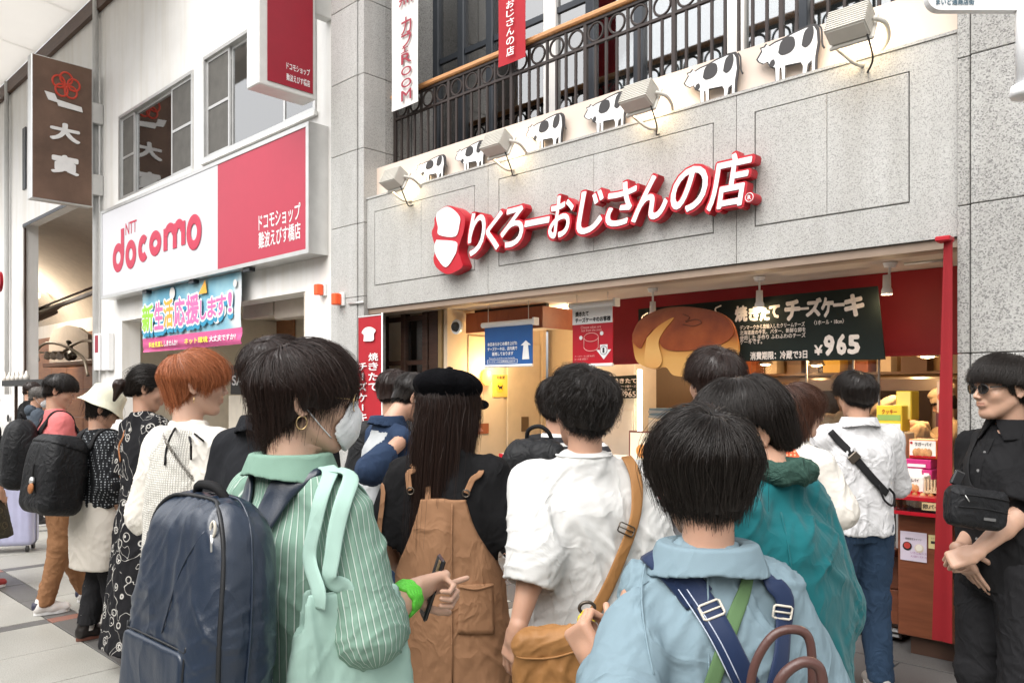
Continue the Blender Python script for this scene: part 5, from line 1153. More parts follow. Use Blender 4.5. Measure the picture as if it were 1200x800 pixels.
rd = thing('red_round_sign', 'red round sign cut by the left picture edge', 'sign', on_y(-3, 330, 4.6)); V, F = cyl_vf(wloc(rd), .22, .22, .06, 24, 'y'); mk('disc', V, F, RED, rd)
# near things at the right edge: hanging white sign and pole, plate on the pillar
hw = thing('hanging_sign', 'rounded corner of a white hanging sign at the top right', 'sign', cam_at(1160, -10, 2.9))
o_ = cam_at(1087, 12, 2.9); U = RT; 
def rrect(w_, h_, r_, n=6):
    P = []
    for cx, cz, a0 in ((w_-r_, h_-r_, 0), (r_, h_-r_, 90), (r_, r_, 180), (w_-r_, r_, 270)):
        P += [(cx+r_*math.cos(R(a0+90*k/n)), cz+r_*math.sin(R(a0+90*k/n))) for k in range(n+1)]
    return P
P = rrect(.9, .6, .05); V = [o_ + U*x + np.array([0, 0, z-.0]) for x, z in P] + [o_ + U*x + FW*.03 + np.array([0, 0, z]) for x, z in P]; n = len(P)
mk('panel', V, [tuple(range(n)), tuple(range(2*n-1, n-1, -1))] + [(i, n+i, n+(i+1) % n, (i+1) % n) for i in range(n)], M('near_sign_white', (.78, .79, .80), .4), hw)
put_text('lettering', 'まいど通商店街', M('print_slate', (.10, .18, .24)), hw, o_ + U*.03 - FW*.003 + np.array([0, 0, .018]), U, ZU, .14, .022, offset=.02)
tube('pole', [cam_at(1203, 110, 2.9), cam_at(1203, -30, 2.9)], .035, M('pole_white', (.75, .76, .77), .4), hw, 20)
V, F = lathe_vf(cam_at(1203, 110, 2.9), [(.001, -.02), (.05, -.012), (.055, 0), (.05, .03), (.035, .03)], 18); mk('pole_foot', V, F, M('pole_white', (.75, .76, .77)), hw, smooth=True)
pl = thing('street_plate', 'white plate with black characters low on the right pillar', 'sign', on_y(1195, 755, 4.94)); Yp = 4.94
box('plate', ax(1187, Yp), ax(1187, Yp)+.5, Yp, Yp+.008, az(1190, 755, Yp), az(1190, 700, Yp), SIGNW, pl, b=.002); put_text('lettering', '員門', INK, pl, (ax(1188, Yp), Yp-.003, az(1190, 727, Yp)), XU, ZU, .2, .09, offset=.04)
put_text('lettering', '画面共', INK, pl, (ax(1190, Yp), Yp-.003, az(1190, 745, Yp)), XU, ZU, .2, .045, offset=.04)
# things that stand behind the camera side: the facing row of shops, seen in the window reflections and shading the street
fr_ = thing('facing_shops', 'row of pale shopfronts across the street', 'building', (-6, -7, 0))
box('facade', -32, 14, -7.6, -7, 0, 6.0, M('facing_facade', (.50, .47, .43), .8, var=.3, vs=.5), fr_)
# ================================================================ people: shared builders
def rotz(a): c, s = math.cos(a), math.sin(a); return np.array([[c, -s, 0], [s, c, 0], [0, 0, 1.0]])
def rotx(a): c, s = math.cos(a), math.sin(a); return np.array([[1.0, 0, 0], [0, c, -s], [0, s, c]])
def roty(a): c, s = math.cos(a), math.sin(a); return np.array([[c, 0, s], [0, 1.0, 0], [-s, 0, c]])
def skin_mat(name, col, lip=(.42, .14, .11)):
    if name in _mc: return _mc[name]
    g = G(name); n1 = g.n('ShaderNodeTexNoise', Scale=14, Detail=5); g.l(g.co(), n1.inputs['Vector'])
    c = g.ramp(n1.outputs[0], [(.3, tuple(v*.90 for v in col)), (.7, tuple(min(1, v*1.06) for v in col))])
    a = g.n('ShaderNodeAttribute', _attribute_name='lip'); c = g.mix(a.outputs['Fac'], c, lip)
    a = g.n('ShaderNodeAttribute', _attribute_name='brow'); c = g.mix(a.outputs['Fac'], c, (.03, .02, .015))
    g.l(c, g.b.inputs['Base Color']); b = g.b; b.inputs['Roughness'].default_value = .48
    b.inputs['Subsurface Weight'].default_value = .12; b.inputs['Subsurface Radius'].default_value = (.012, .005, .003); b.inputs['Subsurface Scale'].default_value = .6
    n2 = g.n('ShaderNodeTexNoise', Scale=420, Detail=2); g.l(g.co(), n2.inputs['Vector']); g.l(g.bump(n2.outputs[0], .0004), b.inputs['Normal'])
    _mc[name] = g.m; return g.m
def fabric(name, col, rough=.85, weave=700, wr=.006, wsc=9, sheen=.0, var=.10, kind=None, col2=None, spec=.25, coat=0):
    """cloth: creases as bump over the modelled folds, plus a fine weave. kind: print on it"""
    if name in _mc: return _mc[name]
    g = G(name); b = g.b; co = g.co()
    n1 = g.n('ShaderNodeTexNoise', Scale=4, Detail=6, Roughness=.6); g.l(co, n1.inputs['Vector'])
    c = g.ramp(n1.outputs[0], [(.3, tuple(v*(1-var) for v in col)), (.7, tuple(min(1, v*(1+var*.5)) for v in col))])
    rr = None
    if kind == 'stripes':
        a = g.n('ShaderNodeAttribute', _attribute_name='strip'); f = g.math('MULTIPLY', a.outputs['Fac'], 64.0); f = g.math('FRACT', f)
        c = g.mix(g.ramp(f, [(.0, (0, 0, 0)), (.05, (0, 0, 0)), (.10, (.8, .8, .8)), (.18, (.8, .8, .8)), (.23, (0, 0, 0))]), c, col2)
        c = g.mix(g.ramp(f, [(.24, (0, 0, 0)), (.28, (.4, .4, .4)), (.33, (.4, .4, .4)), (.37, (0, 0, 0))]), c, (.03, .10, .08))
    if kind == 'hstripes':
        s = g.n('ShaderNodeSeparateXYZ'); g.l(co, s.inputs[0]); f = g.math('FRACT', g.math('MULTIPLY', s.outputs[2], 26))
        c = g.mix(g.ramp(f, [(.0, (0, 0, 0)), (.58, (0, 0, 0)), (.62, (1, 1, 1)), (.96, (1, 1, 1)), (1, (0, 0, 0))]), c, col2)
    if kind == 'dots':
        v = g.n('ShaderNodeTexVoronoi', Scale=62, Randomness=.12); g.l(co, v.inputs['Vector']); c = g.mix(g.ramp(v.outputs['Distance'], [(.0, (1, 1, 1)), (.26, (1, 1, 1)), (.31, (0, 0, 0))]), c, col2)
    if kind == 'floral':
        wv = g.n('ShaderNodeTexNoise', Scale=5.5, Detail=1.5, Distortion=1.2); g.l(co, wv.inputs['Vector'])
        line = g.ramp(wv.outputs[0], [(.492, (0, 0, 0)), (.497, (1, 1, 1)), (.502, (1, 1, 1)), (.507, (0, 0, 0))])
        v = g.n('ShaderNodeTexVoronoi', Scale=11, Randomness=.8); g.l(co, v.inputs['Vector'])
        ringf = g.ramp(v.outputs['Distance'], [(.24, (0, 0, 0)), (.26, (1, 1, 1)), (.28, (1, 1, 1)), (.31, (0, 0, 0))])
        v2 = g.n('ShaderNodeTexVoronoi', Scale=42, Randomness=.6); g.l(co, v2.inputs['Vector'])
        pet = g.ramp(v2.outputs['Distance'], [(.30, (0, 0, 0)), (.36, (1, 1, 1)), (.44, (1, 1, 1)), (.5, (0, 0, 0))]); inn = g.ramp(v.outputs['Distance'], [(.18, (1, 1, 1)), (.24, (0, 0, 0))])
        c = g.mix(g.math('MAXIMUM', g.math('MAXIMUM', g.math('MULTIPLY', line, .8), g.math('MULTIPLY', ringf, .75)), g.math('MULTIPLY', pet, inn)), c, col2)
    if kind == 'knit':
        a = g.n('ShaderNodeAttribute', _attribute_name='strip'); f = g.math('FRACT', g.math('MULTIPLY', a.outputs['Fac'], 95.0)); rr = g.ramp(f, [(.0, (0, 0, 0)), (.3, (1, 1, 1)), (.6, (1, 1, 1)), (.9, (0, 0, 0))])
        s = g.n('ShaderNodeSeparateXYZ'); g.l(co, s.inputs[0]); f2 = g.ramp(g.math('FRACT', g.math('MULTIPLY', s.outputs[2], 120)), [(.3, (1, 1, 1)), (.6, (.3, .3, .3)), (.9, (1, 1, 1))])
        rr = g.mix(1, rr, f2, 'MULTIPLY'); c = g.mix(rr, tuple(v*.62 for v in col), c)
    g.l(c, b.inputs['Base Color'])
    b.inputs['Roughness'].default_value = rough; b.inputs['Specular IOR Level'].default_value = spec if max(col) > .03 or coat else spec*.45; b.inputs['Sheen Weight'].default_value = sheen; b.inputs['Coat Weight'].default_value = coat
    b.inputs['Coat Roughness'].default_value = .35
    # creases: ridges of a warped noise
    w1 = g.n('ShaderNodeTexNoise', Scale=wsc*.35, Detail=2); g.l(co, w1.inputs['Vector'])
    wp = g.n('ShaderNodeMix', _data_type='VECTOR'); wp.inputs[0].default_value = .32; g.l(co, wp.inputs[4]); g.l(w1.outputs['Color'], wp.inputs[5])
    mp = g.n('ShaderNodeMapping'); mp.inputs['Scale'].default_value = (1.3, 1.3, .65); g.l(wp.outputs[1], mp.inputs['Vector'])
    n2 = g.n('ShaderNodeTexNoise', Scale=wsc*1.5, Detail=3.0, Roughness=.45); g.l(mp.outputs[0], n2.inputs['Vector'])
    rid = g.math('ABSOLUTE', g.math('SUBTRACT', n2.outputs[0], .5)); rid = g.math('POWER', g.math('SUBTRACT', 1, g.math('MINIMUM', g.math('MULTIPLY', rid, 4.2), 1)), 1.6)
    nb = g.bump(rid, wr*.8, .9)
    n3 = g.n('ShaderNodeTexNoise', Scale=weave, Detail=2); g.l(co, n3.inputs['Vector']); nb = g.bump(n3.outputs[0], .0006, .6, nb)
    if rr is not None: nb = g.bump(rr, .003, .8, nb)
    g.l(nb, b.inputs['Normal']); _mc[name] = g.m; return g.m
def hair_mat(name, col, rough=.34):
    if name in _mc: return _mc[name]
    g = G(name); b = g.b; hi = g.n('ShaderNodeAttribute', _attribute_name='tone')
    g.l(g.ramp(hi.outputs['Fac'], [(0, tuple(v*.55 for v in col)), (1, tuple(min(1, v*1.5) for v in col))]), b.inputs['Base Color'])
    b.inputs['Roughness'].default_value = rough; b.inputs['Specular IOR Level'].default_value = .36; _mc[name] = g.m; return g.m
SKIN = skin_mat('skin_warm', (.50, .285, .195)); SKIN2 = skin_mat('skin_pale', (.56, .345, .25))
HB = hair_mat('hair_black', (.014, .010, .008)); HDB = hair_mat('hair_dark_brown', (.022, .011, .008)); HO = hair_mat('hair_orange', (.40, .135, .055), .4); HG = hair_mat('hair_grey', (.12, .11, .10), .5); HBR = hair_mat('hair_brown', (.060, .024, .014))
MASKM = fabric('mask_white', (.78, .79, .80), wr=.001, wsc=20, var=.02, sheen=0)
GOLD = M('gold_wire', (.70, .50, .25), .3, metal=.9); GLASSB = M('sunglass_lens', (.01, .01, .01), .08, spec=.8)

EAR = np.array([(.012, .006), (.011, .020), (.002, .030), (-.012, .030), (-.021, .018), (-.021, .0), (-.014, -.016), (-.003, -.027), (.006, -.022)])
def head_sdf(P):
    """head frame: origin between the ears, face towards +Y"""
    x = np.abs(P[:, 0]); Q = P.copy(); Q[:, 0] = x
    d = el(P, (0, -.014, .034), (.0745, .094, .084))
    d = sm(d, el(P, (0, .028, -.025), (.059, .062, .082)), .03)
    d = sm(d, rc(Q, (.050, -.004, -.050), (.022, .060, -.092), .016, .017), .03)
    d = sm(d, el(P, (0, .070, -.092), (.020, .016, .017)), .018)
    d = sm(d, el(Q, (.040, .054, -.022), (.022, .022, .020)), .022)
    d = sm(d, rc(Q, (0, .086, .026), (.036, .076, .026), .008, .007), .016)
    d = -sm(-d, el(Q, (.031, .101, .006), (.021, .018, .013)), .016)
    d = sm(d, el(Q, (.031, .0745, .006), (.014, .0135, .0105)), .006)            # closed lid volume
    d = sm(d, rc(P, (0, .086, .014), (0, .106, -.022), .0055, .0085), .010)
    d = sm(d, el(Q, (.011, .096, -.027), (.008, .010, .0075)), .006)
    d = -sm(-d, el(Q, (.0065, .100, -.035), (.0035, .006, .004)), .003)
    d = sm(d, el(P, (0, .084, -.052), (.026, .012, .016)), .012)
    d = sm(d, rc(Q, (0, .0935, -.0475), (.019, .084, -.051), .0048, .0025), .004)
    d = sm(d, rc(Q, (0, .0925, -.0575), (.016, .084, -.056), .0055, .003), .004)
    d = -sm(-d, rc(Q, (0, .0995, -.0525), (.023, .088, -.0535), .0012, .0012), .003)
    # ears
    E0 = np.array([.075, -.010, -.006])
    ed = el(Q, E0 + [.006, -.006, 0], (.007, .018, .028), rotz(R(24)))
    for i in range(len(EAR)-1):
        a, b = EAR[i], EAR[i+1]
        A = E0 + [.007 - .30*a[0]*1.0, a[0], a[1]]; B = E0 + [.007 - .30*b[0]*1.0, b[0], b[1]]; ed = sm(ed, rc(Q, A, B, .0036, .0036), .003)
    ed = -sm(-ed, el(Q, E0 + [.014, .001, -.003], (.008, .009, .013)), .005)
    return sm(d, ed, .006)

def hand_sdf(P, W, D, N_, side, curl, s=1.0, thumb=.5, spread=1.0):
    """W wrist point, D direction of the fingers, N_ palm normal (towards which fingers bend); side +1: thumb on D x N side"""
    D = np.asarray(D, float); D = D/np.linalg.norm(D); N_ = np.asarray(N_, float); N_ = N_ - D*np.dot(D, N_); N_ = N_/np.linalg.norm(N_); A = np.cross(D, N_)*side
    F_ = np.stack([A, D, N_], 1); Q = (P - np.asarray(W, float)) @ F_/s      # local: x to thumb, y along fingers, z palm side
    d = rbox(Q, (0, .048, 0), (.038, .048, .0135), .013)
    d = sm(d, rc(Q, (0, -.012, 0), (0, .03, 0), .026*.9, .024), .02); d = np.maximum(d, -1)
    dd = rbox(Q, (0, .0, 0), (.024, .03, .017), .015); d = sm(d, dd, .015)
    L = [(.030, .030, .022), (.036, .034, .024), (.034, .031, .022), (.025, .024, .019)]   # index middle ring little
    xs = [.0275, .0095, -.0095, -.0275]; ys = [.093, .097, .094, .086]; rad_ = [.0083, .0085, .008, .007]
    for i in range(4):
        c = curl[i]; a = 0; p = np.array([xs[i], ys[i]-.012, 0]); ang = [c[0], c[0]+c[1], c[0]+c[1]+c[1]*.7]; sp = (xs[i]*3.0)*spread*R(1)*60/57.
        fd = None
        for k in range(3):
            l = L[i][k] + (.012 if k == 0 else 0); v = np.array([math.sin(sp*.12)*1, math.cos(ang[k]), math.sin(ang[k])]); v /= np.linalg.norm(v); q = p + v*l
            r0 = rad_[i]*(1-.07*k); fd_ = rc(Q, p, q, r0, r0*.92); fd = fd_ if fd is None else sm(fd, fd_, .002); p = q
        d = sm(d, fd, .005)
    p = np.array([.026, .018, .004]); t = thumb; v1 = np.array([.70, .68, .25+t*.5]); v1 /= np.linalg.norm(v1); q = p + v1*.045; v2 = np.array([.30-.2*t, .85, .2+t*.6]); v2 /= np.linalg.norm(v2); r_ = q + v2*.032; v3 = np.array([.1-.4*t, .9, .3+t*.5]); v3 /= np.linalg.norm(v3); e = r_ + v3*.025
    td = sm(rc(Q, p, q, .0145, .0105), rc(Q, q, r_, .0105, .009), .004); td = sm(td, rc(Q, r_, e, .009, .0078), .003)
    return sm(d, td, .010)*s

CURL = {'relaxed': [(.25, .45), (.35, .55), (.40, .60), (.45, .60)], 'point': [(-.05, .03), (1.2, 1.35), (1.25, 1.4), (1.25, 1.35)], 'hold': [(.7, 1.0), (.75, 1.05), (.8, 1.05), (.8, 1.0)], 'fist': [(1.1, 1.3), (1.15, 1.35), (1.2, 1.35), (1.2, 1.3)], 'grip': [(1.1, 1.3), (1.15, 1.35), (1.2, 1.35), (1.2, 1.3)], 'flat': [(.1, .12), (.12, .15), (.15, .18), (.2, .2)]}

def path_pts(d0, C, Rr, crown, n, step, off, hang=R(100), tuck=0.0, wave=0, jit=None):
    """strand paths over the head shell, away from the crown then hanging; returns (m, n, 3) in head frame"""
    cN = crown/np.linalg.norm(crown); m = len(d0)
    ax_ = np.cross(np.repeat(cN[None], m, 0), d0); la = np.linalg.norm(ax_, axis=1); ax_ /= la[:, None] + 1e-9
    th0 = np.arccos(np.clip(d0 @ cN, -1, 1)); tan0 = np.cross(ax_, cN)
    tan0 = tan0 if jit is None else tan0 + ax_*jit[:, None]
    Ravg = Rr.mean(); out = np.zeros((m, n, 3)); prev = None; s = np.arange(n)*step
    for k in range(n):
        th = th0 + s[k]/Ravg; 
        # stop turning once the surface is past vertical, then fall
        dirn = cN*np.cos(th)[:, None] + (tan0 if jit is None else tan0 - ax_*(jit*(1-np.clip((th-th0)/1.2, 0, 1)))[:, None])*np.sin(th)[:, None]
        o = off*(1-np.exp(-(s[k]+.004)/.022))
        p = C + dirn*(Rr + o[:, None])
        if prev is None: out[:, k] = p
        else:
            hanging = (dirn[:, 2] < -.12) | isH; isH_new = hanging
            fall = out[:, k-1] + np.array([0, 0, -1.0])*step + np.stack([-out[:, k-1, 0], -out[:, k-1, 1], 0*th], 1)*tuck*step/.1
            out[:, k] = np.where(hanging[:, None], fall, p); isH = isH_new; prev = p; continue
        prev = p; isH = np.zeros(m, bool)
    return out, th0
def interp_cut(az_, cut):
    A = np.radians([c[0] for c in cut]); Z = np.array([c[1] for c in cut]); return np.interp(np.abs(az_), A, Z)
def make_hair(name, root, T, style, mat, count=5000, rad=.00045, parent_name='hair', seed=1):
    """T: head frame -> world function. style: crown, off, cut [(azimuth deg from the front, z)], line [(az, z hairline)]"""
    rng = np.random.default_rng(seed)
    C = np.array([0, -.014, .028]); Rr = np.array([.076, .096, .088])
    crown = np.array(style.get('crown', (0.01, -.045, .085))); off0 = style.get('off', .02); cut = style['cut']; line = style.get('line', [(0, .075), (35, .062), (62, .028), (80, -.0), (100, -.01), (125, -.045), (180, -.062)])
    jag = style.get('jag', .012); step = .008; maxlen = style.get('len', .32); n = int(maxlen/step) + 2; wave = style.get('wave', 0); cl = style.get('clump', .006); tuck = style.get('tuck', .1)
    # inner cap
    nphi = 72; cN = crown/np.linalg.norm(crown); e1 = np.cross(cN, [0, 1, 0]); e1 /= np.linalg.norm(e1); e2 = np.cross(cN, e1)
    a = np.linspace(0, 2*np.pi, nphi, endpoint=False); d0 = cN[None]*math.cos(.05) + (e1[None]*np.cos(a)[:, None] + e2[None]*np.sin(a)[:, None])*math.sin(.05)
    Pc, _ = path_pts(d0, C, Rr, crown, n, step, np.full(nphi, off0*.72), tuck=tuck)
    azm = np.arctan2(Pc[:, :, 0], Pc[:, :, 1]); zc = interp_cut(azm, cut) + .012; below = Pc[:, :, 2] < zc
    kk = np.where(below.any(1), below.argmax(1), n-1)
    # smooth cut index round the head
    nl = 22; V = np.zeros((nphi, nl, 3))
    for i in range(nphi):
        t = np.linspace(0, max(kk[i], 1), nl); j = np.floor(t).astype(int); f = t-j; j2 = np.minimum(j+1, n-1); V[i] = Pc[i, j]*(1-f)[:, None] + Pc[i, j2]*f[:, None]
    V = V.reshape(-1, 3); dn = noise(V*18+seed)*.004; V = C + (V-C)*(1+dn/.09)[:, None]
    F = [(i*nl+j, i*nl+j+1, ((i+1) % nphi)*nl+j+1, ((i+1) % nphi)*nl+j) for i in range(nphi) for j in range(nl-1)] + [tuple(i*nl for i in range(nphi-1, -1, -1))]
    hc = mk(parent_name, T(V), F, mat, root, smooth=True, attrs={'tone': np.full(len(V), .15)})
    # strands
    d = rng.normal(size=(count*3, 3)); d /= np.linalg.norm(d, axis=1)[:, None]
    P0 = C + d*Rr; az_ = np.arctan2(P0[:, 0], P0[:, 1]); ok = P0[:, 2] > interp_cut(az_, line)
    d = d[ok][:count]; m = len(d)
    off = off0*(.55 + .5*rng.random(m)**.7) ; 
    jit = (noise(d*7+seed*3)*.55 + noise(d*19+seed)*.30 + rng.normal(size=m)*.07)*style.get('jit', 1.0)
    P, th0 = path_pts(d, C, Rr, crown, n, step, off, tuck=tuck, jit=jit)
    # clumps and stray: low frequency displacement shared by neighbours
    q = d*9 + 31*seed; cd_ = np.stack([noise(q+5), noise(q+17), noise(q+41)], 1); q2 = d*26 + seed; cd2 = np.stack([noise(q2+5), noise(q2+17), noise(q2+41)], 1)
    s = np.arange(n)*step; g = np.clip(s/.10, 0, 1.6)[None, :, None]
    P = P + g*(cd_[:, None, :]*cl*1.5 + cd2[:, None, :]*cl) + g*(rng.normal(size=(m, 1, 3))*style.get('stray', .0022))
    if wave:
        ph = rng.random(m)*.8 + noise(d*5)*5; w = np.sin(s[None]*style.get('wfreq', 95) + ph[:, None]*2.2)*wave; w2 = np.cos(s[None]*style.get('wfreq', 95)*.83 + ph[:, None]*3)*wave
        P[:, :, 0] += w*np.clip(s/.03, 0, 1); P[:, :, 1] += w2*np.clip(s/.03, 0, 1); P[:, :, 2] += np.abs(w)*.4
    fly = rng.random(m) < .07; P[fly] += g*(rng.normal(size=(int(fly.sum()), 1, 3))*.011)
    # keep strands outside the skull
    rel = (P-C)/Rr; rn = np.linalg.norm(rel, axis=2); rmin = 1.03 + 0*rn; f = np.where(rn < rmin, rmin/rn, 1)[:, :, None]; P = C + (P-C)*np.where((P[:, :, 2] > -.06)[:, :, None], f, 1)
    azm = np.arctan2(P[:, :, 0], P[:, :, 1]); zc = interp_cut(azm, cut) + (rng.normal(size=m)*jag)[:, None] + (noise(d*12+7)*jag*1.2)[:, None]
    zc = zc + style.get('bevel', 0)*(off/off0-.72)[:, None]
    below = (P[:, :, 2] < zc); below[:, :3] = False
    kk = np.where(below.any(1), below.argmax(1), n-1)
    Ls = style.get('maxs')
    if Ls is not None: kk = np.minimum(kk, (Ls*(.7+.5*rng.random(m))/step).astype(int))
    lay = style.get('layer', 0)
    if lay: kk = np.where(rng.random(m) < lay, (kk*(.45+.5*rng.random(m))).astype(int), kk)
    kk = np.maximum(kk, 2)
    K = style.get('pts', 9); O = np.zeros((m, K, 3)); tt = np.linspace(0, 1, K)
    for k in range(K):
        t = kk*tt[k]; j = np.floor(t).astype(int); f = (t-j)[:, None]; j2 = np.minimum(j+1, n-1); I = np.arange(m); O[:, k] = P[I, j]*(1-f) + P[I, j2]*f
    W = T(O.reshape(-1, 3)) - wloc(hc)
    cu = bpy.data.hair_curves.new('hair_strands'); cu.add_curves([K]*m)
    cu.attributes['position'].data.foreach_set('vector', W.astype(np.float32).ravel())
    r_ = rad*np.repeat(1+.0*rng.random(m), K)*np.tile(np.linspace(1.0, .35, K)**.7, m)
    ra = cu.attributes.get('radius') or cu.attributes.new('radius', 'FLOAT', 'POINT'); ra.data.foreach_set('value', r_.astype(np.float32))
    tn = cu.attributes.new('tone', 'FLOAT', 'CURVE'); tn.data.foreach_set('value', np.clip(.45 + noise(d*20)*.4 + rng.normal(size=m)*.18, 0, 1).astype(np.float32))
    cu.materials.append(mat)
    return hc, link('hair_strands', cu, hc)

STY = {
 'bob': dict(layer=.5, bevel=.10, off=.026, cut=[(0, .02), (30, .0), (50, -.055), (90, -.062), (140, -.070), (180, -.080)], jag=.009, len=.34, tuck=.42, clump=.006, stray=.0026),
 'longshort': dict(layer=.7, bevel=.12, off=.028, cut=[(0, .030), (28, .020), (45, .0), (60, -.022), (90, -.020), (110, -.05), (135, -.085), (180, -.125)], jag=.020, len=.34, tuck=.35, clump=.012, stray=.004),
 'man': dict(off=.024, cut=[(0, .045), (40, .03), (60, .018), (85, .012), (100, -.005), (120, -.045), (180, -.075)], jag=.006, len=.22, clump=.008, stray=.003, maxs=.075, tuck=.2),
 'mansmooth': dict(off=.024, crown=(.01, -.04, .085), cut=[(0, .030), (40, .024), (60, .016), (85, .006), (105, -.004), (125, -.04), (180, -.07)], jag=.005, len=.24, clump=.004, stray=.0016, maxs=.14, tuck=.16),
 'curly': dict(off=.036, cut=[(0, .05), (60, .02), (85, .012), (105, -.01), (130, -.055), (180, -.075)], jag=.010, len=.20, clump=.012, stray=.004, maxs=.09, wave=.008, wfreq=110, tuck=.2),
 'long': dict(off=.022, cut=[(0, .03), (35, .0), (55, -.10), (80, -.36), (110, -.42), (180, -.44)], jag=.022, len=.66, clump=.006, stray=.002, tuck=.02, pts=14),
 'tied': dict(off=.013, crown=(0, .12, .06), cut=[(0, .07), (60, .03), (80, .0), (100, -.01), (130, -.04), (180, -.075)], jag=.003, len=.3, clump=.003, stray=.002, tuck=.2),
}

def wrinkle(V, N, amp=.008, fr=7.0, seed=0, vert=1.0, mask=None):
    """drape folds: long soft folds running down, diagonal pulls, and small tension creases"""
    x, y, z = V.T; o = seed*7.3
    w = np.stack([noise(V*3.1+o), noise(V*3.1+o+11), noise(V*3.1+o+23)], 1)*.09
    Q = V + w
    A = noise(Q*[fr*1.25, fr*1.25, fr*.30*vert] + o)                       # hanging folds
    dg = Q[:, 2] + np.abs(Q[:, 0])*1.1
    B = noise(np.stack([Q[:, 0]*fr*.7, Q[:, 1]*fr*.7, dg*fr*1.5], 1) + o + 31)   # diagonal pulls from the shoulders
    dg2 = Q[:, 2] - Q[:, 0]*.7
    C_ = noise(np.stack([Q[:, 0]*fr*1.1, Q[:, 1]*fr*1.1, dg2*fr*3.2], 1) + o + 57)
    rid = lambda n, s_: np.exp(-(n/s_)**2)                                 # narrow crests on broad hollows
    gate = np.clip(.5 + noise(V*4.0 + o + 77)*1.6, 0, 1); gate2 = np.clip(.45 + noise(V*5.0 + o + 99)*1.8, 0, 1)
    d = amp*(.55*A + .62*rid(A - .1, .16)*gate + .55*rid(B, .13)*gate2 + .33*rid(C_, .14)*(1-gate) + .12*noise(Q*fr*5) - .35)
    if mask is not None: d = d*mask
    return V + N*d[:, None]
def vnormals(V, F):
    n = np.cross(V[F[:, 2]]-V[F[:, 0]], V[F[:, 3]]-V[F[:, 1]]); N = np.zeros_like(V)
    for k in range(4): np.add.at(N, F[:, k], n)
    return N/(np.linalg.norm(N, axis=1)[:, None]+1e-12)

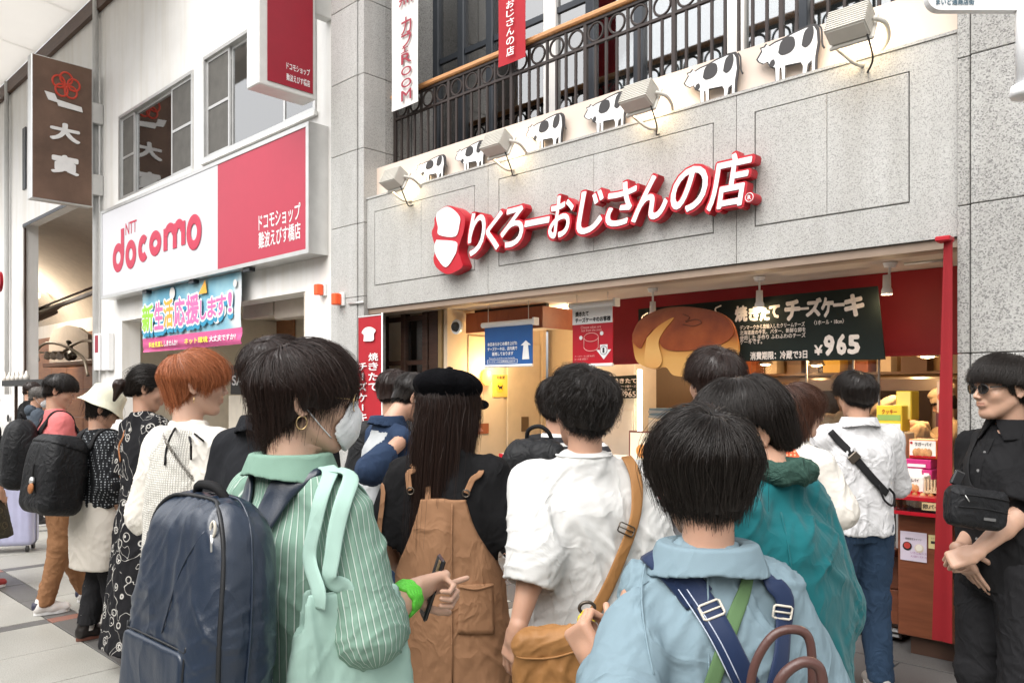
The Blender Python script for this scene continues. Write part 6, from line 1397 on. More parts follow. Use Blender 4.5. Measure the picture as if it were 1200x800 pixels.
class Person:
    def __init__(s, label, px, t, yaw, H=1.68, head=(0, 0), build=1.0, skin=SKIN, foot=None, hx=None, group=None, lean=0.0, sh=.178, hs=1.0, hshift=(0, 0, 0)):
        """px: picture x of the body axis at distance t. yaw: facing, degrees from straight away, left positive"""
        c = cam_at(px, 460, t); s.base = np.array([c[0], c[1], 0.0]); s.psi = CAM_YAW + R(yaw); s.Rw = rotz(s.psi); s.k = H/1.70; s.t = t; s.b = build; s.skin = skin
        s.root = thing('person', label, 'person', s.base, group); s.H = H; s.sh = sh
        k = s.k; s.hc = np.array([0, .018+lean*1.5, 1.583*k]) + np.array(hshift); s.hR = rotz(R(head[0])) @ rotx(R(head[1])); s.hs = hs*(.5+.5*k); s.lean = lean
        s.J = {'ln': np.array([0, -.012+lean, 1.43])*1.0}
        s.arm = {}
        for n, sx in (('L', -1), ('R', 1)):
            s.arm[n] = [np.array([sx*(sh-.012)*k*build, -.008+lean, 1.365*k]), np.array([sx*(sh+.038)*k*build, -.03+lean*.5, 1.085*k]), np.array([sx*(sh+.035)*k*build, .05, .845*k]), 'relaxed', None, None]
        s.leg = {'L': [np.array([-.09*k, 0, .90*k]), np.array([-.10*k, .015, .48*k]), np.array([-.10*k, -.02, .085])], 'R': [np.array([.09*k, 0, .90*k]), np.array([.10*k, .015, .48*k]), np.array([.10*k, -.02, .085])]}
    def W(s, V): return np.asarray(V, float) @ s.Rw.T + s.base
    def L(s, V): return (np.asarray(V, float) - s.base) @ s.Rw
    def TH(s, V): return s.W((np.asarray(V, float)*s.hs) @ s.hR.T + s.hc)
    def setarm(s, n, elbow=None, wrist=None, hand='relaxed', D=None, N=None, px=True):
        a = s.arm[n]
        if elbow is not None: a[1] = s.L(cam_at(*elbow)) if px else np.array(elbow, float)
        if wrist is not None: a[2] = s.L(cam_at(*wrist)) if px else np.array(wrist, float)
        # keep human limb lengths
        k = s.k; u = a[1]-a[0]; lu = np.linalg.norm(u); a[1] = a[0] + u/lu*min(max(lu, .24*k), .31*k); u = a[2]-a[1]; lu = np.linalg.norm(u); a[2] = a[1] + u/lu*min(max(lu, .20*k), .26*k)
        a[3] = hand; a[4] = None if D is None else np.array(D, float); a[5] = None if N is None else np.array(N, float)
        return s
    def body_sdf(s, P, hands=True):
        k = s.k; b = s.b; le = s.lean
        d = loft(P, [(.80*k, 0, 0, .13*b, .09), (.93*k, 0, 0, .155*b, .105), (1.08*k, 0, .0+le*.3, .125*b, .09), (1.25*k, 0, .0+le*.7, .138*b, .088), (1.35*k, 0, -.005+le, .118*b, .070), (1.43*k, 0, -.01+le, .07, .06)], 2.2, .02)
        nb = np.array([0, -.022+le, 1.40*k]); nt = s.hc + (s.hR @ np.array([0, -.030, -.045]))*s.hs
        d = sm(d, rc(P, nb, nt, .055*s.hs*(1 if b >= 1 else .92), .050*s.hs*(1 if b >= 1 else .92)), .03)
        for n in 'LR':
            a, e, w_, h, D, N_ = s.arm[n]
            d = sm(d, rc(P, a + (e-a)*.12, e, .037*k, .036*k), .03); mid = e + (w_-e)*.35; d = sm(d, rc(P, e, mid, .038*k, .038*k), .015); d = sm(d, rc(P, mid, w_, .038*k, .0245*k), .012)
            if hands:
                D = (w_-e) if D is None else D; N_ = (s.arm[n][0]*[0, 1, 0] - w_*[1, 0, 0]) if N_ is None else N_
                dn = np.linalg.norm(P - w_, axis=1); near = dn < .24
                if near.any():
                    hd = np.full(len(P), .1); hd[near] = hand_sdf(P[near], w_, D, N_, 1 if n == 'R' else -1, CURL[h] if isinstance(h, str) else h, .97*k, thumb=1.6 if h == 'fist' else .5); d = np.where(near, sm(d, hd, .008), d)
        for n in 'LR':
            h_, kn, an = s.leg[n]; d = sm(d, rc(P, h_, kn, .088*b, .055), .03); md = kn + (an-kn)*.3 + [0, -.012, 0]; d = sm(d, rc(P, kn, md, .052, .053), .02); d = sm(d, rc(P, md, an, .053, .034), .02)
            d = sm(d, rc(P, an + [0, -.02, -.045], an + [0, .13, -.055], .032, .028), .03)
        Q = ((P - s.hc) @ s.hR)/s.hs; near = np.linalg.norm(Q, axis=1) < .26
        if near.any():
            hd = head_sdf(Q[near])*s.hs; dn = d[near]; d = d.copy(); d[near] = sm(dn, hd, .018)
        return d
    def build_body(s, hres=.0035, hand=None, coarse=.02):
        k = s.k; VV = []; FF = []; n = 0; rootl = s
        lo = s.hc - [.14, .16, .17]; hi = s.hc + [.14, .17, .16]; lo[2] = 1.40*k
        parts = [(lo, hi, hres, None)]
        for a in 'LR':
            w_ = s.arm[a][2]; e = s.arm[a][1]
            if hand and a in hand: 
                D = s.arm[a][4] if s.arm[a][4] is not None else w_-e; D = D/np.linalg.norm(D); c = w_ + D*.06; parts.append((np.minimum(c-.14, e-.05), np.maximum(c+.14, e+.05), hand[a] if isinstance(hand, dict) else .003, a))
        ex = [np.minimum.reduce([s.leg['L'][2], s.leg['R'][2], s.arm['L'][1], s.arm['R'][1], s.arm['L'][2], s.arm['R'][2]]) - .2, np.maximum.reduce([s.leg['L'][2], s.leg['R'][2], s.arm['L'][1], s.arm['R'][1], s.arm['L'][2], s.arm['R'][2]]) + .22]
        ex[0][2] = -.01; ex[1][2] = 1.44*k; parts.append((ex[0], ex[1], coarse, 'rest'))
        lips, brow = [], []
        fine = {a: True for a in (hand or {})}
        for lo, hi, h, tg in parts:
            fn = s.body_sdf
            if tg in ('L', 'R'):
                def fn(P, tg=tg):
                    w_, e = s.arm[tg][2], s.arm[tg][1]; D = (w_-e)/np.linalg.norm(w_-e); return np.maximum(s.body_sdf(P), -((P - e) @ D) + .0)
            if tg == 'rest':
                def fn(P):
                    d = s.body_sdf(P, hands=not fine or True)
                    for a in fine:
                        w_, e = s.arm[a][2], s.arm[a][1]; D = (w_-e)/np.linalg.norm(w_-e); nr = np.linalg.norm(P-w_, axis=1) < .36; d = np.where(nr, np.maximum(d, (P-e) @ D - .05), d)
                    return d
            V, F = nets(fn, lo, hi, h)
            if len(V) == 0: continue
            if tg is None:
                Q = ((V - s.hc) @ s.hR)/s.hs; x = np.abs(Q[:, 0])
                lips.append(.55*np.clip(1-np.maximum(np.abs(Q[:, 2]+.0525)/.0095*(1+x*18), 0)**3, 0, 1)*(x < .024)*(Q[:, 1] > .083)*.85)
                bz = .030 - np.abs(x-.03)*.12; brow.append(np.clip(1.2-np.abs(Q[:, 2]-bz)/.0042, 0, 1)*(x > .013)*(x < .052)*(Q[:, 1] > .05)*.9)
            else: lips.append(np.zeros(len(V))); brow.append(np.zeros(len(V)))
            VV.append(V); FF.append(F+n); n += len(V)
        V = np.vstack(VV); F = np.vstack(FF)
        s.body = mk('body', s.W(V), F, s.skin, s.root, smooth=True, attrs={'lip': np.concatenate(lips), 'brow': np.concatenate(brow)})
        # eyes with lashes
        for sx in (-1, 1):
            c = np.array([sx*.031, .0795, .005]); v, f = lathe_vf((0, 0, 0), [(.001, -.0095), (.006, -.0075), (.0095, 0), (.006, .0075), (.001, .0095)], 14); v = np.array(v)*[1.15, .9, .62]
            ey = mk('eye', s.TH(v + c), f, M('eye_white', (.7, .68, .65), .2), s.body, smooth=True)
            p = np.array([(sx*(.019+.024*t), .0885-.004*abs(t-.4)-.009*t*t, .0065+.0055*math.sin(math.pi*t)-.002*t) for t in np.linspace(0, 1, 8)]); V_, F_ = tube_vf(s.TH(p), .0011, 5); mk('eyelashes', V_, F_, BLACK, s.body, smooth=True)
            v, f = lathe_vf((0, 0, 0), [(.001, -.004), (.0045, 0), (.001, .004)], 12); mk('iris', s.TH(np.array(v)*[1, .5, 1] + c + [0, .0075, .0]), f, BLACK, s.body, smooth=True)
        return s
    # ---- garments
    def top_sdf(s, lv, sl, e=2.3, neck=None, kk=.03, hem=None):
        kk = min(kk, .04)
        """lv: torso rows in local metres (already scaled); sl: per arm (r0, r1, r2, end) end: 0..2 along upper+lower arm"""
        arms = {n: s.arm[n] for n in 'LR'}
        def f(P):
            d = loft(P, lv, e, .012); kq = s.k; le = s.lean; b = s.b
            d = np.minimum(d, loft(P, [(1.02*kq, 0, .0+le*.3, .140*b, .104), (1.25*kq, 0, .0+le*.7, .154*b, .106), (1.35*kq, 0, -.005+le, .136*b, .090), (1.40*kq, 0, -.01+le, .09, .076)], 2.2, .02)) if lv[0][0] < 1.0*kq else d
            for n in 'LR':
                sgn = -1 if n == 'L' else 1; d = sm(d, rc(P, np.array([sgn*.040, -.024+s.lean, 1.412*kq]), arms[n][0] + [-sgn*.012, 0, .0], .040, .052), .028)
            for n in 'LR':
                if sl is None: break
                r0, r1, r2, end = sl[n] if isinstance(sl, dict) else sl
                a, el_, w_ = arms[n][0], arms[n][1], arms[n][2]
                a0 = a + (el_-a)*.08; a = a + np.array([.014 if n == 'L' else -.014, 0, -.010]); E = el_ if end >= 1 else a + (el_-a)*end; ad = sm(rc(P, a, E, r0, r1), rc(P, a0, E, r0*.96, r1), .02); D = (E-a)/np.linalg.norm(E-a); EP = E
                if end > 1:
                    E2 = el_ + (w_-el_)*(end-1); ad = sm(ad, rc(P, el_, E2, r1, r2), .03); D = (E2-el_)/np.linalg.norm(E2-el_); EP = E2
                ad = smx(ad, (P-EP) @ D - .0, .006)
                inner = np.maximum(rc(P, EP - D*.05, EP + D*.06, (r2 if end > 1 else r1)-.013, (r2 if end > 1 else r1)-.013), -((P-EP) @ D + .03)); ad = np.maximum(ad, -inner)
                d = sm(d, ad, kk)
            if neck is not None: d = np.maximum(d, -rc(P, neck[0], neck[1], neck[2], neck[3]))
            return d
        return f
    def cloth(s, name, fn, lo, hi, h, mat, amp=.008, fr=7, seed=1, vert=.8, mask=None, parent=None, strip=None, smooth=True):
        V, F = nets(fn, lo, hi, h); N = grad(fn, V, .003)
        if amp:
            m = mask(V) if mask else None; V = wrinkle(V, N, amp, fr, seed, vert, m)
        at = None
        if strip:
            at = {'strip': strip(V)}
        o = mk(name, s.W(V), F, mat, parent or s.root, smooth=smooth, attrs=at); return o
    def strip_attr(s, cx=0, cy=0, r=.2):
        """coordinate across vertical stripes: round the torso, or round the arm where the arm is nearer"""
        def f(V):
            ang = np.arctan2(V[:, 0], -V[:, 1]+.02)*r*.85; out = ang.copy(); tors = np.abs(V[:, 0]) - s.arm['R'][0][0]*.98
            for n in 'LR':
                a, e, w_ = s.arm[n][:3]; d1 = rc(V, a, e, .06, .06); d2 = rc(V, e, w_, .06, .06); dt = np.minimum(d1, d2)
                D = (e-a)/np.linalg.norm(e-a); u = np.cross(D, [0, 1, .2]); u /= np.linalg.norm(u); v = np.cross(D, u); w2 = V-a; an = np.arctan2(w2 @ v, w2 @ u)*.085
                sel = (dt < .035) & ((V[:, 0]*np.sign(a[0])) > abs(a[0])*.93); out[sel] = an[sel]
            return out
        return f
    def bounds(s, lo, hi): return np.array(lo, float), np.array(hi, float)
    def armbox(s, z0, z1, pad=.12, y=(-.3, .35)):
        pts = np.array([p for n in 'LR' for p in s.arm[n][:3]]); lo = pts.min(0)-pad; hi = pts.max(0)+pad; lo[0] = min(lo[0], -.34); hi[0] = max(hi[0], .34); lo[1] = min(lo[1], y[0]); hi[1] = max(hi[1], y[1]-.1); lo[2] = min(lo[2], z0); hi[2] = z1; return lo, hi
    def trousers(s, mat, r=(.115, .078, .062), z1=1.0, h=.014, amp=.010, seed=3, end=.06, wide=1.0, name='trousers'):
        k = s.k; rh, rk, ra = r
        def f(P):
            d = loft(P, [(.80*k, 0, 0, .165, .115), (.90*k, 0, -.005, .175*wide, .125), (1.0*k, 0, 0, .15, .11), (max(z1, 1.01*k), 0, 0, .145, .105)], 2.3)
            for n in 'LR':
                h_, kn, an = s.leg[n]; a = rc(P, h_, kn, rh, rk); a = sm(a, rc(P, kn, an + [0, 0, -.02], rk, ra), .03); a = np.maximum(a, (an[2]-.085+end) - P[:, 2]); d = sm(d, a, .02)
            return d
        pts = np.array([p for n in 'LR' for p in s.leg[n]]); lo = pts.min(0)-.16; hi = pts.max(0)+.16; lo[2] = 0.02; hi[2] = z1+.03; lo[0] = min(lo[0], -.22); hi[0] = max(hi[0], .22); lo[1] = min(lo[1], -.17)
        return s.cloth(name, f, lo, hi, h, mat, amp, 9, seed, .55)
    def shoes(s, mat, sole=None, h=.008):
        sole = sole or SIGNW
        for n in 'LR':
            an = s.leg[n][2]
            def f(P):
                d = rc(P, an + [0, -.035, -.035], an + [0, .05, -.038], .042, .042); d = sm(d, rc(P, an + [0, .05, -.045], an + [0, .135, -.05], .040, .034), .03); d = sm(d, rc(P, an + [0, -.02, -.01], an + [0, -.015, .01], .042, .045), .02); return np.maximum(d, .018-P[:, 2])
            V, F = nets(f, an - [.08, .11, .085], an + [.08, .2, .05], h); sh = mk('shoe', s.W(V), F, mat, s.root, smooth=True)
            out = np.array([(.045*math.cos(a)*(1.0 if math.sin(a) > 0 else .85), .115*math.sin(a)+.045) for a in np.linspace(0, 2*np.pi, 20, endpoint=False)]); V = [an*[1, 1, 0] + [x, y, z] for z in (.003, .024) for x, y in out]; F = [(i, (i+1) % 20, 20+(i+1) % 20, 20+i) for i in range(20)] + [tuple(range(19, -1, -1)), tuple(range(20, 40))]; mk('sole', s.W(V), F, sole, sh)
    def hair(s, style, mat, count, rad=.00045, seed=1, **kw):
        st = dict(STY[style]); st.update(kw); return make_hair(style, s.root, s.TH, st, mat, count, rad, seed=seed)
    def mask(s, mat=None, h=.0035, seed=3):
        h = min(h, .0036)
        def f(P):
            hd = head_sdf(P); box_ = el(P, (0, .095, -.050), (.066, .075, .056)); soft = el(P, (0, .05, -.05), (.056, .068, .058)) - .003*np.exp(-(P[:, 0]/.006)**2); sh = sm(hd-.004, soft, .02)
            return np.maximum(np.maximum(np.abs(sh) - .0030, box_), -P[:, 1]+.005)
        V, F = nets(f, (-.085, 0, -.12), (.085, .15, .03), h); N = grad(f, V); V = wrinkle(V, N, .0012, 45, seed, 2.0)
        o = mk('face_mask', s.TH(V), F, mat or MASKM, s.root, smooth=True)
        for sx in (-1, 1):
            for z0, z1 in ((-.022, .012), (-.075, -.02)):
                p = spline([(sx*.052, .055, z0), (sx*.070, .025, (z0+z1)/2), (sx*.080, -.004, z1*.9), (sx*.082, -.02, 0.0)], 5); V_, F_ = tube_vf(s.TH(p), .0014, 5); mk('ear_loop', V_, F_, MASKM, o, smooth=True)
        return o
    def glasses(s, mat=GOLD, dark=False, r=.021):
        root = None
        for sx in (-1, 1):
            a = np.linspace(0, 2*np.pi, 22, endpoint=False); P = np.stack([sx*.033 + r*1.12*np.cos(a), .103 - .006*np.abs(np.cos(a)) - .10*(np.abs(sx*.033 + r*np.cos(a))**2)*8, .006 + r*(.78 if dark else .95)*np.sin(a)], 1)
            V, F = tube_vf(s.TH(P), .0024 if dark else .0011, 6, closed=True)
            if root is None: root = mk('glasses', V, F, mat, s.root, smooth=True)
            else: mk('rim', V, F, mat, root, smooth=True)
            if dark:
                c = P.mean(0); mk('lens', s.TH(np.vstack([P, c + [0, .002, 0]])), [(i, (i+1) % 22, 22) for i in range(22)], GLASSB, root, smooth=True)
            p = spline([(sx*.058, .086, .012), (sx*.076, .05, .012), (sx*.083, -.005, .016), (sx*.083, -.03, -.002)], 5); V, F = tube_vf(s.TH(p), .0026 if dark else .0011, 6); mk('temple_arm', V, F, mat, root, smooth=True)
        V, F = tube_vf(s.TH([(-.012, .104, .010), (0, .108, .013), (.012, .104, .010)]), .0018, 6); mk('bridge', V, F, mat, root, smooth=True); return root
    def collar(s, mat, r=.072, z=1.452, h=.034, drop=.035, back=0, flare=1.25, h_=.004, parent=None):
        k = s.k; r -= .006; drop -= .006; c = np.array([0, -.024+s.lean, z*k])
        def f(P):
            Q = P-c; ang = np.arctan2(Q[:, 0], -Q[:, 1]); rr_ = np.sqrt((Q[:, 0]/1.05)**2 + (Q[:, 1]/.95)**2); zz = Q[:, 2]
            stand = smx(np.abs(rr_-(r-.10*zz)-.006) - .012, np.abs(zz)-h/2, .003)
            fold = smx(np.abs(rr_-(r+.0175+(h/2-zz)*.40)) - .0042, np.maximum(zz-h/2, -zz-drop-.012*np.abs(ang)), .003)
            d = sm(stand, fold, .004); front = (Q[:, 1] > .02) & (np.abs(Q[:, 0]) < (h/2-zz)*.7+.003); return np.where(front, np.maximum(d, .004), d)
        V, F = nets(f, c - .15, c + .15, h_); return mk('collar', s.W(V), F, mat, parent or s.root, smooth=True)

def shoe_pair(): pass
def ribbon_on(fn, P, pts, w_, th, mat, name, parent, off=.004, k=7, project=True, tip=None):
    """strap following a surface. pts local points near it; P person (for local->world)"""
    Q = spline(pts, k)
    if project: Q = snap(fn, Q, off)
    N = grad(fn, Q, .004)
    for _ in range(3):
        if len(Q) > 4: Q[1:-1] = (Q[:-2]+2*Q[1:-1]+Q[2:])/4; N[1:-1] = (N[:-2]+2*N[1:-1]+N[2:])/4
    Qw = P.W(Q); Nw = N @ P.Rw.T; V, F = tube_vf(Qw, 1.0, flat=(w_, th), ups=Nw); return mk(name, V, F, mat, parent, smooth=True)
def seam_px(P, fn, pts, mat, r=.0016):
    q = px_on(fn, P, pts, .001); V, F = tube_vf(P.W(spline(q, 5)), r, 5); mk('seam', V, F, mat, P.root, smooth=True)
def px_on(fn, P, pts, off=.004, tguess=None):
    """points of the surface seen behind photo pixels (to lay straps where the photo shows them), local frame"""
    D = np.array([ray(x, y) for x, y in pts]); t = (tguess or P.t); O = np.repeat(CAM[None], len(pts), 0); Dn = D/np.linalg.norm(D, axis=1)[:, None]; o = P.L(O); d = Dn @ P.Rw
    return trace(fn, o, d, tmax=t*1.6, off=off, t0=t*.5)
def oval_bag(name, T, half, r, mat, parent, h=.008, amp=.004, seed=1, extra=None, fr=8, e=None, mask=None):
    """rounded soft bag: T local->world; half sizes"""
    def f(P):
        d = rbox(P, (0, 0, 0), half, r); 
        return extra(P, d) if extra else d
    V, F = nets(f, -np.array(half)-.06, np.array(half)+.06, h); V = wrinkle(V, grad(f, V), amp, fr, seed, .8, mask(V) if mask else None); return mk(name, T(V), F, mat, parent, smooth=True), f
def frame_T(origin, R3): return lambda V: np.asarray(V, float) @ np.asarray(R3, float).T + np.asarray(origin, float)
# ================================================================ the crowd
def lv_top(P, hem, w, d, waist=None, wide=1.0, neck=.068, cy=0):
    k, le = P.k, P.lean; wa = waist or w; wd = 1+(wide-1)*.5
    return [(hem, 0, cy, w, d), (min(1.08*k, hem+.30), 0, cy*.6+le*.3, wa, d*.97), (1.22*k, 0, le*.7, min(.5*(w+wa), .19*wide), d*.97), (1.31*k, 0, le*.9-.004, .158*k*P.b*wd, d*.88), (1.375*k, 0, -.012+le, .112*k*P.b, .086), (1.42*k, 0, -.018+le, .080, .074), (1.455*k, 0, -.020+le, neck, .064)]
def dirl(P, r, f, u): v = RT*r + FW*f + np.array([0, 0, u]); return v @ P.Rw
def strap_px(P, fn, pts, w_, th, mat, name, parent, off=.004): return ribbon_on(fn, P, px_on(fn, P, pts, off), w_, th, mat, name, parent, off, 5)
def buckle(P, fn, px, size, parent, mat=None, off=.009, ang=0):
    c = px_on(fn, P, [px], off)[0]; N = grad(fn, c[None])[0]; up = np.array([math.sin(R(ang)), 0, math.cos(R(ang))]) @ rotz(0); up = up - N*np.dot(up, N); up /= np.linalg.norm(up); sd_ = np.cross(up, N)
    a, b_ = size; cr = [(-a, -b_), (a, -b_), (a, b_), (-a, b_)]; pts = []
    for i in range(4):
        p, q = np.array(cr[i]), np.array(cr[(i+1) % 4]); pts += [p*.9+q*.1, p*.5+q*.5, p*.1+q*.9]
    V, F = tube_vf(P.W([c + sd_*x + up*y for x, y in pts]), .0022, 6, closed=True); mk('buckle', V, F, mat or M('buckle_metal', (.62, .58, .50), .3, metal=.9), parent, smooth=True)
    V, F = tube_vf(P.W([c - sd_*a, c + sd_*a]), .0018, 6); mk('buckle_bar', V, F, mat or M('buckle_metal', (.62, .58, .50)), parent, smooth=True)
BAGBLK = fabric('bag_black_nylon', (.011, .0115, .013), rough=.55, weave=500, wr=.004, wsc=14, spec=.5, var=.3)
STRAPB = fabric('strap_black', (.018, .018, .019), rough=.7, weave=900, wr=.0005, var=.2)
def backpack(P, name, label, c, half, r, mat, lean_=0, taper=.2, h=.008, handle=True, panel=True, yaw_=0, amp=.004):
    """c: bag centre in the wearer's frame; local y points away from the wearer's back (negative = outward)"""
    R3 = rotz(R(yaw_)) @ rotx(R(lean_)); T = lambda V: P.W(np.asarray(V, float) @ R3.T + np.array(c))
    rt = thing(name, label, 'backpack', T(np.array([[0, 0, -half[2]]]))[0])
    def f(Q):
        z = Q[:, 2]/half[2]; s_ = 1-taper*np.clip(z, 0, 1)**2; q = Q.copy(); q[:, 0] = Q[:, 0]/s_; q[:, 1] = (Q[:, 1]-.0)/(1-taper*1.3*np.clip(z, -.2, 1)**2*.8)
        d = rbox(q, (0, 0, 0), half, r)*.8; return d
    V, F = nets(f, -np.array(half)-.03, np.array(half)+.03, h); V = wrinkle(V, grad(f, V), amp, 9, 5, .8); mk('bag_body', T(V), F, mat, rt, smooth=True)
    return rt, T, f

def person_H():
    P = Person('person with dark hair, white mask and mint striped shirt, pointing right', 352, 1.75, -42, 1.70, head=(-30, -6), skin=SKIN2)
    P.setarm('R', (432, 740, 1.60), (484, 692, 1.80), 'point', D=dirl(P, .85, .75, .12), N=dirl(P, -.1, -.9, -.6))
    P.setarm('L', (.0-.26, .02, 1.10), (-.2, .16, .95), px=False)
    P.build_body(.003, {'R': .0022}); k = P.k
    SH = fabric('mint_striped_shirt', (.205, .335, .265), kind='stripes', col2=(.62, .68, .63), wr=.004, wsc=7, var=.03)
    fn = P.top_sdf(lv_top(P, .72, .195, .14, .185, 1.04, neck=.054), {'R': (.064, .068, .066, 1.32), 'L': (.072, .08, .075, 1.4)})
    for q in ([(404, 590), (394, 620), (388, 660), (390, 690)],): seam_px(P, fn, q, SH, .0022)
    P.cloth('striped_shirt', fn, *P.armbox(.70, 1.50), .006, SH, .011, 8, 4, .7, strip=P.strip_attr())
    P.collar(SH, r=.074, drop=.03); P.trousers(fabric('trousers_dark', (.04, .04, .045)))
    P.shoes(BLACK); P.hair('longshort', HDB, 15000, .00050, 3); P.mask(h=.0035); P.glasses(GOLD)
    # earring, watch side band
    c = np.array([.082, -.012, -.036]); p = [c + [.002, .011*math.cos(a), .014*math.sin(a)-.012] for a in np.linspace(0, 2*np.pi, 16, endpoint=False)]; V, F = tube_vf(P.TH(p), .0014, 6, closed=True); mk('earring', V, F, GOLD, P.root, smooth=True)
    w_, e = P.arm['R'][2], P.arm['R'][1]; D = (w_-e)/np.linalg.norm(w_-e); u = np.cross(D, [0, 0, 1]); u /= np.linalg.norm(u); v = np.cross(D, u)
    GB = M('green_ring_rubber', (.12, .62, .05), .45, bump=.002, bs=200)
    wb = thing('wrist_band', 'thick lime green coiled band on the wrist of the pointing hand', 'wristband', P.W([w_])[0])
    for j in range(5):
        cc = w_ - D*(.030+.009*j); q = [cc + u*(.033*math.cos(a)) + v*(.034*math.sin(a)) + D*(.0028*math.sin(9*a+j)) for a in np.linspace(0, 2*np.pi, 40, endpoint=False)]; V, F = tube_vf(P.W(q), .0062, 8, closed=True); mk('coil', V, F, GB, wb, smooth=True)
    # telephone held in the palm
    ph = thing('mobile_phone', 'dark phone held under the pointing hand with green band', 'phone', P.W([w_ + D*.05])[0])
    Dh = P.arm['R'][4]/np.linalg.norm(P.arm['R'][4]); B_ = dirl(P, .30, .05, .93); B_ /= np.linalg.norm(B_); Dq = dirl(P, -.25, .95, .0); Dq -= B_*np.dot(Dq, B_); Dq /= np.linalg.norm(Dq); Cx = np.cross(B_, Dq)
    v_, f_ = box_vf(-.036, .036, -.0045, .0045, -.074, .074, .004); cc = w_ + Dh*.050 + dirl(P, 0, .03, -.012); mk('phone_body', P.W(np.array(v_) @ np.stack([Dq, Cx, B_]) + cc), f_, M('phone_black', (.02, .02, .022), .25), ph)
    v_, f_ = box_vf(-.033, .033, -.0054, -.0047, -.070, .070); mk('screen', P.W(np.array(v_) @ np.stack([Dq, Cx, B_]) + cc), f_, M('phone_screen', (.01, .01, .01), .06), ph)
    v_, f_ = box_vf(-.030, -.008, .0047, .0068, .04, .068, .001); mk('camera_bump', P.W(np.array(v_) @ np.stack([Dq, Cx, B_]) + cc), f_, GOLD, ph)
    # navy backpack
    NAVY = fabric('navy_coated', (.013, .024, .046), rough=.36, weave=300, wr=.005, wsc=5, spec=.6, coat=.25, sheen=0, var=.2)
    rt, T, f = backpack(P, 'backpack', 'large navy coated backpack on the back of the mint striped shirt', (.025, -.245, 1.115), (.185, .085, .285), .07, NAVY, -6, .26, .006, amp=.006)
    # seams and pocket
    PIPE = M('zip_black', (.015, .016, .018), .5)
    def on(pts, rr_, m, nm, par=None):
        Q = snap(f, spline(pts, 8), .0005); V, F = tube_vf(T(Q), rr_, 6); return mk(nm, V, F, m, par or rt, smooth=True)
    def pocket(Q):
        d = rbox(Q, (0, -.078, -.105), (.128, .016, .125), .014); return np.maximum(d, -rbox(Q, (0, -.1, .03), (.2, .03, .012), .002))
    def pk(Q): return sm(np.maximum(np.abs(f(Q)) - .006, rbox(Q, (-.01, -.09, -.13), (.125, .08, .14), .02)), np.full(len(Q), 1.0), .001)
    V, F = nets(pk, (-.2, -.2, -.3), (.2, .02, .06), .005); mk('pocket_panel', T(V), F, NAVY, rt, smooth=True)
    on([(-.134, -.09, -.26), (-.134, -.1, 0), (-.13, -.1, .012), (0, -.1, .014), (.11, -.1, .012), (.116, -.1, 0), (.116, -.09, -.26)], .0022, PIPE, 'pocket_seam')
    on([(-.17, -.03, -.2), (-.172, -.05, 0), (-.15, -.05, .2), (-.09, -.05, .29), (0, -.05, .31), (.09, -.05, .29), (.15, -.05, .2), (.172, -.05, 0), (.17, -.03, -.2)], .0042, PIPE, 'zip')
    on([(-.172, -.0, -.2), (-.175, 0, 0), (-.155, 0, .2), (-.09, 0, .29), (0, 0, .31), (.09, 0, .29), (.155, 0, .2), (.175, -.0, 0), (.172, 0, -.2)], .0025, NAVY, 'piping')
    on([(.12, -.1, .24), (.06, -.12, .16), (.02, -.12, .03)], .0015, NAVY, 'seam')
    hd = spline([(-.062, .01, .235), (-.060, .0, .272), (-.04, -.012, .298), (0, -.016, .304), (.04, -.012, .298), (.060, 0, .272), (.062, .01, .235)], 6); V, F = tube_vf(T(hd), .0095, 8); mk('handle', V, F, STRAPB, rt, smooth=True)
    for sx in (.12,):
        c = snap(f, np.array([[sx, -.05, .235]]), .008)[0]; q = [c + [.008*math.cos(a), 0, .014*math.sin(a)-.01] for a in np.linspace(0, 2*np.pi, 14, endpoint=False)]; V, F = tube_vf(T(q), .0028, 6, closed=True); zp = mk('zip_pull', V, F, M('buckle_metal', (.62, .58, .50)), rt, smooth=True); V, F = tube_vf(T([c + [0, 0, -.02], c + [.006, 0, -.05]]), .0045, 6); mk('zip_tab', V, F, ALU, zp, smooth=True)
    # strap over both shoulders
    for sx in (-1, 1):
        pts = [(sx*.045, -.19, 1.34), (sx*.08, -.13, 1.41), (sx*.10, -.02, 1.46), (sx*.112, .08, 1.42), (sx*.115, .14, 1.30), (sx*.12, .15, 1.15)]; ribbon_on(fn, P, pts, .066, .012, NAVY, 'shoulder_strap', rt, .007)
        pts = [(sx*.075, -.17, 1.30), (sx*.095, -.13, 1.40), (sx*.105, -.02, 1.46), (sx*.112, .08, 1.42)]
    # mint tote on the right shoulder
    MT = fabric('mint_canvas', (.38, .56, .49), rough=.8, wr=.006, wsc=5, var=.04)
    tt = thing('tote_bag', 'pale mint canvas tote bag hanging from the striped shirt shoulder', 'tote bag', cam_at(415, 800, 1.60))
    o = cam_at(412, 756, 1.585); R3 = rotz(CAM_YAW+R(30)); TT = frame_T(o, R3)
    def tf(Q):
        w__ = .118 + .05*np.clip((.12-Q[:, 2])/.3, 0, 1); q = Q.copy(); q[:, 0] = Q[:, 0]/w__*.12; d = rbox(q, (0, 0, -.06), (.105, .026+.0, .19), .024)*.8; return np.maximum(d, -rbox(Q, (0, 0, .12), (w__.mean()-.012, .016, .08), .01))
    V, F = nets(tf, (-.2, -.08, -.28), (.2, .08, .16), .006); V = wrinkle(V, grad(tf, V), .006, 7, 8, .5); mk('bag_body', TT(V), F, MT, tt, smooth=True)
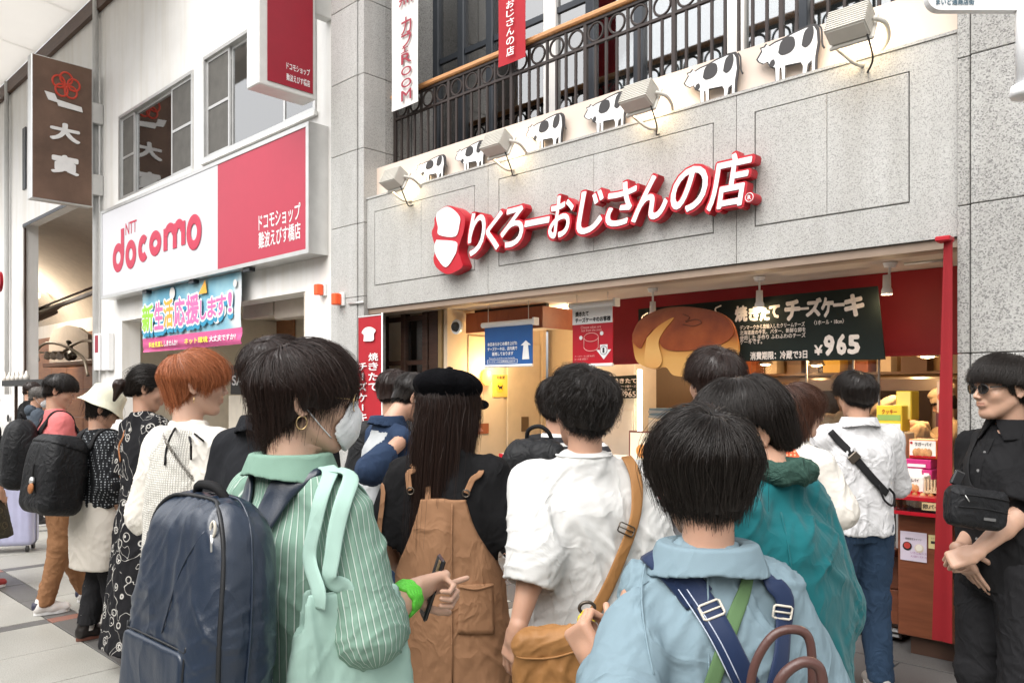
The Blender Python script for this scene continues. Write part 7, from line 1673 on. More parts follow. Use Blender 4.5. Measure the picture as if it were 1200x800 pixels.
    for pts, sh_ in (([(362, 655), (368, 620), (377, 580), (388, 552)], .125), ([(386, 680), (389, 655), (394, 620), (403, 585), (412, 556)], .150)):
        st_ = P.L(TT([((-.075 if sh_ < .14 else -.02), -.026, .09), ((-.075 if sh_ < .14 else -.02), -.028, .125)]))
        up_ = px_on(fn, P, pts, .016); over = snap(fn, np.array([(sh_, -.02, 1.43), (sh_, .06, 1.40), (sh_+.01, .10, 1.28)]), .014); Q = spline(np.vstack([st_, up_, over]), 6)
        for _ in range(3): Q[2:-2] = (Q[1:-3]+Q[2:-2]*2+Q[3:-1])/4
        N = grad(fn, Q, .004); V, F = tube_vf(P.W(Q), 1.0, flat=(.034, .004), ups=N @ P.Rw.T); mk('handle', V, F, MT, tt, smooth=True)
    return P

def person_M():
    P = Person('person with short black bob and pale blue shirt wearing navy straps', 826, 1.46, -4, 1.55, head=(8, -10), build=.9, sh=.155)
    P.setarm('L', (724, 840, 1.28), (706, 792, 1.42), 'grip', D=dirl(P, -.5, .3, .8), N=dirl(P, .6, .7, .2))
    P.setarm('R', (.24, .02, .98), (.16, .2, .98), px=False); P.build_body(.0035, {'L': .0026})
    SH = fabric('pale_blue_chambray', (.20, .28, .325), wr=.006, wsc=8, var=.06)
    fn = P.top_sdf(lv_top(P, .66, .185, .14, .172, 1.0, neck=.052), (.056, .060, .048, 1.75))
    for q in ([(757, 655), (752, 690), (756, 740), (766, 790)], [(829, 668), (830, 720), (831, 795)]): seam_px(P, fn, q, SH, .0020)
    P.cloth('blue_shirt', fn, *P.armbox(.64, 1.40), .006, SH, .011, 8, 11, .9); P.collar(SH, r=.070, drop=.03, z=1.44)
    P.trousers(fabric('trousers_dark', (.04, .04, .045))); P.shoes(BLACK); P.hair('bob', HB, 17000, .00050, 5, off=.034)
    V, F = lathe_vf((0, 0, 0), [(.001, .005), (.005, 0), (.001, -.005)], 8); mk('earring', P.TH(V + np.array([-.088, -.005, -.04])), F, M('earring_red', (.6, .02, .05), .3), P.root)
    NV = fabric('navy_webbing', (.012, .026, .075), rough=.5, weave=900, wr=.0005, sheen=.1, var=.15); GR = fabric('olive_webbing', (.10, .18, .08), rough=.8, weave=900, wr=.0005)
    bp = thing('shoulder_bag_straps', 'navy backpack straps with silver buckles crossing the pale blue shirt', 'bag straps', P.W([(0, -.2, .9)])[0])
    s1 = strap_px(P, fn, [(764, 643), (782, 658), (803, 680), (825, 706), (845, 740), (862, 775), (878, 805)], .042, .006, NV, 'strap', bp, .005); strap_px(P, fn, [(766, 646), (784, 661), (804, 684), (820, 702)], .058, .009, NV, 'shoulder_pad', s1, .003)
    s2 = strap_px(P, fn, [(900, 643), (912, 662), (920, 695), (918, 730), (912, 790), (908, 810)], .036, .006, NV, 'strap', bp, .005)
    for a, b_ in (((805, 690), (868, 800)), ((795, 690), (858, 800))): strap_px(P, fn, [a, ((a[0]+b_[0])/2+3, 742), b_], .002, .001, M('stitch_pale', (.45, .5, .6)), 'stitching', bp, .0095)
    buckle(P, fn, (834, 714), (.019, .013), bp, ang=-20); buckle(P, fn, (917, 717), (.017, .011), bp, ang=10)
    gs = thing('green_strap', 'olive green strap running diagonally between the navy straps', 'bag strap', P.W([(0, -.2, .95)])[0]); strap_px(P, fn, [(876, 662), (877, 672), (872, 695), (858, 730), (838, 790), (832, 810)], .026, .004, GR, 'webbing', gs, .003)
    BRL = fabric('brown_leather', (.085, .035, .028), rough=.4, weave=200, wr=.001, spec=.6)
    hb = thing('brown_handbag', 'dark brown leather bag handles rising at the bottom picture edge', 'handbag', cam_at(920, 860, 1.22))
    q = spline([cam_at(x, y, 1.25) for x, y in ((876, 830), (884, 780), (905, 745), (930, 737), (948, 748), (952, 790), (950, 830))], 6); V, F = tube_vf(q, .0075, 8); mk('handle', V, F, BRL, hb, smooth=True)
    q = spline([cam_at(x, y, 1.18) for x, y in ((905, 832), (915, 795), (938, 776), (958, 780), (964, 800), (962, 830))], 6); V, F = tube_vf(q, .0085, 8); mk('handle', V, F, BRL, hb, smooth=True)
    Tb = frame_T(cam_at(915, 930, 1.24), rotz(CAM_YAW)); V, F = nets(lambda Q: rbox(Q, (0, 0, 0), (.12, .05, .12), .03), (-.15, -.09, -.15), (.15, .09, .15), .01); mk('bag_body', Tb(V), F, BRL, hb, smooth=True)
    # yellow wrapped bottle in the left hand
    yb = thing('yellow_bag', 'small yellow plastic netting bag held at the left of blue shirt', 'bag', cam_at(686, 745, 1.62)); Ty = frame_T(cam_at(687, 738, 1.62), rotz(CAM_YAW))
    YM = M('yellow_film', (.80, .62, .03), .3, spec=.7, alpha=.85); V, F = nets(lambda Q: rbox(Q, (0, 0, 0), (.018, .014, .034), .012)+.004*noise(Q*60), (-.04, -.04, -.06), (.04, .04, .06), .004); mk('pouch', Ty(V), F, YM, yb, smooth=True)
    q = spline([cam_at(x, y, 1.62) for x, y in ((680, 742), (679, 726), (686, 714), (693, 726), (694, 742))], 5); V, F = tube_vf(q, .0022, 6); mk('loop', V, F, YM, yb, smooth=True)
    return P

def person_N():
    P = Person('person in teal jacket with glasses bending over behind blue shirt', 915, 1.86, 42, 1.66, head=(52, -26), hshift=(.036, .034, -.045), lean=.05, hs=1.06)
    P.build_body(.003); P.setarm('L', (-.25, .0, 1.08), (-.2, .2, .98), px=False)
    TL = fabric('teal_cotton', (.004, .115, .13), wr=.007, wsc=6, var=.12, sheen=.1)
    fn = P.top_sdf(lv_top(P, .55, .215, .17, .20, 1.10), (.078, .082, .07, 1.7), kk=.04)
    P.cloth('teal_jacket', fn, *P.armbox(.53, 1.52), .007, TL, .016, 6, 21, .7)
    for pts in ([(915, 600), (925, 650), (932, 720), (932, 790)],):
        q = px_on(fn, P, pts, .001); V, F = tube_vf(P.W(spline(q, 5)), .0022, 5); mk('seam', V, F, TL, P.root, smooth=True)
    SC = fabric('scarf_dark_print', (.03, .07, .055), kind='floral', col2=(.07, .13, .10), wr=.006, wsc=16)
    def sc(Q): c = np.array([0, .0, 1.452*P.k]); q = (Q-c)*[1, .95, 1]; r_ = np.sqrt(q[:, 0]**2+q[:, 1]**2); return np.sqrt((r_-.062)**2 + (q[:, 2]*.7)**2) - .021 + .006*noise(Q*26)
    c = np.array([0, 0, 1.45*P.k]); P.cloth('scarf', sc, c-.15, c+.15, .005, SC, .006, 22, 2)
    P.trousers(fabric('trousers_dark', (.04, .04, .045))); P.shoes(BLACK)
    P.hair('tied', HB, 15000, .00048, 8, off=.030, crown=(.0, -.03, .088), cut=[(0, .035), (30, .01), (50, .015), (68, .034), (98, .034), (112, -.05), (180, -.085)], line=[(0, .07), (35, .055), (62, .028), (80, .008), (100, 0), (125, -.05), (180, -.065)]); P.glasses(ALU)
    pr = thing('pink_cord', 'pink beige cord with clasp hanging beside the teal jacket', 'bag strap', cam_at(996, 760, 2.1)); V, F = tube_vf(spline([cam_at(x, y, 2.05) for x, y in ((990, 700), (994, 730), (997, 765), (1000, 810))], 5), .005, 6); mk('cord', V, F, fabric('cord_pink', (.45, .22, .17)), pr, smooth=True)
    return P

def person_L():
    P = Person('person with curly black hair and loose white tee with tan bag', 683, 2.42, 6, 1.66, head=(10, -4), skin=SKIN, build=1.0, sh=.18)
    P.setarm('L', (628, 640, 2.30), (606, 738, 2.22), 'relaxed', D=dirl(P, -.25, .1, -1), N=dirl(P, .8, .5, .1)); P.build_body(.0035, {'L': .0026})
    WT = fabric('white_cotton_jersey', (.64, .635, .62), wr=.006, wsc=8, var=.02)
    fn = P.top_sdf(lv_top(P, .74, .205, .145, .195, 1.06, neck=.074), (.074, .082, .080, 1.40))
    P.cloth('white_tee', fn, *P.armbox(.72, 1.46), .007, WT, .014, 6.5, 31, .7)
    c = np.array([0, -.016, 1.437*P.k]); a = np.linspace(0, 2*np.pi, 30, endpoint=False); nb_ = snap(fn, np.stack([.083*np.cos(a), .080*np.sin(a)-.016, 0*a+1.445*P.k-.008*np.sin(a)*0], 1), .0); V, F = tube_vf(P.W(nb_), .0035, 6, closed=True); mk('neckband', V, F, WT, P.root, smooth=True)
    P.trousers(fabric('trousers_black', (.02, .02, .022))); P.shoes(BLACK); P.hair('curly', HB, 14000, .00052, 9)
    TAN = fabric('tan_leather', (.36, .17, .055), rough=.6, weave=150, wr=.004, wsc=7, spec=.4, var=.12)
    bg_ = thing('shoulder_bag', 'tan leather shoulder bag with a diagonal strap over white tee', 'bag', cam_at(650, 800, 2.15))
    strap_px(P, fn, [(734, 535), (746, 560), (746, 600), (733, 640), (712, 690), (690, 728)], .036, .006, TAN, 'strap', bg_, .014)
    buckle(P, fn, (734, 620), (.026, .014), bg_, M('buckle_dark', (.12, .10, .08), .35, metal=.8), off=.020, ang=25); V, F = cyl_vf(cam_at(689, 716, 2.12), .0, .0, .0, 8); 
    q = [cam_at(688+9*math.cos(a), 712+7*math.sin(a), 2.17) for a in np.linspace(0, 2*np.pi, 18, endpoint=False)]; V, F = tube_vf(q, .005, 6, closed=True); mk('ring', V, F, M('buckle_dark', (.12, .10, .08)), bg_, smooth=True)
    Tb = frame_T(cam_at(648, 786, 2.13), rotz(CAM_YAW-R(4)) @ roty(R(-6)))
    def bf(Q):
        w__ = .105 + .02*np.clip(-Q[:, 2]/.15, -1, 1); q = Q.copy(); q[:, 0] /= w__/.11; d = rbox(q, (0, 0, -.03), (.11, .05, .15), .035)*.85; return sm(d, rc(Q, (-.07, -.03, .085), (.09, -.03, .10), .022, .022), .03)
    V, F = nets(bf, (-.2, -.1, -.22), (.2, .1, .18), .006); V = wrinkle(V, grad(bf, V), .012, 9, 6, .8); mk('bag_body', Tb(V), F, TAN, bg_, smooth=True)
    V, F = tube_vf(snap(bf, spline([(-.1, -.06, .06), (0, -.07, .05), (.1, -.06, .07)], 6), .001) @ rotz(0), .003, 6); mk('top_seam', Tb(V), F, TAN, bg_, smooth=True)
    return P

def person_J():
    P = Person('person with long dark hair, black newsboy cap and brown overall dress', 527, 2.72, -6, 1.65, head=(-38, -6), build=.94)
    P.setarm('R', (592, 628, 2.62), (585, 700, 2.8), px=False) if 0 else P.setarm('R', (.24, -.01, 1.07), (.20, .15, .98), px=False); P.setarm('L', (-.235, -.01, 1.07), (-.2, .15, .95), px=False); P.build_body(.004)
    BT = fabric('black_tee', (.012, .012, .013), wr=.005, wsc=8, var=.2)
    fn = P.top_sdf(lv_top(P, .85, .175, .125, .17, 1.0), (.068, .072, .07, .90)); P.cloth('black_tee', fn, *P.armbox(.83, 1.45), .008, BT, .009, 8, 41)
    OV = fabric('brown_linen', (.31, .165, .088), wr=.007, wsc=8, var=.12)
    k = P.k
    lvo = [(.10, 0, 0, .25, .2), (.55*k, 0, 0, .235, .185), (.80*k, 0, 0, .210, .165), (.98*k, 0, 0, .190, .152), (1.12*k, 0, 0, .180, .148), (1.24*k, 0, 0, .175, .142), (1.36*k, 0, 0, .165, .130)]
    def ov(Q):
        d = loft(Q, lvo, 2.4, .01); x = np.abs(Q[:, 0]); z = Q[:, 2]/k; top = 1.292 - .26*np.clip((x-.080)/.10, 0, 1)**.75 - .05*(Q[:, 1] > 0)
        d = smx(d, (z-top)*.6, .008); return np.where(z < .60, np.maximum(d, .010-x), d)
    P.cloth('overall_dress', ov, (-.30, -.25, .08), (.30, .25, 1.34*k), .008, OV, .009, 6, 44, .6)
    # two wide legs split by a shallow centre seam; pocket and straps
    for pts in ([(530, 590), (529, 660), (530, 800)], [(470, 574), (500, 578), (545, 577), (583, 565)]):
        q = px_on(ov, P, pts, .001); V, F = tube_vf(P.W(spline(q, 5)), .0028, 5); mk('seam', V, F, OV, P.root, smooth=True)
    c4 = px_on(ov, P, [(538, 685), (578, 683), (580, 742), (536, 742)], .006)
    V, F = [], []; nn = 10
    for i in range(nn+1):
        for j in range(nn+1): u, v = i/nn, j/nn; V.append(c4[0]*(1-u)*(1-v)+c4[1]*u*(1-v)+c4[2]*u*v+c4[3]*(1-u)*v)
    V = snap(ov, V, .006); n_ = len(V); Fq = [(i*(nn+1)+j, i*(nn+1)+j+1, (i+1)*(nn+1)+j+1, (i+1)*(nn+1)+j) for i in range(nn) for j in range(nn)]; V2 = snap(ov, V, -.002)
    rim = [i*(nn+1) for i in range(nn+1)] + [nn*(nn+1)+j for j in range(1, nn+1)] + [i*(nn+1)+nn for i in range(nn-1, -1, -1)] + [j for j in range(nn-1, 0, -1)]
    mk('pocket', P.W(np.vstack([V, V2])), Fq + [(rim[i], rim[(i+1) % len(rim)], rim[(i+1) % len(rim)]+n_, rim[i]+n_) for i in range(len(rim))], OV, P.root, smooth=True)
    q = px_on(ov, P, [(538, 687), (558, 690), (578, 685)], .008); V, F = tube_vf(P.W(spline(q, 5)), .004, 6); mk('pocket_hem', V, F, OV, P.root, smooth=True)
    for pts in ([(481, 575), (478, 555), (476, 535), (475, 515)], [(546, 578), (553, 562), (566, 542), (578, 522)]):
        q = px_on(fn, P, pts, .006); ribbon_on(fn, P, list(q) + [(q[-1]*[1.0, -.2, 1] + [0, 0, .05]), (q[-1]*[1, -1, 1])], .020, .004, OV, 'strap', P.root, .013)
        c = px_on(fn, P, [pts[0]], .012)[0]; qq = [c + np.array([.012*math.cos(a), 0, .012*math.sin(a)]) for a in np.linspace(0, 2*np.pi, 12, endpoint=False)]; V, F = tube_vf(P.W(qq), .0028, 5, closed=True); mk('ring', V, F, M('buckle_dark', (.12, .10, .08)), P.root, smooth=True)
    P.shoes(BLACK); P.hair('long', HDB, 12000, .00055, 12, off=.020); P.mask()
    CP = fabric('cap_black', (.005, .005, .006), rough=1, wr=.003, wsc=14, var=.2, spec=.1)
    def cap(Q):
        d = el(Q, (0, -.022, .088), (.112, .130, .060)); an = np.arctan2(Q[:, 0], Q[:, 1]+.022); d = d - .0025*np.cos(an*8)*np.clip(np.sqrt(Q[:, 0]**2+Q[:, 1]**2)/.1, 0, 1); b_ = loft(Q, [(.035, 0, -.014, .086, .106), (.075, 0, -.016, .092, .112)], 2, .008); return sm(d, b_, .02)
    V, F = nets(cap, (-.14, -.18, .01), (.14, .14, .17), .005); V = wrinkle(V, grad(cap, V), .003, 14, 3); cp = mk('newsboy_cap', P.TH(V), F, CP, P.root, smooth=True)
    def br(Q): a_ = Q - [0, .086, .036-0]; a_ = a_ @ rotx(R(14)); return smx(el(a_, (0, 0, 0), (.078, .062, .5)), np.abs(a_[:, 2] + a_[:, 0]**2*3.0) - .0045, .004)
    V, F = nets(br, (-.1, .02, -.02), (.1, .17, .08), .004); mk('peak', P.TH(V), F, CP, cp, smooth=True); V, F = lathe_vf((0, -.02, .147), [(.012, 0), (.011, .005), (.001, .008)], 12); mk('button', P.TH(V), F, CP, cp, smooth=True)
    return P

def person_I():
    P = Person('person in navy and grey raglan shirt with white mask looking down', 452, 3.95, -58, 1.72, head=(-18, -32), hshift=(0, .10, -.03), lean=.03)
    P.setarm('R', (440, 545, 3.7), (470, 528, 3.95), 'hold'); P.setarm('L', (-.24, .05, 1.1), (-.15, .25, 1.1), px=False); P.build_body(.0045)
    NV = fabric('navy_raglan', (.018, .035, .075), wr=.005, wsc=8); GY = fabric('grey_raglan', (.42, .44, .45), wr=.005, wsc=8)
    fn = P.top_sdf(lv_top(P, .80, .19, .135, .18, 1.0), (.066, .064, .056, 1.35))
    V, F = nets(fn, *P.armbox(.78, 1.50), .009); V = wrinkle(V, grad(fn, V), .008, 8, 51); mi = []
    cen = V[F].mean(1); sl = np.minimum.reduce([rc(cen, a[0], a[1], .085, .085) for a in P.arm.values()] + [rc(cen, a[1], a[2], .085, .085) for a in P.arm.values()]); mi = ((sl > .004) & (cen[:, 2] < 1.41)).astype(int)
    mk('raglan_shirt', P.W(V), F, [NV, GY], P.root, smooth=True, mi=mi); P.collar(NV, r=.070, drop=.025, h_=.006)
    P.trousers(fabric('jeans_blue', (.03, .055, .10))); P.shoes(BLACK); P.hair('man', HB, 5000, .0008, 13); P.mask(); return P
def person_I2():
    P = Person('person with dark hair mostly hidden behind the raglan shirt', 462, 4.5, -5, 1.72, head=(-20, -14)); P.build_body(.006, coarse=.025)
    fn = P.top_sdf(lv_top(P, .80, .20, .14), (.075, .07, .06, 1.3)); P.cloth('black_shirt', fn, *P.armbox(.78, 1.50), .012, BAGBLK, .008, 8, 52); P.trousers(fabric('trousers_dark', (.04, .04, .045))); P.shoes(BLACK, h=.012); P.hair('man', HDB, 3500, .001, 14); return P
def person_K():
    P = Person('person in striped black and white tee with black backpack by counter', 655, 3.5, -12, 1.66, head=(-5, -8)); P.build_body(.005)
    ST = fabric('striped_tee', (.035, .035, .04), kind='hstripes', col2=(.72, .71, .69), wr=.004, wsc=8)
    fn = P.top_sdf(lv_top(P, .80, .20, .14), (.076, .072, .062, .85)); P.cloth('striped_tee', fn, *P.armbox(.78, 1.46), .009, ST, .007, 8, 61); P.trousers(fabric('trousers_dark', (.04, .04, .045))); P.shoes(BLACK); P.hair('man', HB, 5000, .0008, 15, maxs=.10)
    rt, T, f = backpack(P, 'backpack', 'black nylon backpack on the striped tee behind the cap wearer', (-.06, -.24, 1.16), (.16, .09, .25), .07, BAGBLK, 0, .28, .009, amp=.008)
    for sx in (-1, 1): ribbon_on(fn, P, [(sx*.07, -.16, 1.30), (sx*.095, -.12, 1.38), (sx*.105, -.02, 1.42), (sx*.112, .08, 1.38), (sx*.115, .14, 1.28)], .06, .012, STRAPB, 'shoulder_strap', rt, .008)
    q = spline([(-.11, -.17, 1.37), (-.10, -.2, 1.44), (-.05, -.21, 1.46), (-.01, -.2, 1.43), (0, -.17, 1.37)], 5); V, F = tube_vf(P.W(q), .009, 8); mk('handle', V, F, STRAPB, rt, smooth=True)
    for z in (.05, -.06):
        q = snap(f, spline([(-.14, -.1, z), (0, -.12, z+.01), (.14, -.1, z)], 6), .001); V, F = tube_vf(T(q), .004, 6); mk('zip', V, F, STRAPB, rt, smooth=True)
    return P
def person_H2():
    P = Person('person in black shirt with brown hair hidden behind foreground mint shirt', 322, 2.55, -25, 1.77, head=(-10, -2)); P.build_body(.005)
    fn = P.top_sdf(lv_top(P, .78, .195, .14), (.068, .068, .06, 1.5)); P.cloth('black_shirt', fn, *P.armbox(.76, 1.54), .009, fabric('black_cotton', (.016, .017, .020), wr=.006, wsc=7), .009, 7, 71); P.collar(fabric('black_cotton', (.016, .017, .020)), h_=.006); P.trousers(fabric('trousers_dark', (.04, .04, .045))); P.shoes(BLACK); P.hair('man', HDB, 6000, .0007, 16, off=.03); return P
def person_G():
    P = Person('person with short orange hair and long white knit tunic', 226, 3.02, -34, 1.75, head=(-32, -4), skin=SKIN2)
    P.setarm('L', (-.25, -.02, 1.12), (-.22, .1, .95), px=False); P.build_body(.004); k = P.k
    KN = fabric('white_rib_knit', (.74, .72, .66), kind='knit', wr=.004, wsc=6, var=.03); WT = fabric('white_sleeve_cotton', (.72, .69, .63), wr=.006, wsc=8, var=.03)
    fs = P.top_sdf(lv_top(P, .95, .19, .14, .18, 1.06, neck=.074), (.078, .088, .088, 1.15)); P.cloth('white_tee', fs, *P.armbox(.93, 1.53), .008, WT, .011, 7, 81)
    lv = [(.53*k, 0, 0, .235, .185), (.80*k, 0, 0, .225, .175), (1.05*k, 0, 0, .205, .158), (1.23*k, 0, 0, .190, .150), (1.33*k, 0, -.005, .160, .125), (1.385*k, 0, -.014, .115, .098), (1.425*k, 0, -.018, .086, .082)]
    vf = lambda Q: loft(Q, lv, 2.3, .012); P.cloth('knit_vest', vf, (-.30, -.26, .50*k), (.30, .26, 1.49*k), .008, KN, .011, 5, 83, .35, strip=lambda V: np.arctan2(V[:, 0], -V[:, 1]+.02)*.17)
    FL_ = fabric('black_skirt', (.016, .016, .018), wr=.006, wsc=6); sk = lambda Q: loft(Q, [(.14, 0, 0, .26, .22), (.5, 0, 0, .22, .18), (.98*k, 0, 0, .16, .12)], 2.2); P.cloth('black_skirt', sk, (-.34, -.3, .1), (.34, .3, 1.0*k), .014, FL_, .012, 6, 84, .3)
    P.shoes(BLACK); P.hair('bob', HO, 12000, .00060, 17, off=.030, cut=[(0, .025), (30, .01), (50, -.02), (65, -.035), (90, -.012), (110, -.04), (135, -.085), (180, -.105)], jag=.008, clump=.008, stray=.003)
    c = np.array([.083, -.010, -.045]); V, F = tube_vf(P.TH([c, c + [.003, 0, -.022]]), .002, 6); mk('earring', V, F, GOLD, P.root, smooth=True)
    for pts in ([(208, 478), (213, 492), (205, 502), (196, 522), (193, 545)], [(208, 478), (212, 496), (222, 512), (224, 538)], [(213, 494), (228, 508), (243, 520)], [(205, 478), (203, 468), (210, 460)]):
        q = px_on(vf, P, pts, .006); V, F = tube_vf(P.W(spline(q, 5)), .0042, 6); mk('cord', V, F, STRAPB, P.root, smooth=True)
    ch = thing('bag_chain', 'silver bag chain running diagonally over the white knit vest', 'chain', P.W([(0.05, -.17, 1.2)])[0]); q = spline(px_on(vf, P, [(186, 486), (192, 510), (204, 532), (222, 556), (243, 578)], .006), 14); q_ = P.W(q)
    lm = {}
    for i in range(0, len(q_)-1):
        d_ = q_[i+1]-q_[i]; d_ /= np.linalg.norm(d_); n_ = np.cross(d_, FW if i % 2 else [0, 0, 1]); n_ /= np.linalg.norm(n_); a = np.linspace(0, 2*np.pi, 8, endpoint=False); V, F = tube_vf([q_[i] + d_*.008*math.cos(t) + n_*.0055*math.sin(t) for t in a], .0016, 4, closed=True); mk('link', V, F, M('chain_metal', (.35, .33, .30), .35, metal=.9), ch, smooth=True)
    return P
def person_F():
    P = Person('person with dark ponytail and long black dress with white floral print', 172, 4.62, -42, 1.74, head=(-30, -22), build=.94); P.build_body(.005); k = P.k
    FP = fabric('floral_black', (.014, .014, .016), kind='floral', col2=(.62, .60, .56), wr=.006, wsc=6)
    fn = P.top_sdf(lv_top(P, .95, .17, .13), (.085, .088, .09, .95)); lv = [(.14, 0, 0, .30, .24), (.45, 0, 0, .25, .2), (.8, 0, 0, .205, .165), (1.0*k, 0, 0, .165, .13)]; dr = lambda Q: sm(fn(Q), loft(Q, lv, 2.2), .03)
    lo, hi = P.armbox(.12, 1.52); lo[:2] = np.minimum(lo[:2], -.36); hi[:2] = np.maximum(hi[:2], .36); P.cloth('floral_dress', dr, lo, hi, .011, FP, .013, 5, 91, .35)
    P.shoes(fabric('shoe_purple', (.25, .04, .16))); P.hair('tied', HB, 7000, .0008, 18, off=.022)
    def pt(Q): return sm(rc(Q, (0, -.10, .0), (0, -.155, -.04), .020, .034), rc(Q, (0, -.155, -.04), (0, -.15, -.13), .034, .008), .02) + .004*noise(Q*[60, 60, 14])
    V, F = nets(pt, (-.08, -.22, -.17), (.08, -.05, .06), .006); pn_ = mk('ponytail', P.TH(V), F, HDB, P.root, smooth=True, attrs={'tone': np.clip(.4+noise(V*[90, 90, 12])*.5, 0, 1)}); a = np.linspace(0, 2*np.pi, 14, endpoint=False); V, F = tube_vf(P.TH(np.stack([.021*np.cos(a), -.115+.006*np.sin(a), -.01+.021*np.sin(a)], 1)), .007, 6, closed=True); mk('hair_tie', V, F, fabric('tie_pale', (.6, .55, .5)), P.root, smooth=True)
    st = thing('brown_bag_strap', 'thin brown leather strap over the floral dress shoulder', 'bag strap', P.W([(0, -.15, 1.2)])[0]); strap_px(P, dr, [(143, 480), (139, 500), (138, 522), (141, 540)], .022, .006, fabric('strap_cognac', (.32, .12, .04), rough=.5, wr=.001), 'strap', st, .006); return P
def hat_bucket(P):
    HT = fabric('hat_cream', (.70, .69, .55), wr=.002, wsc=16, var=.03)
    prof = [(.001, .158), (.045, .157), (.078, .148), (.098, .128), (.103, .09), (.108, .052), (.122, .024), (.138, -.002), (.141, -.006), (.136, -.006), (.118, .018), (.104, .045), (.098, .085)]; V, F = lathe_vf((0, 0, 0), prof, 40)
    V = np.array(V); a = np.arctan2(V[:, 1], V[:, 0]); V[:, 2] += np.where(V[:, 2] < .03, .010*np.sin(a*2+1)+.004*np.sin(a*5), 0); V = (V*[1, 1.12, .92]) @ rotx(R(-8)).T + [0, -.018, .012]; ht = mk('bucket_hat', P.TH(V), F, HT, P.root, smooth=True)
    a = np.linspace(0, 2*np.pi, 40, endpoint=False); q = np.stack([.1035*np.cos(a), .1035*np.sin(a)*1.12, 0*a+.052*.92], 1) @ rotx(R(-8)).T + [0, -.018, .012]; V, F = tube_vf(P.TH(q), .0022, 5, closed=True); mk('stitch_ring', V, F, HT, ht, smooth=True)
def person_E():
    P = Person('person in cream bucket hat, black dotted top and beige long tunic', 118, 5.12, -38, 1.60, head=(-25, -22), build=.96)
    P.leg = {'L': [np.array([-.08, 0, .85]), np.array([-.085, .03, .46]), np.array([-.10, -.04, .085])], 'R': [np.array([.08, 0, .85]), np.array([.07, .03, .46]), np.array([.05, .08, .085])]}
    P.build_body(.006); k = P.k
    DT = fabric('black_dotted', (.014, .015, .017), kind='dots', col2=(.30, .32, .34), wr=.005, wsc=8)
    fn = P.top_sdf(lv_top(P, .88, .21, .15), (.085, .08, .07, 1.5)); P.cloth('dotted_top', fn, *P.armbox(.86, 1.42), .010, DT, .010, 7, 101)
    TN = fabric('beige_tunic', (.60, .56, .50), wr=.005, wsc=5, var=.03); P.cloth('tunic', lambda Q: loft(Q, [(.48, 0, 0, .20, .165), (.70, 0, 0, .215, .17), (.93, 0, 0, .20, .15)], 2.3), (-.27, -.23, .45), (.27, .23, .96), .011, TN, .010, 5, 102, .3)
    P.trousers(fabric('trousers_black', (.02, .02, .022)), (.10, .075, .066), .85, h=.012, end=.10); P.shoes(M('leather_black', (.015, .012, .011), .3), M('sole_brown', (.16, .06, .04))); P.hair('bob', HB, 3500, .001, 19, off=.014)
    for n in 'LR':
        an = P.leg[n][2]; V, F = lathe_vf(an, [(.046, -.02), (.044, .0), (.046, .05), (.05, .085)], 16); mk('sock', P.W(V), F, fabric('sock_white', (.72, .68, .64), wr=.003, wsc=30), P.root, smooth=True)
    hat_bucket(P); V, F = lathe_vf((0, 0, 0), [(.001, 0)], 3)
    rt, T, f = backpack(P, 'backpack', 'black roll top backpack worn by the bucket hat person', (-.02, -.27, 1.09), (.20, .13, .24), .07, BAGBLK, -8, .22, .009, amp=.006)
    for sx in (-1, 1): ribbon_on(fn, P, [(sx*.09, -.17, 1.26), (sx*.105, -.12, 1.34), (sx*.11, -.02, 1.38), (sx*.115, .08, 1.33), (sx*.118, .14, 1.2)], .05, .012, STRAPB, 'shoulder_strap', rt, .008)
    lid = lambda Q: np.maximum(f(Q)-.008, .17-Q[:, 2]-.25*Q[:, 1]); V, F = nets(lid, (-.25, -.2, .08), (.25, .2, .3), .009); mk('lid', T(V), F, BAGBLK, rt, smooth=True)
    q = snap(f, spline([(.02, -.15, .06), (.03, -.16, -.02), (.01, -.16, -.10)], 5), .006); V, F = tube_vf(T(q), .006, 6); mk('cord', V, F, STRAPB, rt, smooth=True)
    c = snap(f, np.array([[.05, -.15, -.04]]), .012)[0]; V, F = lathe_vf((0, 0, 0), [(.001, -.012), (.022, -.008), (.024, 0), (.022, .008), (.001, .012)], 16); ky = mk('key_charm', T(V @ rotx(R(90)) + c), F, ALU, rt, smooth=True); V, F = lathe_vf((0, 0, 0), [(.001, -.008), (.03, -.006), (.034, 0), (.03, .006), (.001, .008)], 16); mk('brown_charm', T(V @ rotx(R(90)) + c + [.01, -.004, -.045]), F, fabric('strap_cognac', (.32, .12, .04)), ky, smooth=True); return P
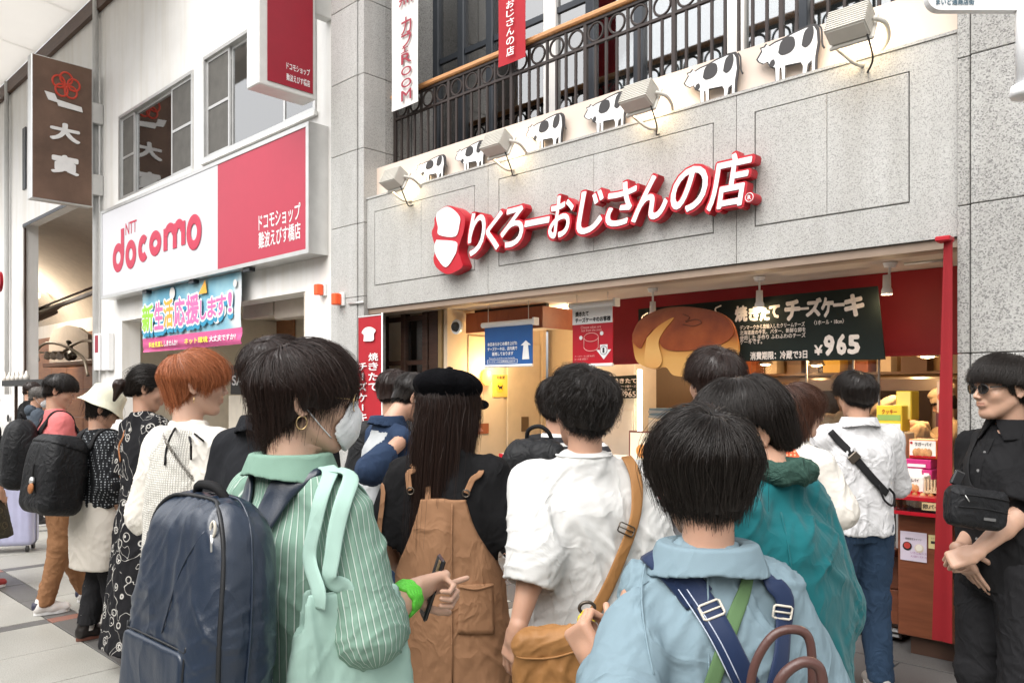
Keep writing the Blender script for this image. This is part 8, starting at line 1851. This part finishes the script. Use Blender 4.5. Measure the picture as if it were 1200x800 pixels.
def person_D():
    P = Person('person in pink tee and tan trousers with white sneakers and backpack', 68, 5.85, -50, 1.73, head=(-22, -22))
    P.leg = {'L': [np.array([-.09, 0, .90]), np.array([-.11, .05, .48]), np.array([-.13, .22, .085])], 'R': [np.array([.09, 0, .90]), np.array([.09, .0, .48]), np.array([.08, -.10, .085])]}
    P.build_body(.006)
    fn = P.top_sdf(lv_top(P, .90, .20, .14), (.082, .078, .07, .85)); P.cloth('pink_tee', fn, *P.armbox(.88, 1.50), .011, fabric('pink_cotton', (.62, .17, .17), wr=.005, wsc=7, var=.05), .009, 7, 111)
    P.trousers(fabric('tan_chino', (.27, .135, .065), wr=.006, wsc=10, var=.1), (.112, .078, .060), 1.0, h=.012, amp=.011); P.shoes(M('sneaker_white', (.75, .72, .70), .5)); P.hair('man', HB, 4500, .001, 20)
    for n in 'LR': an = P.leg[n][2]; V, F = lathe_vf(an + [0, -.05, -.02], [(.001, .03), (.03, .028), (.034, 0), (.03, -.02)], 12); mk('heel_tab', P.W(V), F, NAVYM, P.root, smooth=True)
    rt, T, f = backpack(P, 'backpack', 'plain black backpack worn over the pink tee', (-.0, -.25, 1.16), (.17, .11, .25), .08, BAGBLK, -6, .3, .011, amp=.006)
    for sx in (-1, 1): ribbon_on(fn, P, [(sx*.08, -.17, 1.30), (sx*.10, -.12, 1.42), (sx*.11, -.02, 1.46), (sx*.115, .08, 1.42), (sx*.118, .14, 1.3)], .055, .012, STRAPB, 'shoulder_strap', rt, .008)
    q = snap(f, spline([(-.16, -.1, .0), (0, -.14, .03), (.16, -.1, .0)], 6), .001); V, F = tube_vf(T(q), .005, 6); mk('zip', V, F, STRAPB, rt, smooth=True); q = spline([(-.04, .02, .24), (-.03, -.01, .29), (.03, -.01, .29), (.04, .02, .24)], 5); V, F = tube_vf(T(q), .01, 6); mk('handle', V, F, STRAPB, rt, smooth=True); return P
NAVYM = M('heel_navy', (.03, .03, .06), .5)
def far_person(label, px, t, yaw, H, head, shirt, pants, hair, style, mask=False, seed=1, **kw):
    P = Person(label, px, t, yaw, H, head=head, **kw); P.build_body(.009, coarse=.03); fn = P.top_sdf(lv_top(P, .84, .21, .15), (.085, .08, .07, 1.0)); P.cloth('shirt', fn, *P.armbox(.82, 1.46*P.k+.04), .018, shirt, .010, 6, seed); P.trousers(pants, h=.022, amp=.008); P.shoes(BLACK, h=.014); P.hair(style, hair, 1500, .0018, seed)
    if mask: P.mask(h=.007)
    return P
def person_B(): return far_person('distant person in black tee with dark hair left of grey haired person', 36, 11.0, -40, 1.74, (-40, -20), fabric('black_tee', (.012, .012, .013)), fabric('trousers_dark', (.04, .04, .045)), HDB, 'man', seed=4)
def person_C():
    P = far_person('distant person with grey hair and white mask in grey blue hooded top', 44, 9.6, -52, 1.66, (-30, -20), fabric('hoodie_slate', (.055, .07, .09), wr=.006), fabric('trousers_dark', (.04, .04, .045)), HG, 'man', True, seed=6)
    c = np.array([0, -.07, 1.42*P.k]); P.cloth('hood', lambda Q: el(Q, c, (.12, .07, .07)), c-.16, c+.16, .014, fabric('hoodie_slate', (.055, .07, .09)), .008, 12, 2); return P
def person_A():
    P = Person('person cut by left edge with dark patterned skirt', -22, 6.5, -30, 1.62); P.build_body(.012, coarse=.03); fn = P.top_sdf(lv_top(P, .86, .2, .14), (.08, .075, .07, 1.3)); P.cloth('dark_top', fn, *P.armbox(.84, 1.42), .016, fabric('black_cotton', (.016, .017, .020)), .01, 6, 3)
    P.cloth('patterned_skirt', lambda Q: loft(Q, [(.42, 0, 0, .26, .22), (.8, 0, 0, .18, .15), (.98, 0, 0, .14, .11)], 2.2), (-.32, -.3, .38), (.32, .3, 1.0), .014, fabric('skirt_olive_print', (.035, .032, .022), kind='floral', col2=(.14, .11, .06)), .012, 6, 5, .3); P.shoes(M('shoe_red', (.3, .03, .03)), h=.012); P.hair('bob', HDB, 1500, .0018, 2); return P
def person_Q():
    P = Person('person in crumpled white shirt and jeans with black crossbody strap', 1004, 4.30, 3, 1.70, head=(4, -10), build=1.05, sh=.19)
    P.setarm('R', (1052, 585, 4.45), (1040, 560, 4.75), 'hold'); P.setarm('L', (955, 580, 4.45), (965, 560, 4.75), 'hold')
    P.leg = {'L': [np.array([-.09, 0, .88]), np.array([-.10, .03, .47]), np.array([-.11, .12, .085])], 'R': [np.array([.09, 0, .88]), np.array([.10, .02, .47]), np.array([.10, -.06, .085])]}
    P.build_body(.005); WS = fabric('white_shirt_poplin', (.62, .62, .63), wr=.008, wsc=10, var=.02)
    fn = P.top_sdf(lv_top(P, .84, .20, .145, .19, 1.03), (.068, .068, .056, 1.6)); P.cloth('white_shirt', fn, *P.armbox(.82, 1.50), .008, WS, .012, 9, 121, 1.3); P.collar(WS, r=.070, drop=.03, h_=.005)
    P.trousers(fabric('jeans_dark_blue', (.022, .045, .085), wr=.006, wsc=10, var=.2), (.115, .085, .07), .93, h=.011, wide=.86); P.shoes(M('sneaker_grey', (.4, .38, .36), .5)); P.hair('man', HB, 8000, .0007, 22, off=.032, maxs=.09, clump=.012, stray=.005)
    cb_ = thing('crossbody_strap', 'black crossbody bag strap with buckle over the crumpled white shirt', 'bag strap', P.W([(0, -.2, 1.2)])[0]); strap_px(P, fn, [(973, 505), (990, 523), (1012, 548), (1030, 568), (1040, 578)], .040, .006, STRAPB, 'strap', cb_, .006)
    c = P.W(px_on(fn, P, [(1001, 536)], .012))[0]; Tq = frame_T(c, rotz(CAM_YAW) @ roty(R(-42))); v_, f_ = box_vf(-.03, .03, -.006, .006, -.022, .022, .003); mk('buckle', Tq(v_), f_, M('buckle_dark', (.12, .10, .08)), cb_)
    q = spline(px_on(fn, P, [(1030, 568), (1036, 585), (1046, 592), (1048, 580), (1042, 572)], .012), 5); V, F = tube_vf(P.W(q), .006, 6); mk('loose_strap', V, F, STRAPB, cb_, smooth=True); return P
def person_P():
    P = Person('person with brown hair in profile and white top next to teal jacket', 932, 3.5, -66, 1.63, head=(-28, -6), skin=SKIN2, build=.95); P.setarm('R', (975, 575, 3.35), (1000, 590, 3.6), 'relaxed'); P.build_body(.0035)
    fn = P.top_sdf(lv_top(P, .80, .185, .13), (.062, .064, .055, 1.6)); P.cloth('white_top', fn, *P.armbox(.78, 1.42), .008, fabric('white_sleeve_cotton', (.72, .69, .63)), .010, 7, 131)
    P.trousers(fabric('jeans_blue', (.03, .055, .10))); P.shoes(BLACK); P.hair('long', HBR, 8000, .0008, 23, off=.022, cut=[(0, .035), (35, .015), (55, .0), (75, -.10), (95, -.20), (110, -.22), (180, -.22)])
    ob = thing('orange_scarf', 'orange printed cloth between the teal collar and white top', 'scarf', P.W([(0, -.05, 1.3)])[0]); OR_ = fabric('orange_print', (.72, .12, .05), kind='dots', col2=(.85, .45, .25), wr=.006, wsc=14)
    strap_px(P, fn, [(912, 515), (920, 532), (930, 552), (940, 572), (948, 600)], .10, .012, OR_, 'cloth', ob, .006); return P
def person_O():
    P = Person('tall person with spiky short hair showing above the glasses wearer', 838, 2.95, 5, 1.755, head=(12, 0)); P.build_body(.006); fn = P.top_sdf(lv_top(P, .82, .21, .15), (.082, .08, .07, .9)); P.cloth('grey_shirt', fn, *P.armbox(.80, 1.56), .012, fabric('grey_shirt', (.2, .2, .21)), .01, 7, 141); P.trousers(fabric('trousers_dark', (.04, .04, .045))); P.shoes(BLACK); P.hair('man', HDB, 7000, .0007, 24, off=.034, stray=.006, clump=.014, crown=(0, -.03, .06), maxs=.07); return P
def person_R():
    P = Person('person in black shirt and sunglasses standing against the granite pillar', 1178, 3.08, 104, 1.735, head=(-10, -4), skin=skin_mat('skin_fair', (.50, .30, .21)), sh=.18)
    P.setarm('L', (1194, 604, 2.93), (1142, 648, 2.90), 'fist', D=dirl(P, -.8, .3, -.35), N=dirl(P, .1, .7, -.65)); P.setarm('R', (1150, 610, 3.22), (1118, 652, 3.02), 'flat', D=dirl(P, .40, -.2, -.9), N=dirl(P, .6, .4, .6))
    P.build_body(.0025, {'L': .003, 'R': .003}); BS = fabric('black_shirt_cotton', (.013, .013, .014), wr=.005, wsc=8, var=.2)
    fn = P.top_sdf(lv_top(P, .84, .195, .135, .19, 1.0), {'L': (.066, .074, .078, .80), 'R': (.066, .074, .078, .80)}); P.cloth('black_shirt', fn, *P.armbox(.82, 1.53), .007, BS, .010, 8, 151); P.collar(BS, r=.066, drop=.038, h_=.0035, z=1.45)
    pl = snap(fn, spline([(0.0, .1, 1.43), (0, .16, 1.3), (0, .16, 1.1), (0, .16, .86)], 6), .001); V, F = tube_vf(P.W(pl), 1.0, flat=(.03, .003), ups=grad(fn, pl) @ P.Rw.T); mk('placket', V, F, BS, P.root, smooth=True)
    for z in (1.40, 1.31, 1.22, 1.13, 1.04): c = snap(fn, np.array([[0, .17, z]]), .003)[0]; V, F = lathe_vf((0, 0, 0), [(.001, .001), (.0055, .001), (.0055, -.001), (.001, -.001)], 12); mk('button', P.W(np.array(V) @ rotx(R(90)).T + c), F, M('button_grey', (.25, .25, .25), .3), P.root)
    P.trousers(fabric('trousers_black', (.02, .02, .022)), (.118, .088, .075), 1.0, h=.010, amp=.010); P.shoes(BLACK)
    P.hair('mansmooth', HB, 16000, .0006, 25, off=.030, cut=[(0, .045), (40, .040), (60, .032), (78, .026), (92, .020), (104, .0), (125, -.050), (180, -.070)]); P.glasses(M('sunglass_frame', (.01, .01, .01), .25), dark=True, r=.023)
    fb = thing('belt_bag', 'black belt bag worn across the chest of the sunglasses wearer', 'bag', P.W([(0, .2, 1.1)])[0])
    Tb = frame_T(cam_at(1143, 595, 2.84), rotz(CAM_YAW+R(8)) @ roty(R(8)))
    bf = lambda Q: rbox(Q, (0, 0, 0), (.112-.0, .045, .074), .035) + .12*np.clip(-Q[:, 2], 0, 1)*np.abs(Q[:, 0])*2
    V, F = nets(bf, (-.15, -.08, -.11), (.15, .08, .11), .005); V = wrinkle(V, grad(bf, V), .006, 12, 3); mk('bag_body', Tb(V), F, BAGBLK, fb, smooth=True)
    for z, w_ in ((.045, .1), (.0, .1)): q = snap(bf, spline([(-w_, -.05, z), (0, -.06, z+.004), (w_, -.05, z-.003)], 6), .001); V, F = tube_vf(Tb(q), .0028, 6); mk('zip', V, F, STRAPB, fb, smooth=True)
    q = Tb([(-.085, -.05, .042), (-.075, -.052, .03), (-.068, -.052, .022)]); V, F = tube_vf(q, .002, 6); mk('zip_pull', V, F, ALU, fb, smooth=True); v_, f_ = box_vf(-.0, .045, -.05, -.047, -.036, -.026); mk('tag', Tb(v_), f_, M('tag_grey', (.12, .12, .12)), fb)
    ribbon_on(fn, P, [P.L(Tb([(-.10, .0, .03)]))[0], (.02, .16, 1.22), (.07, .14, 1.33), (.10, .06, 1.42), (.10, -.04, 1.42), (.06, -.15, 1.3), (-.02, -.16, 1.15)], .034, .004, STRAPB, 'strap', fb, .006)
    v_, f_ = box_vf(-.02, .02, -.008, .008, -.028, .028, .005); mk('side_clip', frame_T(cam_at(1122, 560, 2.88), rotz(CAM_YAW) @ roty(R(25)))(v_), f_, M('phone_black', (.02, .02, .022)), fb); return P
def staff(label, px, t, yaw, H, head, hshift=(0, 0, 0), lean=0, hat='tall', seed=1, hidden=False):
    P = Person(label, px, t, yaw, H, head=head, hshift=hshift, lean=lean, group='bakery staff in beige uniforms'); P.setarm('L', (-.22, .12, 1.1), (-.12, .3, 1.0), px=False); P.setarm('R', (.22, .12, 1.1), (.12, .3, 1.0), px=False); P.build_body(.006, coarse=.025); BG = fabric('uniform_beige', (.66, .50, .33), wr=.007, wsc=9, var=.06)
    lv = lv_top(P, .80, .21, .15)
    fn = P.top_sdf(lv, (.08, .078, .07, 1.3)); P.cloth('uniform', fn, *P.armbox(.78, 1.54), .012, BG, .012, 8, seed); P.trousers(fabric('trousers_dark', (.04, .04, .045)), h=.02); P.shoes(BLACK, h=.014); P.hair('man', HB, 2500, .0014, seed, off=.016)
    HT = fabric('hat_uniform', (.72, .58, .40), wr=.003, wsc=14, var=.05)
    def ht(Q): return sm(loft(Q, [(.045, 0, -.016, .092, .112), (.09, 0, -.018, .094, .114)], 2, .008), el(Q, (0, -.04, .125), (.115, .135, .052)), .025) + .003*noise(Q*22)
    V, F = nets(ht, (-.15, -.2, .02), (.15, .14, .21), .008); mk('soft_hat', P.TH(V), F, HT, P.root, smooth=True); return P
def person_S1(): return staff('baker in beige uniform seen behind the white shirt head', 992, 6.2, 150, 1.70, (0, -10), seed=161)
def person_S2(): return staff('baker bending left over the work table beside yellow boxes', 1090, 6.7, 62, 1.58, (10, -38), hshift=(0, .16, -.10), lean=.09, seed=162)
def person_S3(): return staff('baker at the right near the hanging apple poster', 1108, 7.4, 80, 1.60, (0, -25), seed=163)

def suitcase():
    t = thing('suitcase', 'lavender hard shell suitcase standing at left edge of the street', 'suitcase', cam_at(12, 632, 8.0)*[1, 1, 0]); c = wloc(t); T = frame_T(c + [0, 0, .40], rotz(CAM_YAW+R(15))); LV = M('lavender_shell', (.46, .47, .66), .35, coat=.3)
    def f(Q): return rbox(Q, (0, 0, 0), (.23, .14, .33), .05) - .004*np.clip(np.cos(Q[:, 0]*90), 0, 1)
    V, F = nets(f, (-.27, -.18, -.37), (.27, .18, .37), .012); mk('shell', T(V), F, LV, t, smooth=True)
    q = [(0-.236*math.cos(a) if 0 else x, 0, z) for a, x, z in []]
    P_ = [(x, 0, z) for x, z in rrect_c(.236, .336, .05)]; V, F = tube_vf(T(P_), .007, 6, closed=True); mk('zip_band', V, F, M('band_grey', (.3, .3, .34)), t, smooth=True)
    for sx in (-1, 1):
        for sy in (-1, 1): V, F = cyl_vf((sx*.18-.012, sy*.09, -.365), .03, .03, .024, 14, 'x'); mk('wheel', T(V), F, BLACK, t)
    V, F = tube_vf(T([(-.09, .12, .3), (-.09, .12, .5), (.09, .12, .5), (.09, .12, .3)]), .011, 6); mk('handle', V, F, ALU, t, smooth=True)
def rrect_c(w_, h_, r_): return [(x-w_, z-h_) for x, z in rrect(2*w_, 2*h_, r_)]

ALLP = [person_H, person_M, person_N, person_L, person_J, person_I, person_I2, person_K, person_H2, person_G, person_F, person_E, person_D, person_B, person_C, person_A, person_Q, person_P, person_O, person_R, person_S1, person_S2, person_S3, suitcase]
for _f in ALLP: _f()
